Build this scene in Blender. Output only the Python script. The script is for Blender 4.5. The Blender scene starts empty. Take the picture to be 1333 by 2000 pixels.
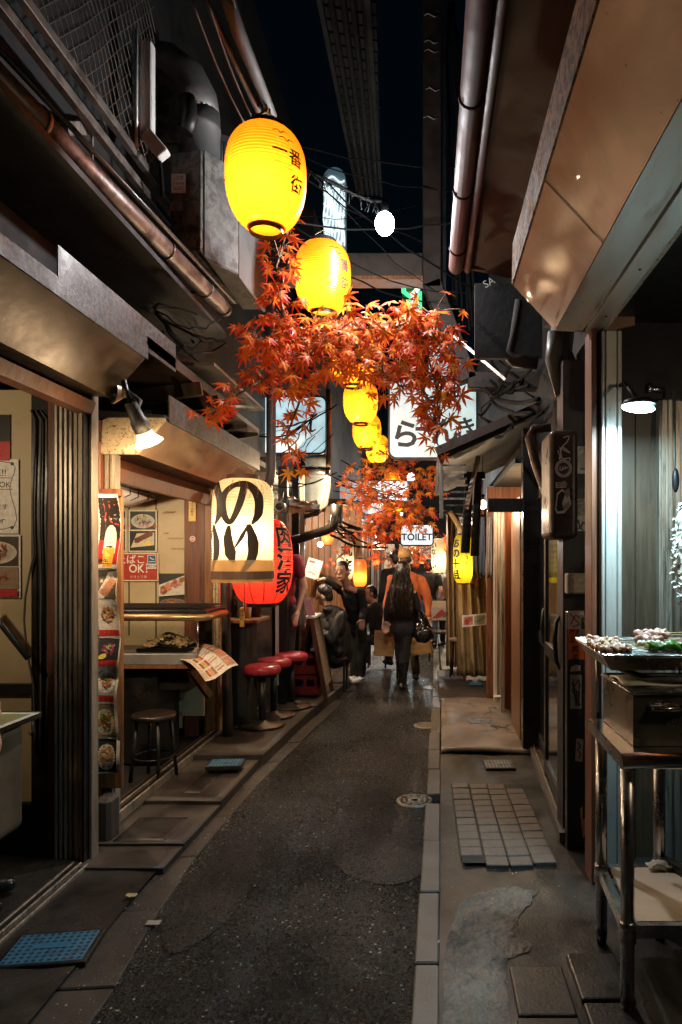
import bpy, bmesh, math, random
from mathutils import Vector, Matrix, noise
SC = bpy.context.scene
COL = SC.collection
R = math.radians
random.seed(7)

# ------------------------------------------------------------------ camera, sky, exposure
F = 1333.3; HC = 1.55; VX = 840.0; VY = 1095.0     # focal length in photo pixels, eye height, vanishing point
cam_d = bpy.data.cameras.new('camera'); cam = bpy.data.objects.new('camera', cam_d); COL.objects.link(cam)
cam.location = (0, 0, HC); cam.rotation_euler = (R(90), 0, 0)
cam_d.sensor_fit = 'VERTICAL'; cam_d.sensor_height = 36; cam_d.sensor_width = 24; cam_d.lens = 24
cam_d.shift_x = -(VX - 666.5) / 2000; cam_d.shift_y = (VY - 1000) / 2000
cam_d.clip_end = 500; cam_d.clip_start = 0.05
SC.camera = cam
W = bpy.data.worlds.new('World'); SC.world = W; W.use_nodes = True
wn = W.node_tree.nodes; wl = W.node_tree.links
bg = wn['Background']
sky = wn.new('ShaderNodeTexSky'); sky.sky_type = 'NISHITA'; sky.sun_disc = False
sky.sun_elevation = R(1.0); sky.sun_rotation = R(140); sky.air_density = 1.2; sky.ozone_density = 3.0; sky.dust_density = 0.3
tint = wn.new('ShaderNodeMix'); tint.data_type = 'RGBA'; tint.blend_type = 'MULTIPLY'; tint.inputs[0].default_value = 1; tint.inputs[7].default_value = (.55, .95, .85, 1)   # city night air: greener than a clear dusk
wl.new(sky.outputs[0], tint.inputs[6]); wl.new(tint.outputs[2], bg.inputs[0]); bg.inputs[1].default_value = 0.007
sd = bpy.data.lights.new('moonlight', 'SUN'); so = bpy.data.objects.new('moonlight', sd); COL.objects.link(so)
sd.energy = 0.01; sd.angle = R(12); sd.color = (.6, .75, 1); so.rotation_euler = (R(40), 0, R(140))
SC.view_settings.view_transform = 'Standard'; SC.view_settings.look = 'None'
SC.view_settings.exposure = -0.35; SC.view_settings.gamma = 1.0
cy = SC.cycles
cy.use_denoising = True; cy.use_adaptive_sampling = True; cy.adaptive_threshold = .025; cy.max_bounces = 5; cy.diffuse_bounces = 3; cy.glossy_bounces = 3
cy.transmission_bounces = 4; cy.transparent_max_bounces = 8; cy.sample_clamp_indirect = 4.0
cy.caustics_reflective = False; cy.caustics_refractive = False; cy.use_light_tree = True
try:
    cy.denoiser = 'OPENIMAGEDENOISE'; cy.denoising_input_passes = 'RGB_ALBEDO_NORMAL'
except Exception: pass

def P(x, y, Y):
    """photo pixel at a depth of Y metres -> world point"""
    return Vector(((x - VX) * Y / F, Y, HC - (y - VY) * Y / F))
def G(x, y, z=0.0):
    """photo pixel on the level z -> world point"""
    return P(x, y, (HC - z) * F / (y - VY))

# ------------------------------------------------------------------ materials
def _n(nt, t, **k):
    n = nt.nodes.new(t)
    for a, b in k.items(): setattr(n, a, b)
    return n
MATS = {}
def mat(name, col=(.5,.5,.5), rough=.6, metal=0., var=.3, scale=6., bump=.15, bscale=70., dirt=None, damt=.5, dscale=3.5,
        dsharp=.12, spec=.5, emit=None, es=0., stretch=None, speck=None, spamt=.6, spscale=120., trans=0., coat=0., rvar=.15, alpha=1., dist=.004, crack=0., crackc=(.01,.009,.008), stain=0.):
    if name in MATS: return MATS[name]
    m = bpy.data.materials.new(name); m.use_nodes = True; MATS[name] = m
    nt = m.node_tree; L = nt.links; b = nt.nodes['Principled BSDF']
    tc = _n(nt, 'ShaderNodeTexCoord'); mp = _n(nt, 'ShaderNodeMapping')
    L.new(tc.outputs['Object'], mp.inputs[0])
    if stretch: mp.inputs['Scale'].default_value = stretch
    nz = _n(nt, 'ShaderNodeTexNoise'); nz.inputs['Scale'].default_value = scale; nz.inputs['Detail'].default_value = 6; nz.inputs['Roughness'].default_value = .65
    L.new(mp.outputs[0], nz.inputs['Vector'])
    mr = _n(nt, 'ShaderNodeMapRange'); mr.inputs[1].default_value = .3; mr.inputs[2].default_value = .7
    mr.inputs[3].default_value = 1 - var; mr.inputs[4].default_value = 1 + var
    L.new(nz.outputs[0], mr.inputs[0])
    mul = _n(nt, 'ShaderNodeMix', data_type='RGBA', blend_type='MULTIPLY'); mul.inputs[0].default_value = 1
    mul.inputs[6].default_value = (*col, 1); L.new(mr.outputs[0], mul.inputs[7])
    out = mul.outputs[2]
    if dirt:
        dz = _n(nt, 'ShaderNodeTexNoise'); dz.inputs['Scale'].default_value = dscale; dz.inputs['Detail'].default_value = 8; dz.inputs['Roughness'].default_value = .7
        L.new(mp.outputs[0], dz.inputs['Vector'])
        dr = _n(nt, 'ShaderNodeMapRange'); th = .62 - .25 * damt
        dr.inputs[1].default_value = th; dr.inputs[2].default_value = th + dsharp
        dr.inputs[3].default_value = 0; dr.inputs[4].default_value = min(1, damt + .3); L.new(dz.outputs[0], dr.inputs[0])
        mx = _n(nt, 'ShaderNodeMix', data_type='RGBA'); L.new(dr.outputs[0], mx.inputs[0]); L.new(out, mx.inputs[6]); mx.inputs[7].default_value = (*dirt, 1)
        out = mx.outputs[2]
    if speck:
        vz = _n(nt, 'ShaderNodeTexNoise'); vz.inputs['Scale'].default_value = spscale; vz.inputs['Detail'].default_value = 2
        L.new(mp.outputs[0], vz.inputs['Vector'])
        vr = _n(nt, 'ShaderNodeMapRange'); th = .78 - .25 * spamt; vr.inputs[1].default_value = th; vr.inputs[2].default_value = th + .04; L.new(vz.outputs[0], vr.inputs[0])
        mx = _n(nt, 'ShaderNodeMix', data_type='RGBA'); L.new(vr.outputs[0], mx.inputs[0]); L.new(out, mx.inputs[6]); mx.inputs[7].default_value = (*speck, 1)
        out = mx.outputs[2]
    if stain:
        sz = _n(nt, 'ShaderNodeTexNoise'); sz.inputs['Scale'].default_value = 1.1; sz.inputs['Detail'].default_value = 9; sz.inputs['Roughness'].default_value = .72; sz.inputs['Distortion'].default_value = .6
        L.new(mp.outputs[0], sz.inputs['Vector']); sr = _n(nt, 'ShaderNodeMapRange'); sr.inputs[1].default_value = .4; sr.inputs[2].default_value = .62; sr.inputs[3].default_value = 1 - stain; sr.inputs[4].default_value = 1.15
        L.new(sz.outputs[0], sr.inputs[0]); mx = _n(nt, 'ShaderNodeMix', data_type='RGBA', blend_type='MULTIPLY'); mx.inputs[0].default_value = 1; L.new(out, mx.inputs[6]); L.new(sr.outputs[0], mx.inputs[7]); out = mx.outputs[2]
    ck = None
    if crack:
        wz = _n(nt, 'ShaderNodeTexNoise'); wz.inputs['Scale'].default_value = 5; wz.inputs['Detail'].default_value = 5; L.new(mp.outputs[0], wz.inputs['Vector'])
        va = _n(nt, 'ShaderNodeVectorMath', operation='SCALE'); va.inputs['Scale'].default_value = .28; L.new(wz.outputs['Color'], va.inputs[0])
        vb = _n(nt, 'ShaderNodeVectorMath', operation='ADD'); L.new(mp.outputs[0], vb.inputs[0]); L.new(va.outputs[0], vb.inputs[1])
        vo = _n(nt, 'ShaderNodeTexVoronoi', feature='DISTANCE_TO_EDGE'); vo.inputs['Scale'].default_value = crack; L.new(vb.outputs[0], vo.inputs['Vector'])
        cr_ = _n(nt, 'ShaderNodeMapRange'); cr_.inputs[1].default_value = .002; cr_.inputs[2].default_value = .012; cr_.inputs[3].default_value = 1; cr_.inputs[4].default_value = 0; L.new(vo.outputs[0], cr_.inputs[0])
        gate = _n(nt, 'ShaderNodeMapRange'); gate.inputs[1].default_value = .46; gate.inputs[2].default_value = .56; L.new(nz.outputs[0], gate.inputs[0])
        cg = _n(nt, 'ShaderNodeMath', operation='MULTIPLY'); L.new(cr_.outputs[0], cg.inputs[0]); L.new(gate.outputs[0], cg.inputs[1]); ck = cg
        mx = _n(nt, 'ShaderNodeMix', data_type='RGBA'); L.new(cg.outputs[0], mx.inputs[0]); L.new(out, mx.inputs[6]); mx.inputs[7].default_value = (*crackc, 1); out = mx.outputs[2]
    L.new(out, b.inputs['Base Color'])
    rr = _n(nt, 'ShaderNodeMapRange'); rr.inputs[1].default_value = .3; rr.inputs[2].default_value = .7
    rr.inputs[3].default_value = max(.03, rough - rvar); rr.inputs[4].default_value = min(1, rough + rvar); L.new(nz.outputs[0], rr.inputs[0]); L.new(rr.outputs[0], b.inputs['Roughness'])
    b.inputs['Metallic'].default_value = metal; b.inputs['Specular IOR Level'].default_value = spec
    b.inputs['Coat Weight'].default_value = coat; b.inputs['Transmission Weight'].default_value = trans; b.inputs['Alpha'].default_value = alpha
    if bump:
        bz = _n(nt, 'ShaderNodeTexNoise'); bz.inputs['Scale'].default_value = bscale; bz.inputs['Detail'].default_value = 4
        L.new(mp.outputs[0], bz.inputs['Vector'])
        bp = _n(nt, 'ShaderNodeBump'); bp.inputs['Strength'].default_value = bump; bp.inputs['Distance'].default_value = dist
        L.new(bz.outputs[0], bp.inputs['Height']); L.new(bp.outputs[0], b.inputs['Normal'])
    if emit: b.inputs['Emission Color'].default_value = (*emit, 1); b.inputs['Emission Strength'].default_value = es
    return m

def lantern_mat(name, col, tw=.75, ribs=0, emis=0.):
    """thin paper or vinyl skin lit from within"""
    if name in MATS: return MATS[name]
    m = bpy.data.materials.new(name); m.use_nodes = True; MATS[name] = m
    nt = m.node_tree; L = nt.links; nt.nodes.remove(nt.nodes['Principled BSDF']); o = nt.nodes['Material Output']
    tr = _n(nt, 'ShaderNodeBsdfTranslucent'); df = _n(nt, 'ShaderNodeBsdfDiffuse'); gl = _n(nt, 'ShaderNodeBsdfGlossy')
    gl.inputs['Roughness'].default_value = .3; gl.inputs['Color'].default_value = (1, 1, 1, 1)
    tc = _n(nt, 'ShaderNodeTexCoord'); nz = _n(nt, 'ShaderNodeTexNoise'); nz.inputs['Scale'].default_value = 9; nz.inputs['Detail'].default_value = 6
    L.new(tc.outputs['Object'], nz.inputs['Vector'])
    mr = _n(nt, 'ShaderNodeMapRange'); mr.inputs[1].default_value = .3; mr.inputs[2].default_value = .7; mr.inputs[3].default_value = .86; mr.inputs[4].default_value = 1.08
    L.new(nz.outputs[0], mr.inputs[0])
    mul = _n(nt, 'ShaderNodeMix', data_type='RGBA', blend_type='MULTIPLY'); mul.inputs[0].default_value = 1; mul.inputs[6].default_value = (*col, 1)
    L.new(mr.outputs[0], mul.inputs[7])
    L.new(mul.outputs[2], tr.inputs[0]); L.new(mul.outputs[2], df.inputs[0])
    a = _n(nt, 'ShaderNodeMixShader'); a.inputs[0].default_value = tw; L.new(df.outputs[0], a.inputs[1]); L.new(tr.outputs[0], a.inputs[2])
    c = _n(nt, 'ShaderNodeMixShader'); c.inputs[0].default_value = .05; L.new(a.outputs[0], c.inputs[1]); L.new(gl.outputs[0], c.inputs[2])
    fin = c
    if emis:
        e = _n(nt, 'ShaderNodeEmission'); L.new(mul.outputs[2], e.inputs[0]); e.inputs[1].default_value = emis
        ad = _n(nt, 'ShaderNodeAddShader'); L.new(c.outputs[0], ad.inputs[0]); L.new(e.outputs[0], ad.inputs[1]); fin = ad
    L.new(fin.outputs[0], o.inputs[0])
    return m

def emit_mat(name, col, s):
    if name in MATS: return MATS[name]
    m = bpy.data.materials.new(name); m.use_nodes = True; MATS[name] = m
    nt = m.node_tree; b = nt.nodes['Principled BSDF']; b.inputs['Base Color'].default_value = (.8, .8, .8, 1); b.inputs['Roughness'].default_value = .4
    b.inputs['Emission Color'].default_value = (*col, 1); b.inputs['Emission Strength'].default_value = s
    return m

def acrylic_mat(name, col, s):
    """back-lit sign acrylic, grime and uneven tube light put into the glow"""
    if name in MATS: return MATS[name]
    m = emit_mat(name, col, s); nt = m.node_tree; L = nt.links; b = nt.nodes['Principled BSDF']
    tc = _n(nt, 'ShaderNodeTexCoord'); nz = _n(nt, 'ShaderNodeTexNoise'); nz.inputs['Scale'].default_value = 7; nz.inputs['Detail'].default_value = 10; nz.inputs['Roughness'].default_value = .75
    L.new(tc.outputs['Object'], nz.inputs['Vector']); mr = _n(nt, 'ShaderNodeMapRange'); mr.inputs[1].default_value = .35; mr.inputs[2].default_value = .55; mr.inputs[3].default_value = s*.55; mr.inputs[4].default_value = s*1.05
    L.new(nz.outputs[0], mr.inputs[0]); L.new(mr.outputs[0], b.inputs['Emission Strength']); return m

def thin_glass(name, col=(.9,.9,.88), refl=.12, rough=.05):
    if name in MATS: return MATS[name]
    m = bpy.data.materials.new(name); m.use_nodes = True; MATS[name] = m
    nt = m.node_tree; L = nt.links; nt.nodes.remove(nt.nodes['Principled BSDF'])
    a = _n(nt, 'ShaderNodeBsdfTransparent'); a.inputs[0].default_value = (*col, 1); g = _n(nt, 'ShaderNodeBsdfGlossy'); g.inputs['Roughness'].default_value = rough
    fr = _n(nt, 'ShaderNodeLayerWeight'); fr.inputs[0].default_value = refl; mx = _n(nt, 'ShaderNodeMixShader')
    L.new(fr.outputs['Fresnel'], mx.inputs[0]); L.new(a.outputs[0], mx.inputs[1]); L.new(g.outputs[0], mx.inputs[2]); L.new(mx.outputs[0], nt.nodes['Material Output'].inputs[0]); return m

def print_mat(name='printed_sheet', rough=.45, emis=0.):
    """flat print: face colours with a little paper grain"""
    if name in MATS: return MATS[name]
    m = bpy.data.materials.new(name); m.use_nodes = True; MATS[name] = m
    nt = m.node_tree; L = nt.links; b = nt.nodes['Principled BSDF']
    at = _n(nt, 'ShaderNodeVertexColor'); at.layer_name = 'ink'
    tc = _n(nt, 'ShaderNodeTexCoord'); nz = _n(nt, 'ShaderNodeTexNoise'); nz.inputs['Scale'].default_value = 45; nz.inputs['Detail'].default_value = 5
    L.new(tc.outputs['Object'], nz.inputs['Vector'])
    mr = _n(nt, 'ShaderNodeMapRange'); mr.inputs[1].default_value = .3; mr.inputs[2].default_value = .7; mr.inputs[3].default_value = .78; mr.inputs[4].default_value = 1.12
    L.new(nz.outputs[0], mr.inputs[0])
    mul = _n(nt, 'ShaderNodeMix', data_type='RGBA', blend_type='MULTIPLY'); mul.inputs[0].default_value = 1
    L.new(at.outputs[0], mul.inputs[6]); L.new(mr.outputs[0], mul.inputs[7]); L.new(mul.outputs[2], b.inputs['Base Color'])
    b.inputs['Roughness'].default_value = rough
    if emis: L.new(mul.outputs[2], b.inputs['Emission Color']); b.inputs['Emission Strength'].default_value = emis
    return m

# ------------------------------------------------------------------ mesh building
WLOC = {}
def wloc(o): return WLOC.get(o.name, Vector((0, 0, 0))) if o else Vector((0, 0, 0))
def tag(o, label=None, cat=None, group=None, kind=None):
    if label: o['label'] = label
    if cat: o['category'] = cat
    if group: o['group'] = group
    if kind: o['kind'] = kind
    return o
def thing(name, label, cat, loc, group=None):
    o = bpy.data.objects.new(name, None); COL.objects.link(o); o.location = loc; o.empty_display_size = .1
    WLOC[o.name] = Vector(loc); return tag(o, label, cat, group)

class MB:
    def __init__(s): s.v = []; s.f = []; s.mi = []; s.sm = []; s.ink = []; s.cm = 0; s.cc = (1, 1, 1)
    def add(s, vs, fs, smooth=False):
        k = len(s.v); s.v += [Vector(p) for p in vs]
        for f in fs:
            s.f.append([i + k for i in f]); s.mi.append(s.cm); s.sm.append(smooth); s.ink.append(s.cc)
        return s
    def box(s, x0, x1, y0, y1, z0, z1):
        return s.add([(x0,y0,z0),(x1,y0,z0),(x1,y1,z0),(x0,y1,z0),(x0,y0,z1),(x1,y0,z1),(x1,y1,z1),(x0,y1,z1)],
                     [(0,3,2,1),(4,5,6,7),(0,1,5,4),(1,2,6,5),(2,3,7,6),(3,0,4,7)])
    def obox(s, c, sz, rot=None):
        h = Vector(sz) / 2; q = rot.to_matrix() if hasattr(rot, 'to_matrix') else (rot or Matrix.Identity(3)); c = Vector(c)
        vs = [c + q @ Vector((a*h.x, b*h.y, d*h.z)) for d in (-1,1) for a, b in ((-1,-1),(1,-1),(1,1),(-1,1))]
        return s.add(vs, [(0,3,2,1),(4,5,6,7),(0,1,5,4),(1,2,6,5),(2,3,7,6),(3,0,4,7)])
    def beam(s, a, b, w, h, up=(0,0,1)):
        a = Vector(a); b = Vector(b); d = (b - a); u = Vector(up); x = d.cross(u)
        if x.length < 1e-5: x = d.cross(Vector((1,0,0)))
        x.normalize(); z = x.cross(d).normalized()
        vs = [p + x*sx*w/2 + z*sz*h/2 for p in (a, b) for sx, sz in ((-1,-1),(1,-1),(1,1),(-1,1))]
        return s.add(vs, [(0,1,2,3),(7,6,5,4),(0,4,5,1),(1,5,6,2),(2,6,7,3),(3,7,4,0)])
    def tube(s, pts, r, n=8, caps=True, flat=1.0, closed=False):
        pts = [Vector(p) for p in pts]; m = len(pts); rs = r if isinstance(r, (list, tuple)) else [r]*m
        vs = []; prev = None
        for i, p in enumerate(pts):
            if closed: t = pts[(i+1) % m] - pts[i-1]
            else: t = (pts[min(i+1, m-1)] - pts[max(i-1, 0)])
            if t.length < 1e-9: t = Vector((0,0,1))
            t.normalize()
            if prev is None:
                u = Vector((0,0,1)) if abs(t.z) < .9 else Vector((1,0,0))
                x = t.cross(u).normalized()
            else:
                x = (prev - t * prev.dot(t))
                x = x.normalized() if x.length > 1e-6 else t.orthogonal().normalized()
            prev = x; y = t.cross(x)
            for k in range(n):
                a = 2*math.pi*k/n; vs.append(p + (x*math.cos(a) + y*math.sin(a)*flat)*rs[i])
        fs = []
        for i in range(m if closed else m-1):
            j = (i+1) % m
            for k in range(n): fs.append((i*n+k, i*n+(k+1)%n, j*n+(k+1)%n, j*n+k))
        k0 = len(s.v); s.add(vs, fs, True)
        if caps and not closed: s.add([], []); s._caps(k0, n, m)
        return s
    def _caps(s, k0, n, m):
        for ring, rev in ((0, True), (m-1, False)):
            f = [k0 + ring*n + k for k in range(n)]
            if rev: f.reverse()
            s.f.append(f); s.mi.append(s.cm); s.sm.append(False); s.ink.append(s.cc)
    def lathe(s, prof, n=24, c=(0,0,0), smooth=True, caps=True):
        c = Vector(c); vs = []; m = len(prof)
        for r, z in prof:
            for k in range(n): a = 2*math.pi*k/n; vs.append(c + Vector((r*math.cos(a), r*math.sin(a), z)))
        fs = [(i*n+k, i*n+(k+1)%n, (i+1)*n+(k+1)%n, (i+1)*n+k) for i in range(m-1) for k in range(n)]
        k0 = len(s.v); s.add(vs, fs, smooth)
        if caps: s._caps(k0, n, m)
        return s
    def disc(s, c, r, n=24, up=True):
        c = Vector(c); return s.add([c + Vector((r*math.cos(2*math.pi*k/n), r*math.sin(2*math.pi*k/n), 0)) for k in range(n)], [list(range(n))])
    def prismY(s, prof, y0, y1):
        n = len(prof); vs = [(x, y0, z) for x, z in prof] + [(x, y1, z) for x, z in prof]
        return s.add(vs, [list(range(n)), list(range(2*n-1, n-1, -1))] + [(i, i+n, (i+1)%n+n, (i+1)%n) for i in range(n)])
    def prismZ(s, prof, z0, z1):
        n = len(prof); vs = [(x, y, z0) for x, y in prof] + [(x, y, z1) for x, y in prof]
        return s.add(vs, [list(range(n-1, -1, -1)), list(range(n, 2*n))] + [(i, (i+1)%n, (i+1)%n+n, i+n) for i in range(n)])
    def ell(s, c, r, n=10, m=7, rot=None):
        c = Vector(c); r = Vector((r, r, r)) if not hasattr(r, '__len__') else Vector(r)
        vs = [Vector((0,0,-1))]; q = rot.to_matrix() if rot else Matrix.Identity(3)
        for i in range(1, m):
            t = -math.pi/2 + math.pi*i/m
            for k in range(n): a = 2*math.pi*k/n; vs.append(Vector((math.cos(t)*math.cos(a), math.cos(t)*math.sin(a), math.sin(t))))
        vs.append(Vector((0,0,1)))
        vs = [c + q @ Vector((p.x*r.x, p.y*r.y, p.z*r.z)) for p in vs]
        fs = [(0, 1+(k+1)%n, 1+k) for k in range(n)]
        for i in range(m-2):
            for k in range(n): fs.append((1+i*n+k, 1+i*n+(k+1)%n, 1+(i+1)*n+(k+1)%n, 1+(i+1)*n+k))
        t = len(vs)-1; fs += [(t, 1+(m-2)*n+k, 1+(m-2)*n+(k+1)%n) for k in range(n)]
        return s.add(vs, fs, True)
    def cap(s, a, b, ra, rb, n=10):
        """closed tapered capsule"""
        a = Vector(a); b = Vector(b); d = b - a; L = d.length
        d = d.normalized() if L > 1e-6 else Vector((0,0,1)); pts = []; rs = []
        for t in (-.98, -.8, -.45, 0): pts.append(a + d*ra*t); rs.append(ra*math.sqrt(1-t*t))
        for t in (0, .45, .8, .98): pts.append(b + d*rb*t); rs.append(rb*math.sqrt(1-t*t))
        return s.tube(pts, rs, n)
    def sheet(s, fn, nu, nv, smooth=True, flip=False):
        vs = [fn(i/nu, j/nv) for j in range(nv+1) for i in range(nu+1)]
        fs = []
        for j in range(nv):
            for i in range(nu):
                q = (j*(nu+1)+i, j*(nu+1)+i+1, (j+1)*(nu+1)+i+1, (j+1)*(nu+1)+i); fs.append(q[::-1] if flip else q)
        return s.add(vs, fs, smooth)
    def mesh(s, name, off=Vector((0,0,0)), bevel=0, seg=1):
        me = bpy.data.meshes.new(name)
        me.from_pydata([v - off for v in s.v], [], s.f)
        me.polygons.foreach_set('material_index', s.mi); me.polygons.foreach_set('use_smooth', s.sm)
        if any(c != (1,1,1) for c in s.ink):
            ca = me.color_attributes.new('ink', 'FLOAT_COLOR', 'CORNER')
            buf = []
            for p, c in zip(me.polygons, s.ink): buf += [c[0], c[1], c[2], 1.0] * p.loop_total
            ca.data.foreach_set('color', buf)
        if bevel:
            bm = bmesh.new(); bm.from_mesh(me)
            ed = [e for e in bm.edges if len(e.link_faces) == 2 and e.calc_face_angle(0) > .6]
            bmesh.ops.bevel(bm, geom=ed, offset=bevel, segments=seg, profile=.5, affect='EDGES', clamp_overlap=True)
            bm.to_mesh(me); bm.free()
        me.validate(); me.update(); return me
    def build(s, name, m, parent=None, origin=None, bevel=0, seg=1, solid=0):
        if origin is None:
            if parent: origin = wloc(parent)
            else:
                xs = [v.x for v in s.v]; ys = [v.y for v in s.v]; zs = [v.z for v in s.v]
                origin = Vector(((min(xs)+max(xs))/2, (min(ys)+max(ys))/2, min(zs)))
        origin = Vector(origin)
        me = s.mesh(name, origin, bevel, seg)
        for x in (m if isinstance(m, (list, tuple)) else [m]): me.materials.append(x)
        o = bpy.data.objects.new(name, me); COL.objects.link(o)
        if parent: o.parent = parent
        o.location = origin - wloc(parent); WLOC[o.name] = origin
        if solid:
            md = o.modifiers.new('thickness', 'SOLIDIFY'); md.thickness = solid
        return o
def struct(o): o['kind'] = 'structure'; return o
def copy_tree(o, loc=None, parent=None, rz=None, label=None):
    c = o.copy(); COL.objects.link(c); c.parent = parent
    if loc is not None: c.location = loc; WLOC[c.name] = Vector(loc)
    if rz is not None: c.rotation_euler.z = rz
    if label: c['label'] = label
    for ch in list(o.children): copy_tree(ch, None, c)
    return c
def point(name, loc, w, col, r=.03, parent=None):
    d = bpy.data.lights.new(name, 'POINT'); d.energy = w; d.color = col; d.shadow_soft_size = r
    o = bpy.data.objects.new(name, d); COL.objects.link(o); o.location = Vector(loc) - wloc(parent)
    if parent: o.parent = parent
    return o
def spot(name, loc, to, w, col, ang=80, blend=.5, r=.04, parent=None):
    d = bpy.data.lights.new(name, 'SPOT'); d.energy = w; d.color = col; d.shadow_soft_size = r; d.spot_size = R(ang); d.spot_blend = blend
    o = bpy.data.objects.new(name, d); COL.objects.link(o); o.location = Vector(loc) - wloc(parent)
    o.rotation_euler = (Vector(to) - Vector(loc)).to_track_quat('-Z', 'Y').to_euler()
    if parent: o.parent = parent
    return o

# ------------------------------------------------------------------ lettering and flat print
_TX = {}
def glyph(text, bold=0.0):
    """flat lettering, height about 1, centred: (verts2d, faces)"""
    k = (text, bold)
    if k in _TX: return _TX[k]
    cu = bpy.data.curves.new('t', 'FONT'); cu.body = text; cu.size = 1; cu.offset = bold; cu.align_x = 'CENTER'; cu.align_y = 'CENTER'; cu.resolution_u = 3
    o = bpy.data.objects.new('t', cu); COL.objects.link(o)
    dg = bpy.context.evaluated_depsgraph_get(); me = bpy.data.meshes.new_from_object(o.evaluated_get(dg))
    vs = [(v.co.x, v.co.y) for v in me.vertices]; fs = [list(p.vertices) for p in me.polygons]
    if vs:
        cx = (min(a for a, b in vs) + max(a for a, b in vs))/2; cyy = (min(b for a, b in vs) + max(b for a, b in vs))/2
        vs = [(a-cx, b-cyy) for a, b in vs]
    bpy.data.objects.remove(o); bpy.data.curves.remove(cu); bpy.data.meshes.remove(me)
    _TX[k] = (vs, fs); return _TX[k]
def stroke(pts, ws, sub=6):
    """brush stroke: spline through pts with widths ws -> (verts2d, faces)"""
    q = []; n = len(pts)
    for i in range(n-1):
        p0 = pts[max(i-1,0)]; p1 = pts[i]; p2 = pts[i+1]; p3 = pts[min(i+2,n-1)]
        for k in range(sub):
            t = k/sub; f = lambda a,b,c,d: .5*((2*b)+(-a+c)*t+(2*a-5*b+4*c-d)*t*t+(-a+3*b-3*c+d)*t*t*t)
            q.append((f(p0[0],p1[0],p2[0],p3[0]), f(p0[1],p1[1],p2[1],p3[1]), ws[i]+(ws[i+1]-ws[i])*t))
    q.append((*pts[-1], ws[-1])); vs = []; fs = []
    for i, (x, y, w) in enumerate(q):
        a = q[max(i-1,0)]; b = q[min(i+1,len(q)-1)]; dx, dy = b[0]-a[0], b[1]-a[1]; l = math.hypot(dx,dy) or 1
        vs += [(x-dy/l*w/2, y+dx/l*w/2), (x+dy/l*w/2, y-dx/l*w/2)]
        if i: fs.append((2*i-2, 2*i-1, 2*i+1, 2*i))
    return vs, fs
def refine(vs, fs, maxlen):
    bm = bmesh.new(); bv = [bm.verts.new((x, y, 0)) for x, y in vs]
    for f in fs:
        try: bm.faces.new([bv[i] for i in f])
        except ValueError: pass
    bmesh.ops.triangulate(bm, faces=bm.faces[:])
    for _ in range(4):
        ed = [e for e in bm.edges if e.calc_length() > maxlen]
        if not ed: break
        bmesh.ops.subdivide_edges(bm, edges=ed, cuts=1); bmesh.ops.triangulate(bm, faces=bm.faces[:])
    bm.verts.index_update(); r = ([(v.co.x, v.co.y) for v in bm.verts], [[v.index for v in f.verts] for f in bm.faces]); bm.free(); return r

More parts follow.
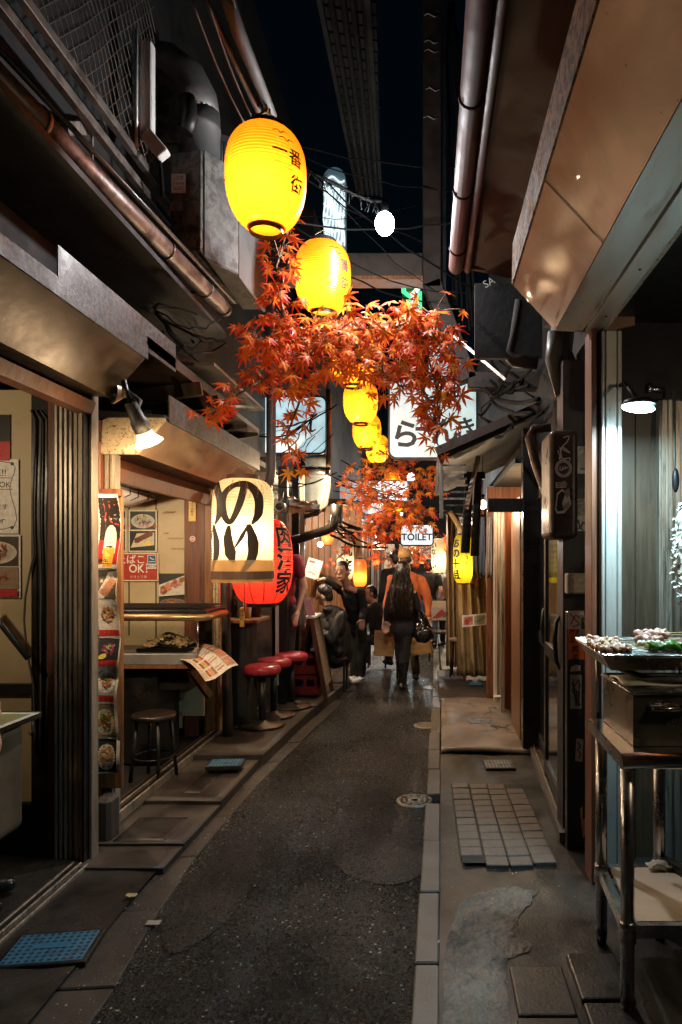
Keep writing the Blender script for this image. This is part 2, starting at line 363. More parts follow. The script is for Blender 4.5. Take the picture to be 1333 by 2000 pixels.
class Art:
    """flat print on a plane (or bent sheet): frame o + u*X + v*Y, layers a hair apart"""
    def __init__(s, o, ux, uy, fn=None):
        s.mb = MB(); s.o = Vector(o); s.ux = Vector(ux); s.uy = Vector(uy); s.n = s.ux.cross(s.uy).normalized(); s.k = 0; s.fn = fn
    def pt(s, u, v, lift): 
        if s.fn: return s.fn(u, v, lift)
        return s.o + s.ux*u + s.uy*v + s.n*lift
    def shape(s, vs, fs, col):
        s.k += 1; s.mb.cc = col; lift = .0006 + s.k*.00012
        if s.fn: vs, fs = refine(vs, fs, .03)
        s.mb.add([s.pt(u, v, lift) for u, v in vs], fs); return s
    def rect(s, u0, v0, u1, v1, col, n=1):
        vs = [(u0+(u1-u0)*i/n if 0 else u, v0+(v1-v0)*j/n) for j in range(n+1) for u in (u0, u1)]; return s.shape(vs, [(2*j, 2*j+1, 2*j+3, 2*j+2) for j in range(n)], col)
    def oval(s, u, v, ru, rv, col, a=0, n=14, wob=0.):
        vs = []
        for k in range(n):
            t = 2*math.pi*k/n; w = 1 + wob*random.uniform(-1,1); x = ru*w*math.cos(t); y = rv*w*math.sin(t)
            vs.append((u + x*math.cos(a)-y*math.sin(a), v + x*math.sin(a)+y*math.cos(a)))
        return s.shape(vs, [list(range(n))], col)
    def poly(s, pts, col): return s.shape(pts, [list(range(len(pts)))], col)
    def text(s, t, u, v, h, col, bold=.0, wide=1., rot=0.):
        vs, fs = glyph(t, bold)
        c, sn = math.cos(rot), math.sin(rot)
        return s.shape([(u + (x*wide*c - y*sn)*h, v + (x*wide*sn + y*c)*h) for x, y in vs], fs, col) if vs else s
    def vtext(s, t, u, v, h, col, bold=.0, step=1.0):
        for i, ch in enumerate(t): s.text(ch, u, v - i*h*step, h, col, bold)
        return s
    def line(s, pts, w, col, w2=None):
        vs, fs = stroke(pts, [w]*(len(pts)-1) + [w2 or w], 4); return s.shape(vs, fs, col)
    def food(s, u0, v0, u1, v1, bgc, plate, cols, n=40, garn=None):
        """a dish photograph: ground, plate, overlapping pieces"""
        s.rect(u0, v0, u1, v1, bgc, 3); cu, cv = (u0+u1)/2, (v0+v1)/2; w, h = (u1-u0)/2, (v1-v0)/2
        if plate: s.oval(cu, cv-.08*h, w*.93, h*.78, plate, 0, 22); s.oval(cu, cv-.05*h, w*.78, h*.6, tuple(c*.82 for c in plate), 0, 20)
        for i in range(n):
            a = random.uniform(0, 6.28); q = math.sqrt(random.random())*.6; c = random.choice(cols); d = random.uniform(.55, 1.15)
            s.oval(cu + math.cos(a)*q*w, cv + math.sin(a)*q*h*.8, w*random.uniform(.07,.2), h*random.uniform(.05,.13), tuple(x*d for x in c), random.uniform(0,3), 8, .3)
        for i in range(int(n*.5) if garn else 0):
            d = random.uniform(.6, 1.2); s.oval(cu + random.gauss(0,.16)*w, cv + (.2+random.gauss(0,.12))*h, w*.06, h*.05, tuple(x*d for x in garn), random.uniform(0,3), 6, .3)
        return s
    def build(s, name, parent=None, m=None): return s.mb.build(name, m or print_mat(), parent)

# ------------------------------------------------------------------ smooth bodies (overlapping volumes grown together)
def blob(mb, name, m, parent=None, voxel=.012, smooth=6, disp=0, dscale=8., keep=1):
    me = mb.mesh('tmp'); o = bpy.data.objects.new('tmp', me); COL.objects.link(o)
    r = o.modifiers.new('r', 'REMESH'); r.mode = 'VOXEL'; r.voxel_size = voxel; r.use_smooth_shade = True
    sm = o.modifiers.new('s', 'SMOOTH'); sm.factor = .5; sm.iterations = smooth
    dg = bpy.context.evaluated_depsgraph_get(); e = bpy.data.meshes.new_from_object(o.evaluated_get(dg))
    bpy.data.objects.remove(o); bpy.data.meshes.remove(me)
    off = wloc(parent)
    if disp:
        e.update(); ns = [v.normal.copy() for v in e.vertices]
        for v, n in zip(e.vertices, ns):
            p = v.co*dscale; q = Vector((p.x, p.y, p.z*.45))
            v.co += n*disp*(noise.noise(q) + .5*noise.noise(q*2.3) - abs(noise.noise(q*1.3 + Vector((9,2,5))))*.8)
    e.transform(Matrix.Translation(-off)); e.materials.clear(); e.materials.append(m); e.name = name
    e.polygons.foreach_set('use_smooth', [True]*len(e.polygons))
    o = bpy.data.objects.new(name, e); COL.objects.link(o)
    if parent: o.parent = parent
    WLOC[o.name] = off; return o
# ------------------------------------------------------------------ palette
def asphalt_mat(name, base, glint):
    m = bpy.data.materials.new(name); m.use_nodes = True; nt = m.node_tree; L = nt.links; b = nt.nodes['Principled BSDF']
    tc = _n(nt, 'ShaderNodeTexCoord')
    v = _n(nt, 'ShaderNodeTexVoronoi'); v.inputs['Scale'].default_value = 135; L.new(tc.outputs['Object'], v.inputs['Vector'])
    v2 = _n(nt, 'ShaderNodeTexVoronoi'); v2.inputs['Scale'].default_value = 190; L.new(tc.outputs['Object'], v2.inputs['Vector'])
    nz = _n(nt, 'ShaderNodeTexNoise'); nz.inputs['Scale'].default_value = 1.3; nz.inputs['Detail'].default_value = 7; L.new(tc.outputs['Object'], nz.inputs['Vector'])
    sep = _n(nt, 'ShaderNodeSeparateColor'); L.new(v.outputs['Color'], sep.inputs[0])
    cr = _n(nt, 'ShaderNodeValToRGB'); e = cr.color_ramp.elements
    e[0].position = 0; e[0].color = (*[c*.55 for c in base], 1); e[1].position = .6; e[1].color = (*base, 1)
    x = e.new(.955); x.color = (*[c*1.7 for c in base], 1); x = e.new(.985); x.color = (*[c*3 for c in base], 1); x = e.new(.995); x.color = (*glint, 1)
    L.new(sep.outputs[0], cr.inputs[0])
    mr = _n(nt, 'ShaderNodeMapRange'); mr.inputs[1].default_value = .3; mr.inputs[2].default_value = .72; mr.inputs[3].default_value = .55; mr.inputs[4].default_value = 1.5; L.new(nz.outputs[0], mr.inputs[0])
    mul = _n(nt, 'ShaderNodeMix', data_type='RGBA', blend_type='MULTIPLY'); mul.inputs[0].default_value = 1; L.new(cr.outputs[0], mul.inputs[6]); L.new(mr.outputs[0], mul.inputs[7])
    L.new(mul.outputs[2], b.inputs['Base Color'])
    rr = _n(nt, 'ShaderNodeMapRange'); rr.inputs[3].default_value = .12; rr.inputs[4].default_value = .5; L.new(sep.outputs[1], rr.inputs[0])
    wet = _n(nt, 'ShaderNodeMapRange'); wet.inputs[1].default_value = .4; wet.inputs[2].default_value = .65; wet.inputs[3].default_value = .7; wet.inputs[4].default_value = 1.35; L.new(nz.outputs[0], wet.inputs[0])
    rm = _n(nt, 'ShaderNodeMath', operation='MULTIPLY'); L.new(rr.outputs[0], rm.inputs[0]); L.new(wet.outputs[0], rm.inputs[1]); L.new(rm.outputs[0], b.inputs['Roughness'])
    mm = _n(nt, 'ShaderNodeMath'); mm.operation = 'ADD'; L.new(v.outputs['Distance'], mm.inputs[0]); L.new(v2.outputs['Distance'], mm.inputs[1])
    bp = _n(nt, 'ShaderNodeBump'); bp.inputs['Strength'].default_value = 1; bp.inputs['Distance'].default_value = .009; bp.invert = True
    L.new(mm.outputs[0], bp.inputs['Height']); L.new(bp.outputs[0], b.inputs['Normal'])
    return m
ASPH = asphalt_mat('asphalt', (.0165, .0160, .0155), (.5, .52, .47))
ASPH2 = asphalt_mat('asphalt_patch', (.021, .019, .017), (.12, .11, .1))
CONC = mat('pavement_concrete', (.052, .042, .035), .55, stain=.6, crack=1.3, var=.45, scale=3, bump=.5, bscale=90, dirt=(.035,.03,.027), damt=.55, dscale=2.2, dsharp=.2)
CONC_L = mat('light_concrete', (.21, .17, .14), .45, stain=.5, crack=.9, var=.28, scale=2.2, bump=.35, bscale=80, dirt=(.09,.07,.055), damt=.45, dscale=1.8, dsharp=.25)
CONC_D = mat('dark_concrete', (.040, .034, .029), .45, stain=.85, crack=1.7, var=.5, scale=2.5, bump=.4, bscale=75, dirt=(.014,.0125,.011), damt=.6, dscale=3, dsharp=.2, dist=.005)
KERB = mat('kerb_stone', (.105, .092, .08), .5, stain=.4, var=.3, scale=7, bump=.45, bscale=140, dirt=(.10,.09,.08), damt=.4, dscale=5)
GUTT = mat('gutter_concrete', (.05, .043, .037), .55, stain=.5, var=.45, scale=4, bump=.5, bscale=110, dirt=(.03,.025,.022), damt=.6, dscale=4)
TILE = mat('paving_tile', (.15, .12, .10), .5, stain=.5, var=.3, scale=14, bump=.6, bscale=220, dirt=(.14,.115,.1), damt=.35, dscale=9)
ROCK = mat('broken_concrete', (.21, .18, .15), .6, stain=.8, crack=4, var=.55, scale=5, bump=1, bscale=38, dirt=(.05,.045,.04), damt=.65, dscale=5, dsharp=.15, dist=.015)
IRON = mat('cast_iron', (.20, .185, .165), .5, metal=.6, var=.3, scale=20, bump=.3, bscale=120, dirt=(.05,.04,.03), damt=.5, dscale=14)
BLUEC = mat('blue_cover_paint', (.035, .17, .30), .5, var=.3, scale=12, bump=.3, bscale=120, dirt=(.02,.05,.075), damt=.45, dscale=12)
GREYC = mat('grey_cover_paint', (.25, .27, .30), .5, metal=.3, var=.3, scale=12, bump=.3, bscale=120, dirt=(.06,.06,.07), damt=.5, dscale=14)
PITD = mat('cover_recess', (.018, .018, .02), .8, bump=0)
BLACK = mat('black_painted_steel', (.012, .011, .010), .4, var=.5, scale=8, bump=.2, bscale=60, dirt=(.05,.035,.025), damt=.25, dscale=6)
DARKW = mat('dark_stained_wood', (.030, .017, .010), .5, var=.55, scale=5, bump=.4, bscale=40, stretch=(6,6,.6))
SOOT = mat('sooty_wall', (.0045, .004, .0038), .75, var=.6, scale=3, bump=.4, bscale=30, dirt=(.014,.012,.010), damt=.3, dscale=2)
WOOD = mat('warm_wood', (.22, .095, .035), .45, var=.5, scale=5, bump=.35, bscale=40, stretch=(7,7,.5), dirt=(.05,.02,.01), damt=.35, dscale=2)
REDW = mat('red_brown_wood', (.15, .05, .022), .5, var=.5, scale=5, bump=.35, bscale=40, stretch=(7,7,.5), dirt=(.03,.015,.01), damt=.35, dscale=2)
ALU = mat('dull_aluminium', (.42, .38, .32), .42, metal=.75, var=.25, scale=5, bump=.2, bscale=60, stretch=(6,6,.5), dirt=(.06,.045,.03), damt=.4, dscale=7)
ALUR = mat('rusty_aluminium', (.34, .28, .21), .5, metal=.5, var=.4, scale=5, bump=.3, bscale=60, stretch=(5,5,.6), dirt=(.10,.06,.035), damt=.45, dscale=13, dsharp=.3, speck=(.03,.018,.01), spamt=.5, spscale=75)
ALUW = mat('white_aluminium', (.62, .60, .56), .38, metal=.35, var=.12, scale=4, bump=.1, bscale=50, stretch=(4,4,.5), dirt=(.25,.2,.15), damt=.15, dscale=4, speck=(.05,.04,.03), spamt=.22, spscale=45)
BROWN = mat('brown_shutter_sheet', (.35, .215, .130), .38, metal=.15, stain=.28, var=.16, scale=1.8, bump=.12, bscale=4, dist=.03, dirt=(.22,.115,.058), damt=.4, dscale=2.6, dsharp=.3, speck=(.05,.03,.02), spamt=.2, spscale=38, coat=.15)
BROWND = mat('shaded_dirty_brown_sheet', (.08, .045, .026), .4, metal=.2, stain=.5, var=.3, scale=1.8, bump=.15, bscale=5, dist=.03, dirt=(.05,.028,.016), damt=.5, dscale=3, dsharp=.3, speck=(.02,.012,.01), spamt=.25, spscale=38)  # darker copy of the brown sheet: dirt, plus shade put into the colour
SILV = mat('grey_shutter_sheet', (.50, .49, .46), .4, metal=.55, var=.14, scale=4, bump=.08, bscale=50, stretch=(3,.6,3), dirt=(.22,.2,.17), damt=.25, dscale=4, speck=(.03,.02,.015), spamt=.16, spscale=22)
RUST = mat('rust_speckled_sheet', (.28, .145, .055), .8, spec=.15, var=.4, scale=8, bump=.6, bscale=60, dirt=(.02,.010,.005), damt=.55, dscale=34, dsharp=.05)
GREYS = mat('mould_speckled_sheet', (.085, .08, .072), .5, metal=.2, var=.2, scale=6, bump=.3, bscale=80, dirt=(.02,.017,.014), damt=.6, dscale=42, dsharp=.07)
CREAMS = mat('cream_speckled_sheet', (.48, .38, .24), .5, var=.25, scale=6, bump=.3, bscale=80, dirt=(.12,.07,.035), damt=.4, dscale=45, dsharp=.1, speck=(.03,.02,.012), spamt=.5, spscale=90)
GALV = mat('galvanised_duct', (.25, .25, .24), .5, metal=.6, var=.3, scale=3, bump=.15, bscale=30, dirt=(.08,.06,.045), damt=.55, dscale=3, dsharp=.25)
DUCT = mat('grimy_duct', (.15, .145, .13), .55, metal=.45, var=.4, scale=4, bump=.4, bscale=60, dirt=(.03,.025,.02), damt=.65, dscale=9)
PVC = mat('grey_pipe', (.07, .063, .058), .5, var=.25, scale=4, bump=.15, bscale=40, dirt=(.04,.033,.028), damt=.4, dscale=4)
PIPE = mat('rusty_gutter_pipe', (.17, .12, .095), .42, metal=.4, var=.4, scale=5, bump=.25, bscale=60, dirt=(.05,.025,.015), damt=.55, dscale=9)
REDG = mat('red_painted_gutter', (.055, .018, .015), .7, spec=.25, var=.35, scale=5, bump=.25, bscale=50, dirt=(.07,.035,.025), damt=.4, dscale=7)
STEEL = mat('stainless_steel', (.55, .53, .50), .24, metal=1., var=.12, scale=5, bump=.06, bscale=60, dirt=(.22,.16,.10), damt=.3, dscale=4, dsharp=.3)
STEELD = mat('stained_steel', (.42, .37, .29), .33, metal=.9, var=.35, scale=5, bump=.12, bscale=40, dirt=(.13,.085,.04), damt=.6, dscale=5, dsharp=.3)
CREAMW = mat('cream_wall_panel', (.50, .40, .24), .5, var=.15, scale=3, bump=.1, bscale=30, dirt=(.35,.25,.13), damt=.3, dscale=3, dsharp=.3)
WHITE = mat('white_plastic', (.72, .70, .66), .45, var=.08, scale=5, bump=.05, dirt=(.45,.38,.3), damt=.2)
BLKPL = mat('black_plastic', (.006, .006, .007), .5, spec=.3, var=.3, bump=.1)
CABLE = mat('black_cable', (.006, .006, .006), .85, spec=.15, bump=0)
RUBR = mat('grey_rope', (.10, .09, .08), .9, bump=.5, bscale=200)
STRUCTW = mat('far_wall', (.05, .042, .035), .8, var=.5, scale=2, bump=.4, bscale=20, dirt=(.015,.013,.012), damt=.5, dscale=1.5)
GLASS = mat('dark_glass', (.02, .022, .022), .08, var=.1, bump=0, spec=.8, rvar=.04)

def interp(tab, y):
    for (a, b), (c, d) in zip(tab, tab[1:]):
        if y <= c: return b + (d-b)*max(0, (y-a)/(c-a))
    return tab[-1][1]
XL = lambda y: interp([(0,-1.12),(2.33,-1.12),(3.31,-1.22),(3.94,-1.215),(4.98,-1.17),(8.26,-.88),(14,-1.0),(40,-1.6)], y)
XS = lambda y: interp([(0,-1.27),(3.3,-1.33),(5.16,-1.29),(6.88,-1.175),(8.17,-1.03),(9.6,-1.05),(14,-1.15),(40,-1.8)], y)
XK = lambda y: interp([(0,-.10),(2.28,-.063),(8.36,.04),(14,.07),(40,.6)], y)
# ------------------------------------------------------------------ ground
struct(MB().box(-60, 60, -20, 110, -.35, -.04).build('ground', CONC_D))
def roadfn(u, v):
    y = -2.5 + 40*v*v + 2*v*(1-v); x0, x1 = XL(y)-.02, XK(y)+.02; x = x0 + (x1-x0)*u
    return Vector((x, y, .012*math.sin(math.pi*u) - .012 + .006*noise.noise(Vector((x*1.4, y*1.1, 0))) + .0025*noise.noise(Vector((x*9, y*9, 3)))))
road = struct(MB().sheet(roadfn, 26, 240).build('road', ASPH, origin=(0,0,0)))
def patch(name, px, py, rx, ry, m, lift=.006, n=30, wob=.08):
    mb = MB(); c = G(px, py); vs = [(c.x, c.y, 0)]
    for k in range(n):
        a = 2*math.pi*k/n; w = 1 + wob*noise.noise(Vector((math.cos(a)*1.5, math.sin(a)*1.5, px*.1))); vs.append((c.x+rx*w*math.cos(a), c.y+ry*w*math.sin(a), 0))
    vs = [(x, y, .012*math.sin(math.pi*max(0,min(1,(x-XL(y))/(XK(y)-XL(y))))) - .012 + .006*noise.noise(Vector((x*1.4, y*1.1, 0))) + lift) for x, y, z in vs]
    mb.add(vs, [(0, 1+k, 1+(k+1)%n) for k in range(n)], True)
    return struct(mb.build(name, m))
patch('road_patch', 900-145, 1655, .27, .42, ASPH2, .0035)
patch('road_patch', 420, 1740, .16, .5, ASPH2, .004)

# right kerb of single stones
kerb = struct(bpy.data.objects.new('kerb', None)); COL.objects.link(kerb)
ys = [-.6,.05,.7,1.35,2.0,2.61,3.17,3.756,4.34]; y = 4.5
ys2 = [4.5,5.04,5.55,6.1]
while ys2[-1] < 22: ys2.append(ys2[-1] + random.uniform(.5,.62))
for a, b in list(zip(ys, ys[1:])) + list(zip(ys2, ys2[1:])):
    g = .006; a += g; b -= g; z = .012 + random.uniform(-.004,.004); j = random.uniform(-.004,.004)
    MB().add([(XK(a)+j,a,-.1),(XK(a)+.093+j,a,-.1),(XK(b)+.093+j,b,-.1),(XK(b)+j,b,-.1),(XK(a)+j,a,z),(XK(a)+.093+j,a,z),(XK(b)+.093+j,b,z),(XK(b)+j,b,z)],
             [(0,3,2,1),(4,5,6,7),(0,1,5,4),(1,2,6,5),(2,3,7,6),(3,0,4,7)]).build('kerb_stone', KERB, kerb, bevel=.006)
# left gutter of concrete blocks
gut = struct(bpy.data.objects.new('gutter', None)); COL.objects.link(gut)
y = -.5
while y < 14:
    b = y + random.uniform(.55,.62); a = y + .004; e = b - .004; z = -.002 + random.uniform(-.004,.006)
    MB().add([(XS(a)-.05,a,-.1),(XL(a)-.012,a,-.1),(XL(e)-.012,e,-.1),(XS(e)-.05,e,-.1),(XS(a)-.05,a,z-.012),(XL(a)-.012,a,z),(XL(e)-.012,e,z),(XS(e)-.05,e,z-.012)],
             [(0,3,2,1),(4,5,6,7),(0,1,5,4),(1,2,6,5),(2,3,7,6),(3,0,4,7)]).build('gutter_block', GUTT, gut, bevel=.005)
    y = b
# left raised pavement: slabs with a step
pav = struct(bpy.data.objects.new('pavement_left', None)); COL.objects.link(pav)
def slab(y0, y1, x0, dx, z, m=CONC, name='slab'):
    n = 8; mb = MB()
    def top(u, v):
        y = y0 + (y1-y0)*v; x1 = XS(y) + dx; x = x0 + (x1-x0)*u
        return Vector((x, y, z + .006*noise.noise(Vector((x*2.5, y*2.5, z*9)))))
    mb.sheet(top, n, n)
    ring = [i for i in range(n+1)] + [j*(n+1)+n for j in range(1,n+1)] + [n*(n+1)+i for i in range(n-1,-1,-1)] + [j*(n+1) for j in range(n-1,0,-1)]
    k = len(mb.v); mb.add([Vector((mb.v[i].x, mb.v[i].y, -.1)) for i in ring], [])
    q = len(ring)
    for i in range(q): mb.f.append([ring[i], k+i, k+(i+1)%q, ring[(i+1)%q]]); mb.mi.append(0); mb.sm.append(False); mb.ink.append((1,1,1))
    return mb.build(name, m, pav)
for y0, y1, dx, z in ((3.40,3.66,0,.017),(3.67,4.27,0,.026),(4.28,5.16,0,.044),(5.18,6.86,.02,.075),(6.89,8.15,.03,.085),(8.18,9.4,.03,.085),(9.42,11.4,.02,.085),(11.42,14,0,.085)):
    slab(y0, y1, -1.86 if y0 < 9 else -2.2, dx, z)
slab(3.70,4.05,-1.72,-.12,.028, CONC_D, 'slab_patch'); slab(4.42,4.92,-1.60,-.18,.046, CONC_D, 'slab_patch')
struct(MB().sheet(lambda u, v: Vector((-1.80+u*(XS(-.5+3.98*v)-.035+1.80), -.5+3.98*v, .014-.012*u+.008*noise.noise(Vector((u*2, v*9, 1))))), 12, 60).build('pavement_near_left', CONC_D))
# right pavement
def rp(u, v):
    y = -.5 + 5.95*v; x0 = XK(y) + .094; x = x0 + (1.5-x0)*u
    return Vector((x, y, .0 + .014*noise.noise(Vector((x*3, y*3, 5))) + .006*noise.noise(Vector((x*11, y*11, 2)))))
struct(MB().sheet(rp, 40, 150).build('pavement_right', CONC_D))
pr = MB(); pr.sheet(lambda u, v: Vector((XK(5.48+v*1.95)+.1 + u*(.80-XK(5.48+v*1.95)-.1), 5.48+v*1.95 + .05*math.sin(u*4), .004+.022*v+.003*noise.noise(Vector((u*4, v*6, 1))))), 16, 24)
pf = struct(pr.build('forecourt_right', CONC_L, solid=-.03))
struct(MB().box(.1,.8,7.46,9.5,-.05,.024).build('forecourt_right_far', CONC, bevel=.01))
struct(MB().box(.16,1.2,9.52,22,-.05,.03).build('pavement_right_far', CONC, bevel=.01))
# paving tiles
tp = struct(bpy.data.objects.new('tile_paving', None)); COL.objects.link(tp)
tm = None
for c in range(4):
    x = .215 + c*.121 + .0; y0 = 3.60 if c == 0 else 3.485
    for r in range(12 if c in (1,2) else 11):
        yy = y0 + r*.1035 + (.02 if c == 3 else 0); xx = x + (yy-4)*(-.012) + (0 if c else -.002)
        if tm is None:
            tm = MB().box(-.057,.057,-.0485,.0485,-.03,.0).mesh('tile', bevel=.004); tm.materials.append(TILE)
        o = bpy.data.objects.new('tile', tm); COL.objects.link(o); o.parent = tp
        o.location = (xx, yy, .022 + .008*noise.noise(Vector((xx*3, yy*2.5, 0))) + random.uniform(-.002,.002)); o.rotation_euler = (random.uniform(-.02,.02), random.uniform(-.02,.02), .02+random.uniform(-.012,.012))
struct(MB().sheet(lambda u, v: Vector((.165+.47*u, 3.47+1.22*v, .014)), 4, 8).build('tile_bedding', PITD))
# bare light patch of broken concrete
ol = [(868,2060),(866,1880),(884,1802),(899,1766),(926,1746),(985,1733),(1052,1741),(1040,1760),(1016,1788),(1011,1826),(1044,1850),(988,1876),(991,1935),(1004,2060)]
ring = []
for i, p in enumerate(ol):
    q = ol[(i+1) % len(ol)]
    for k in range(7):
        u = k/7; c_ = G(p[0]+(q[0]-p[0])*u, p[1]+(q[1]-p[1])*u); ring.append((c_.x+.014*noise.noise(Vector((c_.x*22,c_.y*22,1))), c_.y+.03*noise.noise(Vector((c_.x*18,c_.y*18,7)))))
bv_, bf_ = refine(ring, [list(range(len(ring)))], .03); edge = set(ring)
def rz_(x, y):       # lies on the pavement, a skim of cement a few millimetres thick
    return .014*noise.noise(Vector((x*3, y*3, 5))) + .006*noise.noise(Vector((x*11, y*11, 2))) + .004 + .003*noise.noise(Vector((x*16, y*16, 1))) + .0015*noise.noise(Vector((x*50, y*50, 1)))
struct(MB().add([(x, y, rz_(x, y)) for x, y in bv_], bf_, True).build('cement_patch', ROCK))
# worn flagstones near the camera
fl = struct(bpy.data.objects.new('flagstones', None)); COL.objects.link(fl)
for (x0, x1, y0, y1) in ((.30,.50,2.30,2.58),(.29,.50,1.98,2.28),(.53,.72,2.38,2.66),(.53,.71,2.02,2.36),(.29,.5,1.65,1.96)):
    MB().box(x0, x1, y0, y1, -.03, .022+random.uniform(-.003,.004)).build('flagstone', CONC_D, fl, bevel=.008, seg=2)
# manhole covers
def round_cover(px, py, r, label, m=IRON, rings=True, z=.0):
    c = G(px, py); t = thing('manhole_cover', label, 'manhole cover', (c.x, c.y, z))
    MB().lathe([(r*1.0,-.03),(r*1.0,.004),(r*.9,.006)], 36, c+Vector((0,0,z-c.z))).build('rim', m, t)
    mb = MB(); cc = Vector((c.x, c.y, z))
    mb.lathe([(r*.88,-.02),(r*.88,.001)], 36, cc); mb.build('plate', PITD if rings else m, t)
    if rings:
        k = MB()
        for rr, w in ((.68,.1),(.4,.08)): k.lathe([(r*(rr+w),.001),(r*(rr+w),.006),(r*rr,.006),(r*rr,.001)], 30, cc, False, False)
        for q in range(10):
            a = q*.628; k.beam(cc+Vector((math.cos(a)*r*.4, math.sin(a)*r*.4,.004)), cc+Vector((math.cos(a)*r*.9, math.sin(a)*r*.9,.004)), r*.09, .004)
        k.lathe([(r*.2,.001),(r*.2,.006)], 16, cc, False); k.build('raised_pattern', m, t)
    return t
round_cover(810, 1562, .118, 'round iron manhole cover with ring pattern beside the kerb gap', z=-.006)
round_cover(834, 1415, .125, 'plain round manhole cover by kerb in the bright middle of the road', rings=False, z=-.008)
round_cover(848, 1342, .13, 'round manhole cover by the feet of the walking couple', rings=False, z=-.008)
round_cover(477, 1645, .055, 'small round valve cover at left road edge, farther one', GUTT, False, -.014)
round_cover(395, 1800, .07, 'small round valve cover at left road edge, nearest one', GUTT, False, -.014)
def rect_cover(c, w, d, rz, label, m, nx=9, ny=7):
    t = thing('utility_cover', label, 'utility cover', c); q = Matrix.Rotation(rz, 3, 'Z'); c = Vector(c)
    MB().obox(c+Vector((0,0,-.012)), (w*1.12, d*1.12, .03), q).build('frame', BLACK, t, bevel=.003)
    MB().obox(c+Vector((0,0,-.003)), (w, d, .018), q).build('plate', m, t, bevel=.002)
    k = MB(); hx, hy = w/nx, d/ny                       # sunk diamonds between a raised lattice
    for i in range(nx):
        for j in range(ny):
            if 3 <= i <= nx-4 and j == ny//2: continue
            x, yv = -w/2 + hx*(i+.5), -d/2 + hy*(j+.5); s_ = .36
            k.add([c + q @ Vector((x+a*hx*s_, yv+b*hy*s_, .0066)) for a, b in ((-1,0),(0,-1),(1,0),(0,1))], [(0,1,2,3)])
    k.build('lattice_recesses', PITD, t)
    MB().obox(c + Vector((0,0,.005)), (w*.34, d*.1, .006), q).build('name_plate', m, t)
    return t
rect_cover(G(100,1858)+Vector((0,0,.012)), .30, .21, R(8), 'large blue lattice utility cover in the near left corner', BLUEC, 11, 8)
rect_cover(G(441,1493,.09)+Vector((0,0,.012)), .22, .155, R(4), 'blue lattice utility cover on raised pavement near the stools', BLUEC, 9, 6)
rect_cover(G(975,1496)+Vector((0,0,.012)), .20, .20, R(2), 'grey lattice utility cover just beyond the tiled paving', GREYC, 8, 8)
rect_cover(G(938,1409,.03)+Vector((0,0,.01)), .24, .22, R(12), 'silver utility cover set into the pale concrete forecourt', GREYC, 8, 8)
rect_cover(G(929,1337,.03)+Vector((0,0,.01)), .16, .2, R(0), 'dark blue utility cover in front of the vinyl curtain', BLUEC, 6, 6)
# litter
lit = MB()
for i in range(650):
    y = random.uniform(2.0, 6.5); x = random.choice([random.gauss(-1.2,.05), random.uniform(-1.1,-.1), random.gauss(-1.28,.06), random.gauss(-1.16,.03), random.uniform(.08,.7)]); s_ = random.choice([random.uniform(.001,.0025), random.uniform(.001,.003), random.uniform(.002,.005)])
    lit.ell((x, y, .008), (s_, s_*random.uniform(.6,1.6), s_*.5), 5, 4)
tag(lit.build('grit', mat('pale_grit', (.45,.42,.36), .8, bump=0)), 'pale grit and crumbs scattered along the road edge', 'grit', kind='stuff')
for i, (px, py, lab) in enumerate(((257,1757,'yellowed scrap of paper on the near left pavement'),(300,1805,'grey torn scrap of paper in the left gutter'),(855,1842,'small white paper scrap on asphalt near the kerb'))):
    c = G(px, py); mb = MB(); mb.sheet(lambda u, v: c + Vector(((u-.5)*(.05,.06,.014)[i], (v-.5)*(.03,.035,.02)[i], .022-(.014 if i else 0)+.006*noise.noise(Vector((u*3, v*3, i))))), 6, 5)
    tag(mb.build('paper_scrap', mat('scrap_paper%d'%i, ((.5,.38,.16),(.32,.28,.24),(.6,.58,.52))[i], .8), solid=.0008), lab, 'litter')
# ------------------------------------------------------------------ left side: near shop, grill stall, counter bar
def ribbed(x0, x1, y0, y1, z0, z1, ribs, depth=.012):
    """aluminium section with vertical ribs on its face towards -Y"""
    pr = [(x0, y1), (x0, y0)]; w = (x1-x0)/ribs
    for i in range(ribs):
        a = x0 + i*w; pr += [(a+w*.15, y0), (a+w*.25, y0-depth), (a+w*.7, y0-depth), (a+w*.8, y0)]
    pr += [(x1, y0), (x1, y1)]
    return MB().prismZ(pr, z0, z1)
shA = thing('near_shop', 'shop front cut by the left picture edge, ribbed metal posts and cream interior', 'shop', (-1.9, 3.5, 0))
ribbed(-1.917,-1.818,3.49,3.56,0,2.45,4,.014).build('ribbed_post', ALU, shA)
ribbed(-1.815,-1.762,3.48,3.57,0,2.45,2,.006).build('rusty_post', ALUR, shA)
MB().box(-1.750,-1.732,3.50,3.57,0,2.42).build('edge_strip', ALUR, shA, bevel=.003)
MB().box(-1.758,-1.752,3.46,3.6,0,2.45).build('shadow_gap', BLACK, shA)
MB().box(-1.960,-1.922,3.50,3.58,0,2.45).build('red_wood_post', REDW, shA, bevel=.004)
MB().box(-2.075,-1.965,3.55,3.62,0,2.45).build('black_post', BLACK, shA, bevel=.004)
MB().box(-3.6,-2.07,3.60,3.64,.28,2.45).build('interior_panel', CREAMW, shA)
MB().box(-3.6,-2.07,3.575,3.60,.85,.905).build('rail', BLACK, shA, bevel=.004)
MB().box(-3.6,-2.07,3.55,3.64,0,.28).build('plinth', SOOT, shA)
MB().box(-3.6,-3.5,-.8,3.6,0,2.5).build('back_wall', WOOD, shA)
MB().box(-3.6,-1.76,-.8,-.7,0,2.5).build('end_wall', SOOT, shA)
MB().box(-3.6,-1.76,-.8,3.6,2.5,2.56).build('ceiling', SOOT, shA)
MB().box(-3.6,-1.78,-.8,3.55,-.03,.03).build('floor', CONC_D, shA)
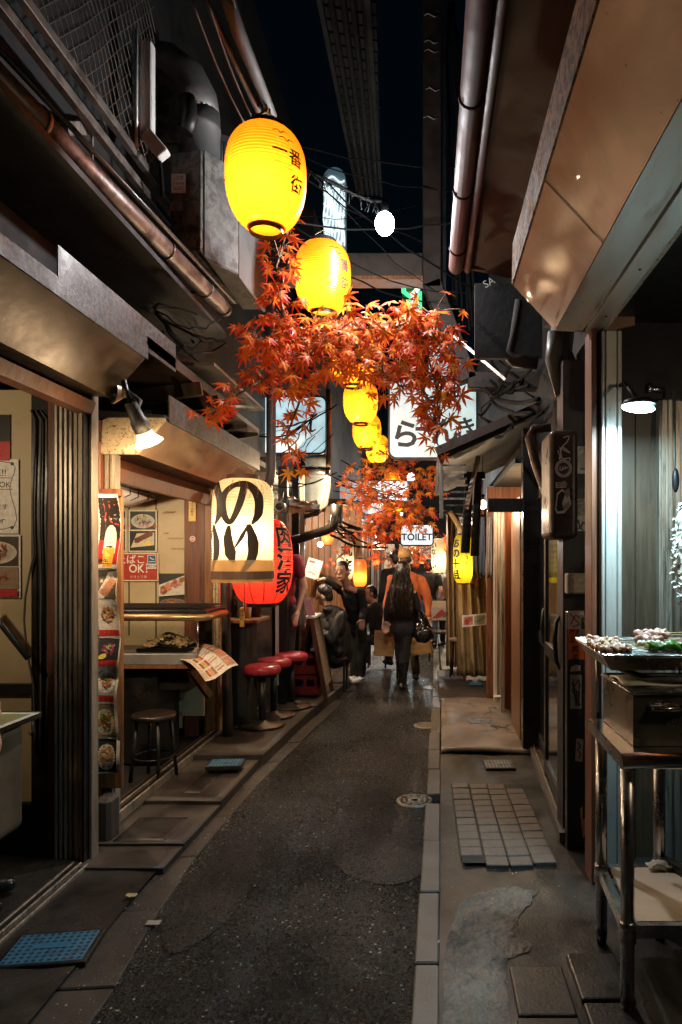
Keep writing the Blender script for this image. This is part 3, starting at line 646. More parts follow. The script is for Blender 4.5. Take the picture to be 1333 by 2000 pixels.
MB().prismY([(-1.80,2.30),(-1.73,2.30),(-1.71,2.36),(-1.80,2.40)], -.8, 3.5).build('header_board', REDW, shA)
# folded steel shutter housing, brown sloped face, speckled lip
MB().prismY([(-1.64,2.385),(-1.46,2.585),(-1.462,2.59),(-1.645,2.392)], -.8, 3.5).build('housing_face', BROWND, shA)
MB().prismY([(-1.458,2.586),(-1.452,2.586),(-1.452,2.66),(-1.458,2.66)], -.8, 3.52).build('housing_lip', GREYS, shA)
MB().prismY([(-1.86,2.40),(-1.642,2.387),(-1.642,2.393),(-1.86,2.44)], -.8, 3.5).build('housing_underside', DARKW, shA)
MB().box(-1.86,-1.60,3.5,3.53,2.41,2.7).build('housing_end', SOOT, shA)
for i, dx in enumerate((0,.035,.07)):
    MB().box(-1.80+dx,-1.788+dx,-.5,3.44,.0,.035-.004*i).build('floor_track', ALU, shA, bevel=.002)
# cables down the post
t = thing('cable_bundle', 'bundle of sagging black cables down the dark post at left', 'cable', (-2.02, 3.53, .6))
for i in range(5):
    pts = []
    for k in range(16):
        z = 2.28 - k*.115; x = -2.05 + i*.018 + .012*noise.noise(Vector((i*3.3, z*2.5, 0))) - (.05*math.sin((k-6)/6*math.pi) if i == 0 and 6 <= k <= 12 else 0)
        pts.append((x, 3.535 - .006*(i % 2), z))
    pts = [(-2.07+i*.012, 3.545, 2.33)] + pts
    MB().tube(pts, .0055, 6).build('cable', CABLE if i % 2 else RUBR, t)
MB().tube([P(57,1388,3.48), P(64,1408,3.47), P(66,1425,3.47), P(60,1436,3.47), P(56,1430,3.47)], .004, 6).build('hook', ALU, t)
# posters of the near shop
def poster(name, label, o, ux, uy, w, h, draw, m=None, cat='poster', fn=None, base=(.75,.72,.66), n=1):
    a = Art(o, ux, uy, fn); a.rect(0, 0, w, h, base, n); draw(a, w, h)
    ob = a.build(name, None, m); md = ob.modifiers.new('t', 'SOLIDIFY') if 0 else None
    return tag(ob, label, cat)
RED = (.50,.035,.03); INK = (.03,.028,.026); MEAT = [(.30,.10,.05),(.42,.17,.08),(.22,.07,.035),(.5,.25,.13)]
X1 = Vector((1,0,0)); Z1 = Vector((0,0,1)); S = 3.585/F
def beer(a, w, h):
    a.rect(0, h*.42, w, h, (.025,.02,.018)); a.rect(0, 0, w, h*.42, RED); a.oval(w*.5, h*.3, w*.22, h*.2, (.85,.75,.55)); a.rect(w*.3, .02, w*.72, h*.3, (.75,.38,.04)); a.text('"DRY"', w*.5, h*.8, h*.14, (.8,.1,.08))
poster('beer_poster', 'beer poster high on the cream panel at the left picture edge', P(-60,900,3.59), X1, Z1, 80*S, 90*S, beer)
def okp(a, w, h):
    a.line([(.02,h*.93),(w*.9,h*.95),(w*.86,h*.6),(w*.93,h*.1),(w*.1,h*.07)], .004, INK)
    for s_, v, sz in (('WiFi OK!!',.82,.05),('SMOKING OK',.66,.042),('------',.5,.04),('2階席あります',.36,.036),('2nd Floor',.18,.05)):
        a.text(s_, w*.48, h*v, sz, INK, .004)
    a.rect(.02, h*.745, w*.9, h*.755, RED); a.rect(.02, h*.59, w*.9, h*.60, RED); a.oval(w*.9,h*.94,.009,.009,INK); a.oval(w*.9,h*.08,.009,.009,INK)
poster('notice_sheet', 'hand written white notice sheet on the cream panel at left edge', P(-85,1042,3.59), X1, Z1, 122*S, 145*S, okp, base=(.8,.76,.68), cat='notice')
def food2(a, w, h):
    a.food(.01, h*.5, w-.01, h-.01, (.05,.03,.02), (.6,.5,.4), MEAT, 40); a.food(.01, h*.14, w-.01, h*.49, (.3,.2,.13), None, MEAT, 40); a.rect(.01,.008,w-.01,h*.13,RED)
poster('food_poster', 'two dish food poster below the notice at left picture edge', P(-60,1168,3.59), X1, Z1, 101*S, 124*S, food2)
# diagonal black bar and the counter with a printed sheet
MBp = MB().tube([P(-40,1165,3.45), P(56,1286,3.45)], .016, 8)
tag(MBp.build('support_bar', BLACK), 'slanted black steel bar crossing the near shop panel', 'bar')
t = thing('counter_ledge', 'cream counter ledge with rounded lower panel at left picture edge', 'counter', (-2.1, 2.9, .1))
MB().box(-2.6, P(40,0,3.2).x, 2.75, 3.25, .28, .80).build('panel', mat('dull_cream_panel',(.15,.11,.07),.5,stain=.4,dirt=(.12,.08,.05),damt=.4), t, bevel=.05, seg=4)
MB().box(-2.6, P(66,0,3.2).x, 2.55, 3.27, .80, .83).build('top', DARKW, t, bevel=.004)
def lay(a, w, h):
    a.rect(0,0,w,.05,RED); a.rect(.02,.06,w*.5,h-.03,(.55,.35,.12)); a.rect(w*.55,.06,w-.03,h-.03,(.3,.3,.12)); a.text('お品書き',w*.4,h*.8,.07,RED)
    for i in range(14): a.rect(w*.1, h*(.1+.05*i), w*.9, h*(.115+.05*i), (.35,.28,.2))
poster('menu_sheet', 'printed red and cream menu sheet lying on the left counter ledge', Vector((-2.5,2.56,.833)), X1, Vector((0,1,.0)), 2.5-1.835, .66, lay, cat='menu')

# ---- speckled end of the grill stall housing, sloped brown face
shB = thing('grill_stall', 'open yakitori stall front with sloped brown metal housing and wooden posts', 'stall', (-1.8, 4.9, 0))
YB0, YB1 = 3.9, 5.95
MB().prismY([(-1.66,2.155),(-1.505,2.345),(-1.507,2.352),(-1.665,2.162)], YB0, YB1).build('housing_face', BROWN, shB)
MB().prismY([(-1.503,2.345),(-1.495,2.345),(-1.495,2.50),(-1.503,2.50)], YB0+.02, YB1+.05).build('housing_lip', GREYS, shB)
MB().prismY([(-1.872,2.155),(-1.66,2.153),(-1.503,2.345),(-1.503,2.37),(-1.80,2.372),(-1.86,2.35)], YB0-.03, YB0-.005).build('housing_end', CREAMS, shB, bevel=.006, seg=2)
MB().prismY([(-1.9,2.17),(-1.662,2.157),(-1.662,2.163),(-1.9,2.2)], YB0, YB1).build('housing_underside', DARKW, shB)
MB().prismY([(-1.9,2.02),(-1.86,2.02),(-1.84,2.1),(-1.9,2.17)], YB0, YB1).build('lintel', REDW, shB)
MB().prismY([(-1.88,2.36),(-1.50,2.36),(-1.50,2.372),(-1.88,2.40)], YB0-.05, YB1).build('housing_roof', SOOT, shB)
ribbed(-1.86,-1.80,3.90,3.97,0,2.16,2,.01).build('near_post', ALUR, shB)
MB().box(-1.90,-1.865,3.86,3.95,0,2.35).build('near_wood_post', REDW, shB, bevel=.004)
MB().box(-1.99,-1.885,3.60,3.88,0,2.4).build('party_wall', BLACK, shB)
MB().box(-1.83,-1.735,3.70,3.83,.0,.255).build('footing', CONC, shB, bevel=.02)
MB().box(-1.93,-1.86,5.84,5.93,0,2.17).build('far_wood_post', WOOD, shB, bevel=.006)
ribbed(-1.86,-1.80,5.85,5.93,0,2.17,2,.008).build('far_post', CREAMS, shB)
MB().box(-2.13,-1.93,5.92,5.97,.0,2.17).build('wood_jamb', REDW, shB, bevel=.004)
MB().box(-3.5,-2.13,5.95,6.0,.0,2.4).build('far_panel', CREAMW, shB)
for x, z0, z1 in ((-2.385,.7,2.1),(-2.62,.9,2.1)): MB().box(x-.004,x+.004,5.942,5.95,z0,z1).build('panel_joint', DARKW, shB)
for px, py, w in ((323,998,20),(327,1050,30),(335,1070,24),(318,1000,22),(320,1040,8)): MB().box(P(px,0,5.94).x, P(px+w,0,5.94).x, 5.94, 5.95, P(0,py+3,5.94).z, P(0,py,5.94).z).build('tape_strip', mat('brown_tape',(.35,.24,.13),.5), shB)
MB().box(-3.55,-3.5,3.6,6,0,2.4).build('back_wall', REDW, shB); MB().box(-3.5,-1.9,3.62,3.68,0,2.4).build('near_wall', SOOT, shB)
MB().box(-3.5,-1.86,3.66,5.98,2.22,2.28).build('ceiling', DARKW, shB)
MB().box(-3.5,-1.9,3.6,6,-.03,.03).build('floor', SOOT, shB)
for i in range(4): MB().box(-1.90+.03*i,-1.885+.03*i,3.95,5.9,.03,.098-.004*(i%2)).build('floor_track', ALU if i % 2 else DARKW, shB, bevel=.002)
# rail with hooks and sloping cloth hood inside
k = MB(); k.tube([P(226,945,5.0), P(305,968,5.35)], .009, 6)
for u in (.35,.55,.8):
    p = P(226,945,5.0).lerp(P(305,968,5.35), u); k.tube([p+Vector((0,0,.03)), p+Vector((0,0,-.05)), p+Vector((-.05,-.03,-.08))], .005, 5)
k.build('hook_rail', BLACK, shB)
MB().sheet(lambda u, v: P(226,950,5.1).lerp(P(300,975,5.5), u) + Vector((-.25*v, .1*v, -.14*v*(1-u*.6))), 6, 4).build('hood', WHITE, shB, solid=.004)
S2 = 5.93/F
def dishes(a, w, h):
    a.food(.012, h*.53, w-.012, h-.012, (.04,.04,.03), (.55,.55,.5), [(.6,.55,.45),(.4,.36,.3),(.25,.15,.15)], 45, (.55,.5,.2)); a.text('ハイボール', w*.68, h*.62, .035, (.75,.15,.1), .01)
    a.rect(.012,.012,w-.012,h*.5,(.02,.02,.018)); a.poly([(.02,.1*h),(w-.02,.16*h),(w-.02,.46*h),(w*.3,.44*h)],(.6,.52,.36))
    for i in range(9): a.oval(w*(.28+.065*i), h*(.27+.02*i), w*.07, h*.07, (.12+.04*random.random(),.04,.025), 0, 10, .2)
    a.oval(w*.7,h*.2,w*.1,h*.05,(.8,.6,.1))
poster('dish_photo_board', 'framed board of two dish photos high on the stall back panel', P(252,1078,5.93), X1, Z1, 55*S2, 82*S2, dishes, base=(.7,.66,.5))
poster('dish_photo_strip', 'narrow dish photo strip left of the framed dish board', P(222,1078,5.93), X1, Z1, 26*S2, 82*S2, dishes, base=(.7,.66,.5))
def smoke(a, w, h):
    a.rect(.01,.01,w-.01,h-.01,(.42,.045,.03)); a.text('たばこ', w*.34, h*.78, .085, (.8,.78,.72), .01); a.text('OK！', w*.52, h*.46, .10, (.8,.78,.72), .015, .9); a.text('やきとり亭', w*.52, h*.15, .03, (.7,.6,.55))
    a.rect(w*.74,h*.44,w*.95,h*.93,(.7,.7,.68)); a.rect(w*.755,h*.62,w*.935,h*.91,(.03,.10,.16)); a.rect(w*.775,h*.68,w*.915,h*.70,(.8,.8,.8)); a.line([(w*.8,h*.85),(w*.84,h*.79),(w*.9,h*.77)],.006,(.8,.8,.8)); a.text('喫煙OK',w*.845,h*.53,.028,INK,.01)
poster('smoking_sign', 'red sign reading OK with white lettering on stall back panel', P(228,1135,5.93), X1, Z1, 82*S2, 55*S2, smoke, base=(.7,.62,.45), cat='sign')
poster('art_card', 'small cream card with black brush drawing above the dish board', P(288,978,5.9), X1, Z1, 18*S2, 18*S2, lambda a, w, h: (a.rect(.006,.006,w-.006,h-.006,(.6,.55,.4)), a.line([(w*.2,h*.3),(w*.45,h*.7),(w*.5,h*.3),(w*.85,h*.6)],.006,INK)), base=INK, cat='card')
def skew(a, w, h):
    a.poly([(0,0),(w,.1*h),(w,.95*h),(0,.5*h)],(.62,.58,.5))
    for i in range(26):
        u = random.random(); a.oval(w*(.1+.8*u), h*(.25+.5*u+random.uniform(-.14,.14)), w*.1, h*.09, tuple(c*random.uniform(.8,1.5) for c in MEAT[i%4]), random.random(), 8, .3)
poster('skewer_photo', 'photo of grilled skewers on a plate on the cream panel', P(311,1165,5.935), X1, Z1, 54*S2, 45*S2, skew, base=(.03,.028,.02))
poster('bowl_photo', 'photo of a round meat bowl just above the wire rack', P(311,1186,5.935), X1, Z1, 54*S2, 20*S2, lambda a, w, h: a.food(0,0,w,h,(.04,.035,.03),(.2,.18,.16),MEAT,40), base=(.03,.028,.02))
poster('camera_notice', 'narrow yellow vertical notice strip on the dark door jamb', P(369,1018,5.91), X1, Z1, 14*S2, 57*S2, lambda a, w, h: (a.vtext('防犯カメラ作動中', w*.5, h*.92, .026, INK, .01, .98),), base=(.75,.45,.05), cat='notice')
poster('round_sticker', 'small round red and white sticker on the wood jamb', P(371,1058,5.91), X1, Z1, .05, .05, lambda a, w, h: (a.oval(w/2,h/2,w*.5,h*.5,(.7,.65,.6)), a.oval(w/2,h/2,w*.38,h*.38,(.6,.05,.03)), a.rect(w*.25,h*.42,w*.75,h*.58,(.75,.7,.65))), base=(.15,.05,.022), cat='sticker')
# long curling photo menu on its board
t = thing('menu_board', 'tall wooden board with a curling strip of dish photos at stall corner', 'menu board', (-1.84, 3.86, .26))
xb0, xb1 = P(187,0,3.83).x, P(238,0,3.83).x
MB().box(xb0, xb1, 3.835, 3.862, .27, 1.945).build('board', WOOD, t, bevel=.004)
MB().box(xb0+.01, xb1+.002, 3.80, 3.834, 1.91, 1.95).build('clip_rail', REDW, t, bevel=.003)
pw, ph = .125, 1.555
def mfn(u, v, lift):
    c = .012*math.sin(v*11+.6) + .006*math.sin(v*23)
    return Vector((xb0+.022+u + .010*math.sin(v*9.5+1), 3.815 - abs(c)*1.2 - lift - .012*(u/pw-.5)**2*4, .365+v))
a = Art((0,0,0), X1, Z1, mfn); a.rect(0,0,pw,ph,(.72,.71,.68),60)
def mrect(v0, v1, c): a.rect(.006, v0, pw-.004, v1, c, 10)
mrect(1.30,1.535,(.03,.022,.02)); mrect(1.165,1.30,(.48,.03,.035)); a.text('"DRY"', pw*.5, 1.485, .036, (.75,.12,.08), .01, .8); a.text('SUPER', pw*.5, 1.512, .013, (.7,.1,.08))
a.line([(.03,1.41),(.042,1.455),(.06,1.41),(.075,1.395),(.11,1.385)], .006, (.7,.09,.05)); a.text('BEER', .085, 1.44, .010, (.7,.7,.7)); a.text('クリア', .09, 1.42, .009, (.7,.7,.7))
a.oval(.066,1.31,.034,.075,(.78,.74,.68)); a.rect(.032,1.225,.1,1.31,(.78,.74,.68),4); a.text('"DRY"',.066,1.285,.022,(.35,.15,.12),.01,.8); a.oval(.066,1.262,.022,.006,INK); a.poly([(.034,1.255),(.098,1.255),(.092,1.15),(.04,1.15)],(.72,.38,.05)); a.poly([(.045,1.24),(.075,1.22),(.06,1.16),(.045,1.17)],(.8,.55,.12)); a.text('樽生', .04, 1.182, .03, INK, .02)
a.rect(0,1.142,pw,1.15,(.72,.71,.68),2)
a.food(.006,.975,pw-.004,1.135,(.10,.08,.06),None,[(.5,.3,.2),(.4,.17,.1),(.55,.4,.3)],10); a.poly([(.006,.975),(.05,.975),(pw-.004,1.08),(pw-.004,1.13),(.07,1.12)],(.62,.58,.53))
for i in range(9): a.oval(.05+.006*i,1.0+.0095*i,.026,.009,tuple(c*(.8+.07*i) for c in (.42,.2,.12)),-.6,10,.15)
a.food(.006,.80,pw-.004,.97,(.60,.55,.5),None,[(.45,.24,.12),(.55,.33,.18),(.36,.17,.08)],44); mrect(.765,.80,RED); a.text('やきとり',.05,.785,.014,(.7,.6,.55))
mrect(.755,.763,(.7,.7,.68)); a.food(.006,.635,pw-.004,.752,(.03,.03,.035),None,[(.35,.07,.12),(.28,.05,.09),(.45,.16,.2)],46,(.4,.55,.25)); a.oval(.035,.655,.022,.014,(.8,.65,.1),.4); mrect(.602,.634,RED); a.text('まぐろ',.045,.62,.014,(.7,.6,.55))
a.food(.006,.44,pw-.004,.60,(.35,.36,.34),(.66,.65,.6),[(.5,.2,.13),(.36,.12,.07),(.58,.32,.22)],40,(.1,.26,.05)); mrect(.405,.438,RED); a.text('から揚げ',.045,.42,.013,(.7,.6,.55))
mrect(.395,.403,(.72,.71,.68)); a.food(.006,.205,pw-.004,.393,(.30,.24,.15),(.68,.62,.45),[(.42,.2,.07),(.34,.15,.05)],40,(.08,.2,.04)); a.food(.006,.02,pw-.004,.2,(.02,.02,.022),(.55,.48,.36),[(.5,.27,.14),(.6,.42,.26),(.4,.2,.1)],40)
a.build('photo_strip', t)
# counter with glass case, wire rack, rolled edge, food
t = thing('grill_counter', 'stall counter with steel-rimmed glass case and blackened rack', 'counter', (-1.9, 5.1, 0))
cx0, cx1 = -2.75, -1.66
MB().box(cx0, -1.70, 4.97, 5.5, .79, .87).build('top_edge', mat('grey_counter_edge',(.20,.19,.18),.5,dirt=(.3,.28,.25),damt=.3,dscale=3), t, bevel=.004)
MB().box(cx0, -1.69, 4.96, 5.5, .765,.788).build('wood_edge', WOOD, t)
MB().box(cx0,-2.02,5.05,5.5,.05,.765).build('cabinet', BLACK, t); MB().box(-2.02,-1.8,5.1,5.5,.58,.765).build('drawer', BLACK, t, bevel=.004)
MB().box(-2.02,-1.82,5.5,5.52,.30,.60).build('lower_panel', CREAMW, t)
MB().beam((-1.76,5.0,.76),(-1.68,5.2,.52),.04,.05).build('bracket', WOOD, t)
MB().tube([(cx0,4.98,1.135),(-1.66,4.98,1.135),(-1.63,5.02,1.135),(-1.63,5.45,1.135)], .026, 10).build('rolled_edge', mat('brass_edge',(.42,.28,.15),.35,metal=.7,dirt=(.2,.12,.06),damt=.4), t)
MB().box(cx0,-1.64,5.0,5.48,1.16,1.185).build('rack_tray', BLACK, t, bevel=.004)
k = MB()
for i in range(48): x = cx0 + i*.0225; k.box(x, x+.006, 5.0, 5.46, 1.195, 1.203)
for i in range(10): y = 5.01 + i*.05; k.box(cx0, -1.655, y, y+.006, 1.203, 1.21)
k.build('wire_rack', BLACK, t)
gm = thin_glass('case_glass')
MB().box(-2.6,-1.70,5.0,5.006,.89,1.11).build('glass_pane', gm, t); MB().box(-1.706,-1.70,5.0,5.4,.89,1.11).build('glass_pane', gm, t)
MB().tube([(-1.70,5.0,.88),(-1.70,5.0,1.12)], .007, 6).build('case_upright', STEEL, t)
tray = thing('food_tray', 'black tray heaped with grilled dried fish in the glass case', 'food tray', (-2.0, 5.15, .88))
MB().prismZ([(-2.17,5.04),(-1.80,5.04),(-1.78,5.36),(-2.19,5.36)], .873,.90).build('tray', BLKPL, tray, bevel=.004)
fm = mat('grilled_oyster', (.55,.40,.22), .5, var=.6, scale=18, bump=.8, bscale=60, dirt=(.16,.09,.04), damt=.5, dscale=22)
for i in range(46):
    u, v = random.random(), random.random(); c = Vector((-2.13+.31*u, 5.08+.24*v, .905+.10*math.sin(math.pi*u)*(1-abs(v-.5))*random.uniform(.5,1.1)))
    mb = MB(); n0 = random.random()*50
    mb.sheet(lambda p, q: c + Matrix.Rotation(n0, 3, 'Z') @ Matrix.Rotation(.6*math.sin(n0*3), 3, 'X') @ Vector(((p-.5)*.085*(1-.6*abs(q-.5)), (q-.5)*.06, .022*noise.noise(Vector((p*3.5, q*3.5, n0)))+.012*math.cos((p-.5)*3))), 7, 6)
    mb.build('fish_piece', fm, tray, solid=.004)
# drooping printed menu
def drop(u, v, lift):
    w = u/.40; h = v/.30
    p = P(352,1288,4.95).lerp(P(402,1331,4.78), min(1,1-h)) ; q = P(398,1258,5.2).lerp(P(466,1300,5.0), min(1,1-h))
    r = p.lerp(q, w); r.z += .035*math.sin(math.pi*(1-h))*(1) - .012*math.sin(w*6); return r + Vector((0,-.3,1)).normalized()*lift
a = Art((0,0,0), X1, Z1, drop)
def grid(u0, v0, u1, v1, c):
    nu, nv = 6, 6; vs = [(u0+(u1-u0)*i/nu, v0+(v1-v0)*j/nv) for j in range(nv+1) for i in range(nu+1)]
    a.shape(vs, [(j*(nu+1)+i, j*(nu+1)+i+1, (j+1)*(nu+1)+i+1, (j+1)*(nu+1)+i) for j in range(nv) for i in range(nu)], c)
grid(0,0,.40,.30,(.74,.68,.6)); grid(.005,.01,.06,.29,(.62,.45,.28))
for j in range(4):
    for i, c in enumerate(((.45,.12,.06),(.6,.4,.1),(.35,.14,.07))): grid(.07+.035*i,.02+.07*j,.10+.035*i,.075+.07*j,tuple(x*random.uniform(.6,1.3) for x in c))
    grid(.18,.03+.07*j,.27,.038+.07*j,(.5,.12,.1)); grid(.18,.05+.07*j,.26,.056+.07*j,(.35,.3,.27))
for j in range(4): grid(.285,.015+.07*j,.39,.078+.07*j,random.choice([(.4,.08,.05),(.3,.2,.16),(.5,.3,.2)])); grid(.30,.03+.07*j,.36,.055+.07*j,random.choice([(.6,.3,.18),(.65,.6,.55)]))
tag(a.build('menu_sheet', None, print_mat('laminated_sheet', .15)), 'laminated photo menu drooping off the grill counter', 'menu')
# black stool inside the stall
def leg_stool(name, label, c, r, h, seatm, legm, cat='stool'):
    t = thing(name, label, cat, c); c = Vector(c)
    MB().lathe([(r*.3,h-.035),(r,h-.035),(r*1.02,h-.02),(r,h-.004),(r*.9,h)], 24, c).build('seat', seatm, t)
    for a in (.6,2.2,3.75,5.3): MB().tube([c+Vector((math.cos(a)*r*.75,math.sin(a)*r*.75,h-.03)), c+Vector((math.cos(a)*r*1.05,math.sin(a)*r*1.05,0))], .013, 8).build('leg', legm, t)
    MB().tube([c+Vector((math.cos(k*.3927)*r*.93,math.sin(k*.3927)*r*.93,h*.35)) for k in range(16)], .007, 6, closed=True).build('foot_ring', legm, t)
    return t
leg_stool('round_stool', 'brown round stool with thin black legs under the grill counter', (-1.90,4.70,.05), .145, .45, mat('dark_seat_wood',(.018,.009,.005),.4,var=.4), BLACK)

# ---- counter bar beyond the stall
shC = thing('counter_bar', 'dark counter bar front behind the lanterns and red stools', 'bar', (-1.85, 7.5, 0))
MB().tube([P(446,1458,5.75)+Vector((0,0,.0)), P(445,1400,5.75), P(441,1170,5.75), P(440,960,5.75)], [.05,.042,.036,.036], 10).build('round_post', DARKW, shC)
MB().box(-2.6,P(525,0,6.4).x,5.98,6.45,1.0,1.03).build('bar_top', WOOD, shC, bevel=.004)
MB().box(-2.6,-1.62,6.05,6.4,.1,1.0).build('bar_front', SOOT, shC)
MB().box(-2.7,-1.60,6.9,6.95,.09,2.6).build('inner_wall', mat('bar_back_wall',(.10,.075,.06),.6,dirt=(.03,.02,.015),damt=.5,dscale=2), shC)
MB().box(-2.75,-2.7,5.95,9.5,0,2.6).build('back_wall', REDW, shC); MB().box(-2.75,-1.6,5.98,9.6,2.45,2.5).build('ceiling', SOOT, shC)
MB().box(-2.75,-1.55,5.95,9.6,.02,.09).build('floor', SOOT, shC)
MB().box(P(545,0,6.9).x,P(563,0,6.9).x,6.86,6.94,.085,2.5).build('black_post', BLACK, shC, bevel=.005)
MB().box(P(540,0,6.88).x,P(546,0,6.88).x,6.84,6.86,.3,1.1).build('steel_strip', ALUW, shC)
MB().box(P(587,0,7.6).x,P(596,0,7.6).x,7.56,7.62,.085,2.5).build('steel_post', ALU, shC, bevel=.003)
MB().box(P(572,0,7.7).x,P(586,0,7.7).x,7.64,7.7,.085,2.5).build('black_post', BLACK, shC, bevel=.004)
MB().box(-1.60,-1.585,6.95,9.5,.085,.5).build('skirting', SOOT, shC)
for i in range(9):
    x0 = P(598,0,9.3).x + i*.085; MB().box(x0, x0+.08, 9.3, 9.33, .085, 2.3).build('wall_plank', WOOD, shC, bevel=.004)
for i in range(4): MB().box(-1.80+.03*i,-1.785+.03*i,5.98,6.85,.07,.098-.004*(i%2)).build('floor_track', ALU if i % 2 else DARKW, shC, bevel=.002)
MB().box(-2.5,-1.5,8.3,8.7,.72,.75).build('wall_counter', WOOD, shC, bevel=.004)
# glasses, bottles, chopstick box on the bar
gl = thin_glass('bar_glass',(.8,.85,.88),.3)
for i, (px, h, lab) in enumerate(((484,.17,'tall white tumbler standing on the wooden bar top'),(466,.10,'short clear glass on bar top nearest the post'))):
    c = Vector((P(px,0,6.2).x, 6.2, 1.03)); tag(MB().lathe([(.03,0),(.04,h),(.036,h),(.027,.006)], 16, c).build('glass', gl if i else WHITE), lab, 'glass')
for i, px in enumerate((457,495,503)):
    c = Vector((P(px,0,6.3).x, 6.3, 1.03)); m = mat('bottle%d'%i, ((.015,.02,.05),(.02,.02,.02),(.05,.02,.01))[i], .12, bump=0)
    tag(MB().lathe([(.035,0),(.036,.13),(.014,.19),(.013,.24),(.015,.24),(.015,.255)], 16, c).build('bottle', m), ('dark blue bottle on the bar top behind the round post','black sauce bottle on the bar top, left of a brown one','brown sauce bottle at right end of the bar top')[i], 'bottle')
t = thing('chopstick_case','yellow vertical chopstick case with black lettering at bar edge','case',(P(475,0,6.0).x,6.0,1.0))
MB().box(P(471,0,6).x,P(479,0,6).x,5.96,6.0,.97,1.14).build('case', mat('yellow_case',(.5,.33,.06),.5), t, bevel=.003)
Art(Vector((P(471,0,6).x,5.959,.97)),X1,Z1).vtext('おはし',.018,.14,.032,INK,.01).build('lettering', t)
# three red stools
rs = thing('bar_stool', 'nearest red vinyl bar stool on a black post', 'stool', (-1.49,6.07,.085), 'red bar stools by the counter')
c = wloc(rs); VIN = mat('red_vinyl',(.36,.028,.045),.3,var=.12,scale=6,bump=.12,bscale=30,dirt=(.2,.02,.03),damt=.3,coat=.3)
MB().lathe([(.12,.46),(.158,.465),(.166,.485),(.165,.515),(.15,.535),(.10,.545),(.0,.548)], 36, c).build('seat', VIN, rs)
MB().lathe([(.125,.445),(.125,.462)], 24, c).build('seat_plate', BLACK, rs)
MB().tube([c+Vector((0,0,.01)), c+Vector((0,0,.45))], .032, 16).build('post', BLACK, rs)
MB().lathe([(.195,0),(.197,.01),(.185,.018),(.06,.028),(.034,.05)], 36, c).build('base', mat('worn_base',(.05,.038,.03),.45,metal=.4,dirt=(.12,.06,.03),damt=.4,dscale=9), rs)
copy_tree(rs, (-1.476,6.46,.085), label='middle red vinyl bar stool of the row of three'); copy_tree(rs, (-1.392,6.86,.085), label='farthest red vinyl bar stool of three, beside the crate')
# red beer crate pair
def crate(z, label):
    t = thing('beer_crate', label, 'crate', (-1.34,7.45,z)); cm = mat('red_crate_plastic',(.30,.028,.018),.45,var=.15,bump=.1,dirt=(.15,.015,.01),damt=.3)
    x0, x1, y0, y1, h = -1.49,-1.20,7.34,7.60,.225
    MB().box(x0,x1,y0,y1,z,z+.012).build('base', cm, t)
    def wall(f, w):
        # panel with two hand windows, as strips
        mb = MB()
        for (u0,u1,v0,v1) in ((0,w,0,.10),(0,.04,.10,.185),(w/2-.015,w/2+.015,.10,.185),(w-.04,w,.10,.185),(0,w,.185,h)): f(mb,u0,u1,v0,v1)
        for v in (.1,.19): f(mb,-.004,w+.004,v-.006,v+.006,.006)
        mb.build('side_wall', cm, t)
    wall(lambda mb,u0,u1,v0,v1,e=0: mb.box(x0+u0,x0+u1,y0-e,y0+.012,z+v0,z+v1), x1-x0)
    wall(lambda mb,u0,u1,v0,v1,e=0: mb.box(x0+u0,x0+u1,y1-.012,y1+e,z+v0,z+v1), x1-x0)
    wall(lambda mb,u0,u1,v0,v1,e=0: mb.box(x0-e,x0+.012,y0+u0+.012,y0+u1-.012,z+v0,z+v1), y1-y0)
    wall(lambda mb,u0,u1,v0,v1,e=0: mb.box(x1-.012,x1+e,y0+u0+.012,y0+u1-.012,z+v0,z+v1), y1-y0)
crate(.09,'lower red plastic beer crate of two stacked behind the stools'); crate(.318,'upper red plastic beer crate stacked beside the folding sign')
# folding sign board
t = thing('folding_sign','wooden folding sign board with handwritten panels beside the crates','sign board',(-1.2,7.4,.09))
bd = mat('sign_frame_wood',(.09,.04,.022),.5,var=.4,stretch=(6,6,.6)); pn = mat('sign_panel',(.36,.28,.2),.6,var=.3,scale=40,bump=.1,dirt=(.12,.08,.06),damt=.6,dscale=60,dsharp=.04)
ap = P(607,1208,7.25)
for sgn, foot in ((1, P(637,1366,7.2)), (-1, P(571,1345,7.55))):
    for dy in (-.0,.42):
        MB().beam(ap+Vector((.01*sgn,dy,0)), Vector((foot.x, foot.y+dy*1.1, .09)), .02, .045, up=(sgn,0,1)).build('frame_leg', bd, t)
    a0 = ap+Vector((.014*sgn,.02,-.03)); b0 = Vector((foot.x,foot.y+.02,.22)); e = Vector((0,.40,0))
    MB().add([a0,b0,b0+e,a0+e],[(0,1,2,3)]).build('panel', pn, t, solid=.012)
MB().box(ap.x-.05,ap.x+.05,ap.y-.02,ap.y+.45,ap.z,ap.z+.025).build('top_rail', WHITE, t, bevel=.003)
poster('flyer','pink flyer propped up on top of the folding sign', ap+Vector((-.02,-.03,.02)), (Vector((.09,0,.02))).normalized(), Vector((-.06,.0,.2)).normalized(), .08,.20, lambda a,w,h:[a.rect(w*.1,h*(.1+.1*i),w*.9,h*(.14+.1*i),(.5,.12,.15)) for i in range(8)], base=(.65,.42,.42), cat='flyer')
# paper notices on planks
poster('notice_sheet','tilted white menu notice on the wood wall behind pointing man', P(593,1125,9.0), Vector((.95,0,-.28)), Vector((.28,0,.95)), .2,.26, lambda a,w,h:(a.rect(w*.1,h*.78,w*.5,h*.88,(.65,.1,.05)),a.line([(w*.2,h*.25),(w*.4,h*.3),(w*.7,h*.22)],.008,INK),a.rect(w*.2,h*.5,w*.8,h*.52,(.5,.45,.4))), base=(.8,.76,.7), cat='notice')
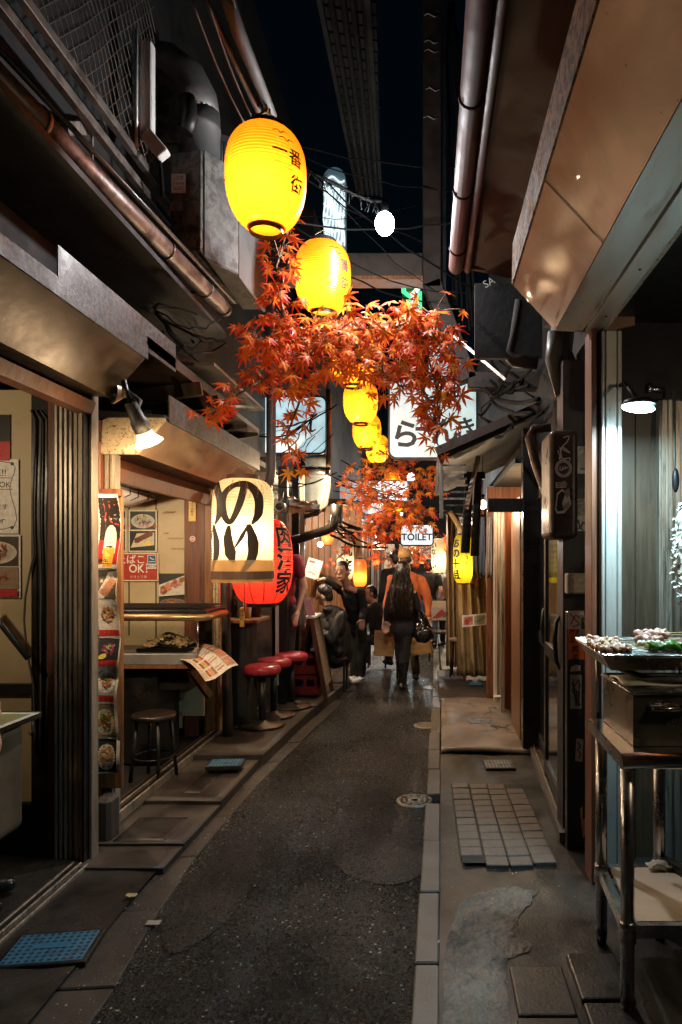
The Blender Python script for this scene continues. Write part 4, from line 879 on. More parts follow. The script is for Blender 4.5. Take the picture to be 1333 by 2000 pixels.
# ------------------------------------------------------------------ upper storeys on the left
upL = thing('left_upper_storey', 'dark overhanging upper storey along the left of the alley', 'building', (-2.5, 4, 2.6))
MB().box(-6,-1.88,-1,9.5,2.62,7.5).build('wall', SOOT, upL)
MB().prismY([(-1.9,3.12),(-1.50,3.20),(-1.50,3.23),(-1.9,3.26)], -1, 5.05).build('eave', SOOT, upL)
MB().box(-1.9,-1.47,3.55,5.2,2.66,2.72).build('canopy', DARKW, upL)
MB().prismY([(-1.475,2.64),(-1.47,2.64),(-1.47,2.80),(-1.475,2.80)], 2.7, 3.95).build('speckled_fascia', GREYS, upL)
for i in range(5):
    y = 4.2 + .35*i; MB().beam((-1.85,y,2.55),(-1.42,y+.05,2.62),.05,.08).build('rafter', DARKW, upL)
MB().box(-1.62,-1.36,4.3,5.6,2.78,2.80).build('louvre', GALV, upL); MB().box(-1.66,-1.40,4.7,5.6,2.60,2.63).build('louvre', GALV, upL)
t = thing('rain_gutter', 'long rusty round gutter pipe running along the left eave', 'pipe', (-1.5, 3.5, 3.2))
ga, gb = P(-110,50,2.20), P(440,604,5.0)
MB().tube([ga, ga.lerp(gb,.4)+Vector((0,0,-.005)), gb], .055, 16).build('pipe', PIPE, t)
MB().tube([ga+Vector((.07,0,.04)), gb+Vector((.07,0,.05))], .012, 8).build('conduit', BLACK, t)
for u in (.18,.62,.85,.985):
    p = ga.lerp(gb,u); d = (gb-ga).normalized(); MB().tube([p-d*.012,p+d*.012], .061, 16).build('bracket', PIPE, t)
    MB().tube([p+Vector((0,0,.05)), p+Vector((-.12,0,.12)), p+Vector((-.3,0,.1))], .01, 6).build('bracket_arm', BLACK, t)
t = thing('balcony_screen', 'sagging wire mesh screen on steel rails above the gutter', 'screen', (-1.75,3,3.8))
for z, x in ((3.81,-1.75),(3.98,-1.76)): MB().box(x-.02,x+.02,.6,4.6,z-.025,z+.025).build('rail', mat('weathered_steel',(.16,.14,.12),.5,metal=.5,dirt=(.05,.035,.025),damt=.5,dscale=8), t, bevel=.003)
k = MB(); s_ = .085
def sag(y, z): return Vector((-1.77+.03*noise.noise(Vector((y*2,z*2,0))), y, z))
for i in range(-26, 46):
    for sg in (1,-1):
        pts = []
        for j in range(0, 27):
            z = 3.99 + j*.08; y = 1.0 + i*s_ + sg*(j*.08*.9) + (1.2 if sg < 0 else 0)
            if .6 < y < 4.4: pts.append(sag(y, z))
        if len(pts) > 1: k.tube(pts, .0035, 3, caps=False)
k.build('wire_mesh', mat('mesh_wire',(.20,.17,.14),.5,metal=.4), t)
MB().beam(P(125,250,3.3),P(200,250,3.9),.04,.06).build('cross_bar', ALU, t); MB().beam(P(180,265,3.6),P(180,312,3.6),.012,.012).build('hanger', ALU, t)
MB().box(-2.3,-2.25,1.2,2.2,4.6,5.8).build('lit_board', mat('board',(.4,.33,.22),.6), t)
# extraction duct
t = thing('extraction_duct', 'grimy galvanised kitchen extraction duct with round elbow', 'duct', (-1.5,4.5,3.45))
pr = [(P(330,0,4.3).x,4.32),(P(393,0,4.27).x,4.27),(P(398,0,4.3).x,4.3),(P(465,0,4.55).x,4.55),(P(500,0,4.9).x,4.9),(-1.3,5.2),(-1.8,5.2)]
MB().prismZ([pr[0],pr[1],(pr[1][0],5.2),(pr[0][0],5.2)], 3.50, 4.13).build('front_casing', DUCT, t, bevel=.012, seg=2)
MB().prismZ([pr[2],pr[3],(pr[3][0]+.0,5.2),(pr[2][0],5.2)], 3.46, 4.15).build('side_casing', mat('mouldy_duct',(.11,.105,.095),.65,var=.5,scale=9,bump=.5,dirt=(.05,.045,.04),damt=.65,dscale=12), t, bevel=.01)
MB().prismZ([(pr[3][0]+.004,4.56),pr[4],(pr[4][0],5.2),(pr[3][0]+.004,5.2)], 3.44, 4.12).build('end_casing', GALV, t, bevel=.008)
cc = P(385,0,4.55)
MB().lathe([(.150,4.10),(.150,4.16),(.135,4.17),(.135,4.44),(.139,4.445),(.139,4.47),(.135,4.475),(.135,4.56)], 28, (cc.x,cc.y+.05,0)).build('round_collar', GALV, t)
MB().tube([(cc.x,4.6,4.54),(cc.x-.02,4.6,4.66),(cc.x-.08,4.6,4.78),(cc.x-.2,4.6,4.88),(cc.x-.5,4.6,4.93)], .136, 22).build('elbow', GALV, t)
MB().box(P(306,0,4.5).x,P(360,0,4.5).x,4.5,4.9,4.30,4.85).build('fan_box', DUCT, t, bevel=.02, seg=2)
MB().tube([P(362,258,4.3),P(372,230,4.3),P(366,190,4.3)], .05, 10).build('damper', BLACK, t)
Art(P(335,377,4.262),X1,Z1).rect(0,0,.09,.12,(.6,.55,.48)).text('注意',.05,.095,.03,INK).text('火気厳禁',.045,.06,.018,INK).rect(.012,.02,.075,.023,INK).rect(.012,.03,.075,.033,INK).build('label', t)
Art(P(332,412,4.262),X1,Z1).rect(0,0,.085,.055,(.09,.09,.09)).text('TWINS',.045,.075,.016,(.1,.1,.1)).build('rating_plate', t)
t = thing('conduit_cover', 'pale grey conduit cover strip beside the extraction duct', 'conduit', (P(288,0,4.1).x,4.1,4))
MB().box(P(273,0,4.1).x,P(299,0,4.1).x,4.08,4.15,P(0,268,4.1).z,P(0,82,4.1).z).build('cover', WHITE, t, bevel=.015, seg=3)
MB().beam(P(286,262,4.1),P(322,306,4.1),.08,.07,up=(0,1,0)).build('angled_cover', WHITE, t, bevel=.012, seg=2)
MB().tube([P(267,292,4.05),P(267,55,4.05)], .010, 8).build('tube', ALUW, t); MB().tube([P(312,315,4.1),P(316,345,4.1),P(318,385,4.15)], .012, 6).build('cable', CABLE, t)
t = thing('tin_eave','blue-lit corrugated tin eave peeking out behind the duct','roof',(P(450,0,5.5).x,5.5,4.6))
for i in range(9): MB().tube([P(428+6*i,275+2*i,5.5),P(428+6*i,345+2*i,5.6)], .014, 6).build('corrugation', GALV, t)
MB().beam(P(424,266,5.5),P(486,288,5.5),.02,.05).build('edge', GALV, t)
# ------------------------------------------------------------------ overhead structure
t = thing('lantern_pole','weathered wooden pole overhead with ropes carrying the lanterns','pole',(-.85,3,3.8))
MB().tube([P(395,-160,2.6),P(465,60,3.0),P(532,225,3.62)], [.035,.032,.026], 10).build('pole', mat('weathered_pole',(.04,.028,.018),.7,var=.5,bump=.5,stretch=(5,1,5)), t)
MB().tube([P(350,-140,2.7),P(430,60,3.1),P(505,215,3.6)], .018, 8).build('second_pole', BLACK, t)
k = MB()
for a, b in (((375,0),(480,245)),((405,0),(495,235)),((452,-20),(512,200))):
    pts = [P(a[0]+(b[0]-a[0])*u, a[1]+(b[1]-a[1])*u + 14*math.sin(u*3.14), 2.8+.7*u) for u in [i/10 for i in range(11)]]; k.tube(pts, .0045, 5)
k.build('rope', RUBR, t)
k = MB()
for i in range(14): a = i*.9; c = P(520,205,3.5)+Vector((.02*math.cos(a),.02*math.sin(a),.006*i-.06)); k.tube([c, c+Vector((.02*math.sin(a*2),.01,-.05-.04*(i%3)))], .004, 5)
k.build('knot', mat('tan_rope',(.40,.22,.08),.9,bump=.4), t)
SF = mat('rusty_steel',(.035,.023,.017),.55,metal=.3,var=.5,scale=6,bump=.5,bscale=30,dirt=(.035,.022,.015),damt=.5,dscale=5)
t = thing('cable_tray','dark ribbed cable tray running overhead into the night','cable tray',(-.6,5,5.2))
for s0, s1 in ((625,700),(735,745)):
    MB().beam(P(s0-22,-110 if s0<700 else -80,3.9),P(s1,378,7.4),.03,.06).build('side_rail', CABLE, t)
for i in range(26):
    u = (i+.5)/26; y = 3.9+3.5*u
    a = P(603,-110,3.9).lerp(P(700,378,7.4),u); b = P(733,-80,3.9).lerp(P(745,378,7.4),u)
    MB().beam(a+Vector((0,0,.03)),b+Vector((0,0,.03)),.09,.012).build('rung', CABLE, t)
for v in (.2,.42,.6,.8): MB().tube([P(603,-110,3.9).lerp(P(733,-80,3.9),v)+Vector((0,0,.0)), P(700,378,7.4).lerp(P(745,378,7.4),v)+Vector((0,0,.0))], .022, 7).build('cable', CABLE, t)
t = thing('steel_gantry','rusty steel column with crossbeam and slanted strut over the alley','steel frame',(0,6,4))
SF = mat('rusty_steel',(.035,.023,.017),.55,metal=.3,var=.5,scale=6,bump=.5,bscale=30,dirt=(.035,.022,.015),damt=.5,dscale=5)
MB().box(P(826,0,6).x,P(862,0,6).x,6.0,6.16,P(0,560,6).z,6.8).build('column', SF, t, bevel=.008)
MB().box(P(866,0,6).x,P(872,0,6).x,6.05,6.12,P(0,600,6).z,6.8).build('flange', BLACK, t)
MB().beam(P(843,555,6.08),P(915,745,6.08),.16,.16,up=(0,1,0)).build('strut', SF, t, bevel=.008)
MB().box(P(560,0,6.1).x,P(826,0,6.1).x,6.1,6.24,P(0,541,6.1).z,P(0,493,6.1).z).build('crossbeam', mat('box_beam',(.055,.040,.030),.6,metal=.1,var=.3,dirt=(.07,.05,.035),damt=.4,dscale=4), t, bevel=.01)
MB().box(P(560,0,6.08).x,P(830,0,6.08).x,6.06,6.26,P(0,549,6.1).z,P(0,542,6.1).z).build('beam_flange', WOOD, t)
MB().beam(P(880,650,5.2),P(988,742,5.0),.02,.02).build('stay_rod', ALU, t)
for px, py in ((843,30),(843,82),(843,100),(845,175),(842,230)):
    MB().tube([P(px-14,py,5.99),P(px-6,py-4,5.985),P(px+6,py+3,5.985),P(px+14,py,5.99)], .006, 5).build('weld_bead', GALV, t)
MB().box(P(915,0,6).x,1.5,6.0,6.16,P(0,757,6).z,P(0,725,6).z).build('wall_beam', SF, t, bevel=.006)
# ------------------------------------------------------------------ right side
upR = thing('right_upper_storey','dark upper storey along the right of the alley','building',(2.2,5,2.7))
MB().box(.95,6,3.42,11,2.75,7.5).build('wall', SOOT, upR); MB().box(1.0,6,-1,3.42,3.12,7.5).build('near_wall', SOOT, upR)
MB().prismY([(.19,3.46),(.95,3.30),(.95,3.36),(.19,3.50)], -1, 4.45).build('soffit', mat('dark_red_soffit',(.035,.012,.010),.6,var=.4), upR)
MB().tube([(.17,-1,3.45),(.17,4.42,3.45)], .048, 14).build('red_gutter', REDG, upR); MB().tube([(.245,-1,3.43),(.245,4.42,3.43)], .022, 10).build('red_rail', REDG, upR)
for y_ in (1.4,2.1,2.8,3.5,4.15): MB().tube([(.17,y_-.012,3.45),(.17,y_+.012,3.45)], .053, 14).build('gutter_bracket', REDG, upR)
MB().tube([(.19,4.40,3.44),(.55,4.40,3.44)], .018, 8).build('red_end_rail', REDG, upR)
MB().box(.30,.75,4.55,4.6,2.9,3.4).build('dark_panel', SOOT, upR)
Art(P(938,560,4.54),X1,Z1).text('SA',.06,.03,.07,(.45,.42,.38),.0,1.0,.5).build('scrawl', upR)
MB().tube([P(1010,590,4.6),P(1000,660,4.6),P(992,690,4.6),P(1005,702,4.6),P(1050,706,4.6)], .055, 12).build('drain_elbow', PVC, upR)
MB().tube([P(1100,640,4.0),P(1095,690,4.0),P(1110,730,4.0),P(1130,770,4.0)], .07, 12).build('drain_pipe', PVC, upR)
MB().tube([P(1085,650,3.9),P(1080,700,3.9),P(1100,770,3.9)], .045, 10).build('drain_pipe', PVC, upR)
# near stall with folded shutter housing
shF = thing('skewer_stall','near right stall with folded brown and grey shutter housing','stall',(1.0,3.3,0))
YF = 3.35
MB().prismY([(.615,2.68),(.41,2.90),(.415,2.905),(.62,2.687)], 1.30, YF).build('housing_face', BROWN, shF)
MB().prismY([(.615,2.68),(.41,2.90),(.415,2.905),(.62,2.687)], -1, 1.294).build('housing_face', BROWN, shF)
MB().prismY([(.408,2.902),(.402,2.902),(.408,3.11),(.414,3.11)], -1, YF+.01).build('rusty_lip', RUST, shF)
MB().prismY([(.618,2.678),(.745,2.672),(.745,2.679),(.62,2.686)], -1, YF).build('housing_underside', SILV, shF)
MB().prismY([(.757,2.667),(.83,2.655),(.83,2.664),(.757,2.674)], -1, YF).build('guide_plate', SILV, shF)
MB().prismY([(.745,2.68),(.757,2.676),(.757,2.70),(.745,2.70)], -1, YF).build('slot', BLACK, shF)
MB().prismY([(.83,2.652),(.845,2.652),(.845,2.70),(.83,2.70)], -1, YF).build('guide_edge', ALU, shF)
MB().prismY([(.41,2.905),(.618,2.684),(.83,2.66),(1.0,2.7),(1.0,3.12),(.414,3.12)], YF-.02, YF-.002).build('housing_end', BROWN, shF)
for y_ in (2.42,):
    MB().prismY([(.6135,2.6785),(.4085,2.8985),(.4078,2.8978),(.6128,2.6778)], y_, y_+.006).build('panel_joint', DARKW, shF)
for y_ in (1.6,2.1,2.6,3.1): MB().ell((.80,y_,2.659), (.006,.006,.004), 8, 6).build('screw', BLACK, shF)
Art(P(1062,640,YF-.03)+Vector((.0,0,.0)),X1,Z1).rect(.0,0,.03,.012,(.6,.5,.4)).build('sticker', shF)
MB().box(P(1152,0,3.3).x,P(1162,0,3.3).x,3.26,3.40,0,2.66).build('brown_jamb', REDW, shF, bevel=.003)
MB().box(P(1162,0,3.32).x,P(1172,0,3.32).x,3.32,3.40,0,2.66).build('dark_channel', DARKW, shF)
for nm, a, b, mm in (('white_jamb',1172,1178,ALUW),('white_panel',1180,1201,ALUW),('white_panel',1202.5,1211,ALUW)): MB().box(P(a,0,3.3).x,P(b,0,3.3).x,3.26,3.40,0,2.65).build(nm, mm, shF, bevel=.004)
for px, py in ((1194,945),(1206,944),(1196,1224),(1207,1226),(1199,1504),(1210,1506)): MB().lathe([(.006,-.002),(.006,.003),(.003,.005)],10,(0,0,0)).build('screw', BLACK, shF).matrix_local = Matrix.Translation(P(px,py,3.258)-wloc(shF)) @ Matrix.Rotation(R(90),4,'X')
for a, b in ((1213,1241),(1242,1287)): MB().box(P(a,0,3.5).x,P(b,0,3.5).x,3.5,3.54,.0,2.36).build('wood_panel', mat('grey_brown_wood',(.075,.048,.028),.5,var=.35,scale=5,bump=.25,bscale=50,stretch=(6,6,.5),speck=(.5,.5,.45),spamt=.08,spscale=30), shF, bevel=.003)
x = P(1288,0,3.45).x
ribbed(x, x+.07, 3.45, 3.54, 0, 2.5, 2, .012).build('ribbed_post', ALU, shF); ribbed(x+.075, x+.22, 3.47, 3.54, 0, 2.5, 3, .012).build('ribbed_post', ALU, shF)
MB().box(x+.22,2.6,3.5,3.56,0,2.4).build('inner_panel', REDW, shF)
MB().box(.93,2.6,3.42,3.57,2.36,3.1).build('black_header', BLKPL, shF)
MB().box(.85,2.6,-1,3.5,2.74,2.80).build('ceiling', BLKPL, shF); MB().box(2.6,2.66,-1,3.5,0,2.8).build('back_wall', SOOT, shF)
MB().box(.95,2.6,-1,3.5,-.02,.028).build('floor', SOOT, shF)
# fluorescent ring lamp on a bracket
t = thing('fluorescent_lamp','round cool white fluorescent lamp under the dark header','lamp',P(1247,797,2.98))
lc = P(1247,797,2.98); q = Matrix.Rotation(R(6),3,'Y')
MB().ell(lc, (.072,.06,.016), 20, 8, q.to_quaternion()).build('tube', emit_mat('cool_lamp',(.55,.9,1.0),45), t)
MB().lathe([(.075,.012),(.06,.035),(.02,.045)], 20, lc).build('cap', BLKPL, t)
MB().tube([lc+Vector((0,.02,.045)), lc+Vector((.0,.2,.16)), lc+Vector((0,.5,.2))], .01, 6).build('arm', BLKPL, t)
d = bpy.data.lights.new('lamp_light','AREA'); d.shape='DISK'; d.size=.14; d.energy=34; d.color=(.55,.88,1.0); o = bpy.data.objects.new('lamp_light',d); COL.objects.link(o); o.parent=t; o.location=(0,-.01,-.022)
k = MB(); k.tube([P(1268,758,3.4),P(1297,762,3.4)], .012, 8); k.tube([P(1270,750,3.4),P(1270,766,3.4)], .012, 8); tag(k.build('pipe_fitting', STEEL),'steel pipe fitting hanging beside the fluorescent lamp','pipe fitting')
t = thing('hanging_switch','black cord switch hanging in the near right stall','switch',P(1318,950,3.3))
MB().tube([P(1316,760,3.35),P(1317,850,3.33),P(1318,915,3.3)], .006, 6).build('cord', RUBR, t); MB().ell(P(1320,938,3.3),(.018,.016,.06),12,8).build('switch_body', BLKPL, t)
# shaggy bundle at the right edge
t = thing('hanging_bundle','shaggy white flaky bundle hanging at the right picture edge','bundle',P(1345,1175,3.1)); k = MB()
def bfn(u, v):
    z0, z1 = P(0,1180,3.1).z, P(0,950,3.1).z; z = z0+(z1-z0)*v; r = .07*math.sin(math.pi*min(1,v*1.05+.02))**.5
    r *= 1+.35*noise.noise(Vector((math.cos(u*6.28)*2, math.sin(u*6.28)*2, z*14))) + .2*noise.noise(Vector((math.cos(u*6.28)*7, math.sin(u*6.28)*7, z*40)))
    c = P(1350,0,3.1); return Vector((c.x+r*math.cos(u*6.28), c.y+r*math.sin(u*6.28), z))
k.sheet(bfn, 40, 60); k.build('bundle', mat('flaky_white',(.6,.55,.48),.8,var=.5,scale=30,bump=1,bscale=70,dirt=(.12,.08,.05),damt=.5,dscale=25,dist=.012), t)
k = MB()
for i in range(200):
    u, v = random.random(), random.random(); p = bfn(u, v); n = Vector((math.cos(u*6.28),math.sin(u*6.28),random.uniform(-.6,.6))); b_ = p+n*random.uniform(.01,.028); e_ = Vector((-n.y,n.x,0))*random.uniform(.004,.01)
    k.add([p-e_,p+e_,b_+e_*1.4+Vector((0,0,-.01)),b_-e_],[(0,1,2,3)])
k.build('flakes', MATS['flaky_white'], t)['kind'] = 'stuff'
# dark corner with stickers
t = thing('sticker_box','black electrical box covered in white graffiti stickers','electrical box',(.75,3.75,1.68))
MB().box(P(1074,0,3.7).x,P(1131,0,3.7).x,3.70,4.0,P(0,1052,3.7).z,P(0,838,3.7).z).build('box', mat('brown_black_box',(.06,.04,.033),.35,metal=.3,var=.3), t, bevel=.035, seg=4)
sk = 3.7/F
def art(px, py, Y=3.695): return Art(P(px,py,Y), X1*(Y/F), Vector((0,0,Y/F)))
WS = (.85,.83,.8)
a = art(1082,1045); 
a.line([(18,190),(30,193),(26,182),(16,170),(32,160),(16,172),(16,150),(32,150),(22,135),(10,152)], 2.2, WS); a.line([(8,165),(14,150),(12,172)], 2, WS)
a.oval(19,130,17,18,(.62,.6,.58)); a.oval(19,130,11,12,(.11,.05,.07))
for i in range(3): a.line([(13+5*i,134-2*i+i*2),(12+5*i,127+i*2),(18+5*i,128+i*2)], 2, WS)
a.rect(4,92,24,103,WS); 
for i, c in enumerate(((.5,.1,.08),(.6,.3,.05),(.6,.5,.05),(.1,.4,.1),(.05,.2,.5))): a.rect(6,94+1.6*i,14,95.6+1.6*i,c)
a.oval(20,99,6,7,(.5,.36,.3)); a.poly([(2,50),(6,82),(16,90),(30,80),(34,60),(20,42),(6,42)],WS); a.poly([(5,52),(8,78),(16,86),(22,80),(16,62),(20,48),(8,46)],(.02,.02,.02)); a.poly([(16,56),(30,66),(32,58),(22,48)],(.45,.38,.32)); a.poly([(18,85),(30,92),(32,80),(26,72)],(.42,.32,.33))
a.build('sticker', t)
wl_ = thing('sticker_wall','narrow black wall with peeling stickers between glass doors and stall','wall',(.8,3.8,0))
MB().box(P(1100,0,3.78).x,P(1153,0,3.78).x,3.78,3.95,0,2.66).build('wall', mat('black_board',(.022,.02,.02),.5,var=.4,bump=.2), wl_)
a = art(1099,1250,3.775)
a.rect(24,325,56,378,(.62,.6,.58)); a.oval(42,352,10,16,(.42,.4,.39)); a.line([(28,335),(34,372),(48,376),(52,340)],2,(.3,.29,.28)); a.rect(34,332,46,337,(.1,.2,.25)); a.text('デザ',40,372,7,INK)
a.rect(20,236,54,276,(.34,.30,.24)); 
for i in range(60): a.oval(21+32*random.random(),237+38*random.random(),2.2,1.8,random.choice([(.5,.42,.35),(.2,.18,.15),(.15,.3,.26),(.35,.2,.18)]),0,6,.3)
a.poly([(2,210),(54,214),(50,244),(6,240)],(.6,.57,.52)); a.line([(8,226),(14,236),(12,218),(22,232),(24,220),(30,234),(34,218),(40,230),(48,222)],3.4,INK); a.line([(22,214),(32,218),(40,214)],2.4,INK)
a.build('sticker', wl_)
MB().box(P(1108,0,3.7).x,P(1152,0,3.7).x,3.70,3.77,P(0,1160,3.7).z,P(0,1120,3.7).z).build('junction_box', mat('cream_box',(.42,.34,.24),.5), wl_, bevel=.006)
art(1108,1160,3.697).rect(4,4,40,34,(.46,.38,.27)).text('スイッチ',22,22,7,(.2,.12,.08)).text('ON',22,11,6,(.2,.12,.08)).build('box_label', wl_)
pc = thing('sticker_post','narrow post plastered with an orange no smoking sign and stickers','post',(.76,3.68,0))
MB().box(P(1108,0,3.66).x,P(1142,0,3.66).x,3.66,3.72,0,P(0,1195,3.66).z).build('post', BLACK, pc, bevel=.004)
a = art(1109,1290,3.655); a.rect(1,2,33,62,(.72,.13,.02)); a.rect(0,62,32,97,(.62,.5,.46)); a.line([(4,92),(28,66)],3,(.5,.08,.05)); a.line([(6,70),(16,88),(27,74),(10,66)],2,INK); a.vtext('路上喫煙禁止'[0:2],9,54,13,INK,.03,.95); a.vtext('喫煙',22,54,13,INK,.03,.95); a.vtext('禁止',15,22,14,INK,.03,.95)
a.build('orange_sign', pc)
a = art(1112,1400,3.655); a.rect(2,16,24,82,(.36,.34,.3)); 
for i in range(9): a.line([(4+18*random.random(),18+60*random.random()),(4+18*random.random(),18+60*random.random())],2.4,INK)
a.poly([(2,88),(22,90),(22,100),(14,102),(4,98)],(.55,.5,.45)); a.build('sticker', pc)
a = art(1122,1490,3.655); a.poly([(2,4),(16,2),(18,46),(4,48)],(.5,.4,.33)); a.line([(6,40),(12,32),(6,26),(12,18),(8,8)],2.4,INK); a.build('sticker', pc)
a = art(1130,1640,3.655); a.poly([(3,60),(8,66),(9,40),(14,42),(17,60),(13,10),(9,2),(5,36)],(.55,.27,.16)); a.poly([(3,60),(8,66),(8,48)],(.7,.5,.08)); a.build('torn_sticker', pc)
def leafp(a, w, h): a.rect(w*.1,h*.55,w*.9,h*.9,(.06,.12,.03)); [a.oval(w*(.15+.7*random.random()),h*(.6+.25*random.random()),.008,.006,(.4,.4,.05),0,6) for _ in range(14)]; [a.rect(w*.15,h*(.1+.09*i),w*.8,h*(.12+.09*i),(.35,.3,.28)) for i in range(4)]
poster('notice_card','pale notice card with green picture leaning behind the grill', P(1133,1262,3.5), X1, Z1, .075,.16, leafp, base=(.6,.53,.46), cat='notice')
t = thing('bent_drainpipe','thin drainpipe with red wrapped tape bending down beside stickers','pipe',(.68,4.1,1.5))
MB().tube([P(1075,835,4.1),P(1042,838,4.1),P(1034,855,4.1),P(1048,910,4.1),P(1068,965,4.05),P(1075,985,4.0)], .028, 10).build('pipe', PIPE, t)
MB().tube([P(1075,985,4.0),P(1092,1030,3.9),P(1106,1065,3.85)], .026, 10).build('taped_pipe', mat('red_tape',(.34,.085,.04),.5,var=.5,scale=20,dirt=(.5,.4,.35),damt=.3,dscale=20), t)
# dark sliding glass doors
dr = thing('sliding_doors','dark sliding glass doors with long handles on the right','door',(.82,4.8,0))
def dv(y, z, off=0): return Vector((.765+(y-3.8)*.053+off, y, z))
MB().beam(dv(3.75,.03),dv(5.85,.03),.10,.05).build('sill', mat('sill_stone',(.12,.105,.095),.6,dirt=(.05,.04,.035),damt=.4), dr); MB().beam(dv(3.75,.06,-.02),dv(5.85,.06,-.02),.01,.012).build('track', ALU, dr)
for i, (y0, y1, off) in enumerate(((3.80,4.75,0),(4.70,5.80,.03))):
    for ya in (y0+.03, y1-.03): MB().beam(dv(ya,.06,off),dv(ya,2.1,off),.04,.06,up=(0,1,0)).build('stile', BLACK, dr, bevel=.003)
    for z in (.14,.95,2.08): MB().beam(dv(y0,z,off),dv(y1,z,off),.036,.09).build('rail', BLACK, dr, bevel=.003)
    MB().add([dv(y0+.05,.16,off),dv(y1-.05,.16,off),dv(y1-.05,2.06,off),dv(y0+.05,2.06,off)],[(0,1,2,3)]).build('pane', GLASS, dr, solid=.006)
    hy = y0+.08
    MB().tube([dv(hy,.93,off-.03),dv(hy,.98,off-.05),dv(hy,1.1,off-.06),dv(hy,1.2,off-.05),dv(hy,1.25,off-.02)], [.008,.012,.014,.012,.008], 8).build('handle', BLACK, dr)
MB().box(.86,1.6,3.75,5.9,2.14,2.76).build('transom', SOOT, dr); MB().box(1.5,1.6,3.75,5.9,0,2.2).build('inner_wall', SOOT, dr)
# lean-to roof and door recess farther on
sE = thing('lean_to_shop','dark lean-to shop front with wooden door and slatted eave','shop',(.9,6.6,0))
MB().add([(.06,5.6,2.42),(.95,5.6,2.82),(.95,8.6,2.82),(.06,8.6,2.42)],[(0,1,2,3)]).build('roof', SOOT, sE, solid=.06)
MB().beam((.05,5.58,2.44),(.96,5.58,2.84),.03,.07).build('barge_board', DARKW, sE)
for i in range(7): MB().box(.09+.004*i,.30+.004*i,5.64,5.66,2.33-.055*i,2.345-.055*i).build('slat', ALU if i%2 else DUCT, sE)
MB().box(.08,.11,5.62,5.66,1.9,2.42).build('slat_post', ALU, sE); MB().beam((.30,5.7,1.98),(.42,5.9,2.45),.03,.03).build('brace', ALU, sE)
MB().box(P(1022,0,5.5).x,P(1062,0,5.5).x,5.5,5.62,0,2.62).build('corner_post', mat('black_lacquer',(.012,.010,.009),.3,var=.4), sE, bevel=.005)
MB().box(.86,.95,5.55,5.6,0,2.6).build('corner_board', DARKW, sE)
MB().box(P(1003,0,6.2).x,P(1021,0,5.8).x,5.75,6.35,.03,2.1).build('wood_door', mat('orange_wood',(.15,.062,.018),.4,var=.4,stretch=(7,7,.5)), sE, bevel=.006)
MB().box(P(985,0,6.9).x,P(999,0,6.9).x,6.9,7.0,.03,2.12).build('inner_door', REDW, sE, bevel=.005)
MB().box(P(978,0,6.8).x,P(984,0,6.8).x,6.74,6.8,.03,2.1).build('door_edge', ALU, sE)
MB().box(P(964,0,7.4).x,P(970,0,7.4).x,7.3,7.42,.03,2.2).build('white_jamb', ALUW, sE, bevel=.004); MB().box(P(971,0,7.35).x,P(978,0,7.35).x,7.35,7.42,.03,2.2).build('jamb', ALU, sE, bevel=.004)
MB().box(.62,1.3,7.42,7.5,.03,2.35).build('return_wall', REDW, sE); MB().box(1.2,1.3,5.6,7.5,0,2.5).build('inner_wall', WOOD, sE); MB().box(.7,1.3,5.6,7.5,2.35,2.4).build('ceiling', SOOT, sE)
MB().box(P(953,0,5.65).x,P(1024,0,5.65).x,5.62,5.68,P(0,1000,5.65).z,P(0,974,5.65).z).build('hinge_beam', BLACK, sE, bevel=.006)
MB().lathe([(.026,0),(.026,.02),(.014,.03)],14,(0,0,0)).build('bolt', ALU, sE).matrix_local = Matrix.Translation(P(973,985,5.61)-wloc(sE)) @ Matrix.Rotation(R(90),4,'X')
MB().beam(P(966,1365,7.3)+Vector((0,0,.03)),P(1003,1362,6.9)+Vector((0,0,.02)),.03,.02).build('threshold', WHITE, sE)
# hanging black garment and vinyl curtain
t = thing('hanging_trousers','black trousers hanging from the lean-to eave','trousers',P(925,1085,6.0)); tm_ = mat('black_cloth',(.008,.008,.009),.9,bump=.4,bscale=200)
for s0, s1, yb in ((908,926,1080),(927,944,1086)):
    MB().sheet(lambda u, v: P(s0+(s1-s0)*.5+(s1-s0)*.5*math.cos(u*6.283)*(1-.12*(1-v)) - 8*v, 930+(yb-930)*v, 6.0) + Vector((0,.03*math.sin(u*6.283)+.008*math.sin(v*9+u*7),0)), 16, 14).build('leg', tm_, t)
MB().box(P(906,0,6.0).x,P(948,0,6).x,5.97,6.04,P(0,936,6).z,P(0,922,6).z).build('waistband', tm_, t, bevel=.01)
for i, (px, p2, yb, lab) in enumerate(((924,931,1122,'narrow dark blue garment hanging left of a wider one'),(936,947,1128,'wider navy garment hanging by the curtain'),(952,961,1128,'patterned grey garment hanging against the white door jamb'))):
    m = mat('garment%d'%i, ((.03,.045,.08),(.02,.03,.06),(.12,.11,.12))[i], .9, var=.4, scale=30, bump=.4)
    tag(MB().sheet(lambda u, v: P(px+(p2-px)*u, 1010+(yb-1010)*v, 7.0) + Vector((0,.02*math.sin(u*9+v*4),0)), 8, 10).build('garment', m, solid=.004), lab, 'garment')
cur = thing('vinyl_curtain','tall tan mesh vinyl curtain with red stains closing a shop front','curtain',(.5,9,0))
VC = mat('tan_vinyl',(.42,.29,.14),.35,var=.25,scale=4,bump=.3,bscale=40,dirt=(.26,.15,.07),damt=.4,dscale=2,coat=.2)
for s0, s1, Yc in ((872,906,9.6),(893,960,8.8)):
    MB().sheet(lambda u, v: Vector((P(s0+(s1-s0)*u*(1-.25*v) ,0,Yc).x, Yc + .05*math.sin(u*22+v*2)+.03*math.sin(u*9), .06+v*(2.15 if s0<890 else 1.95))), 60, 20).build('panel', VC, cur, solid=.003)
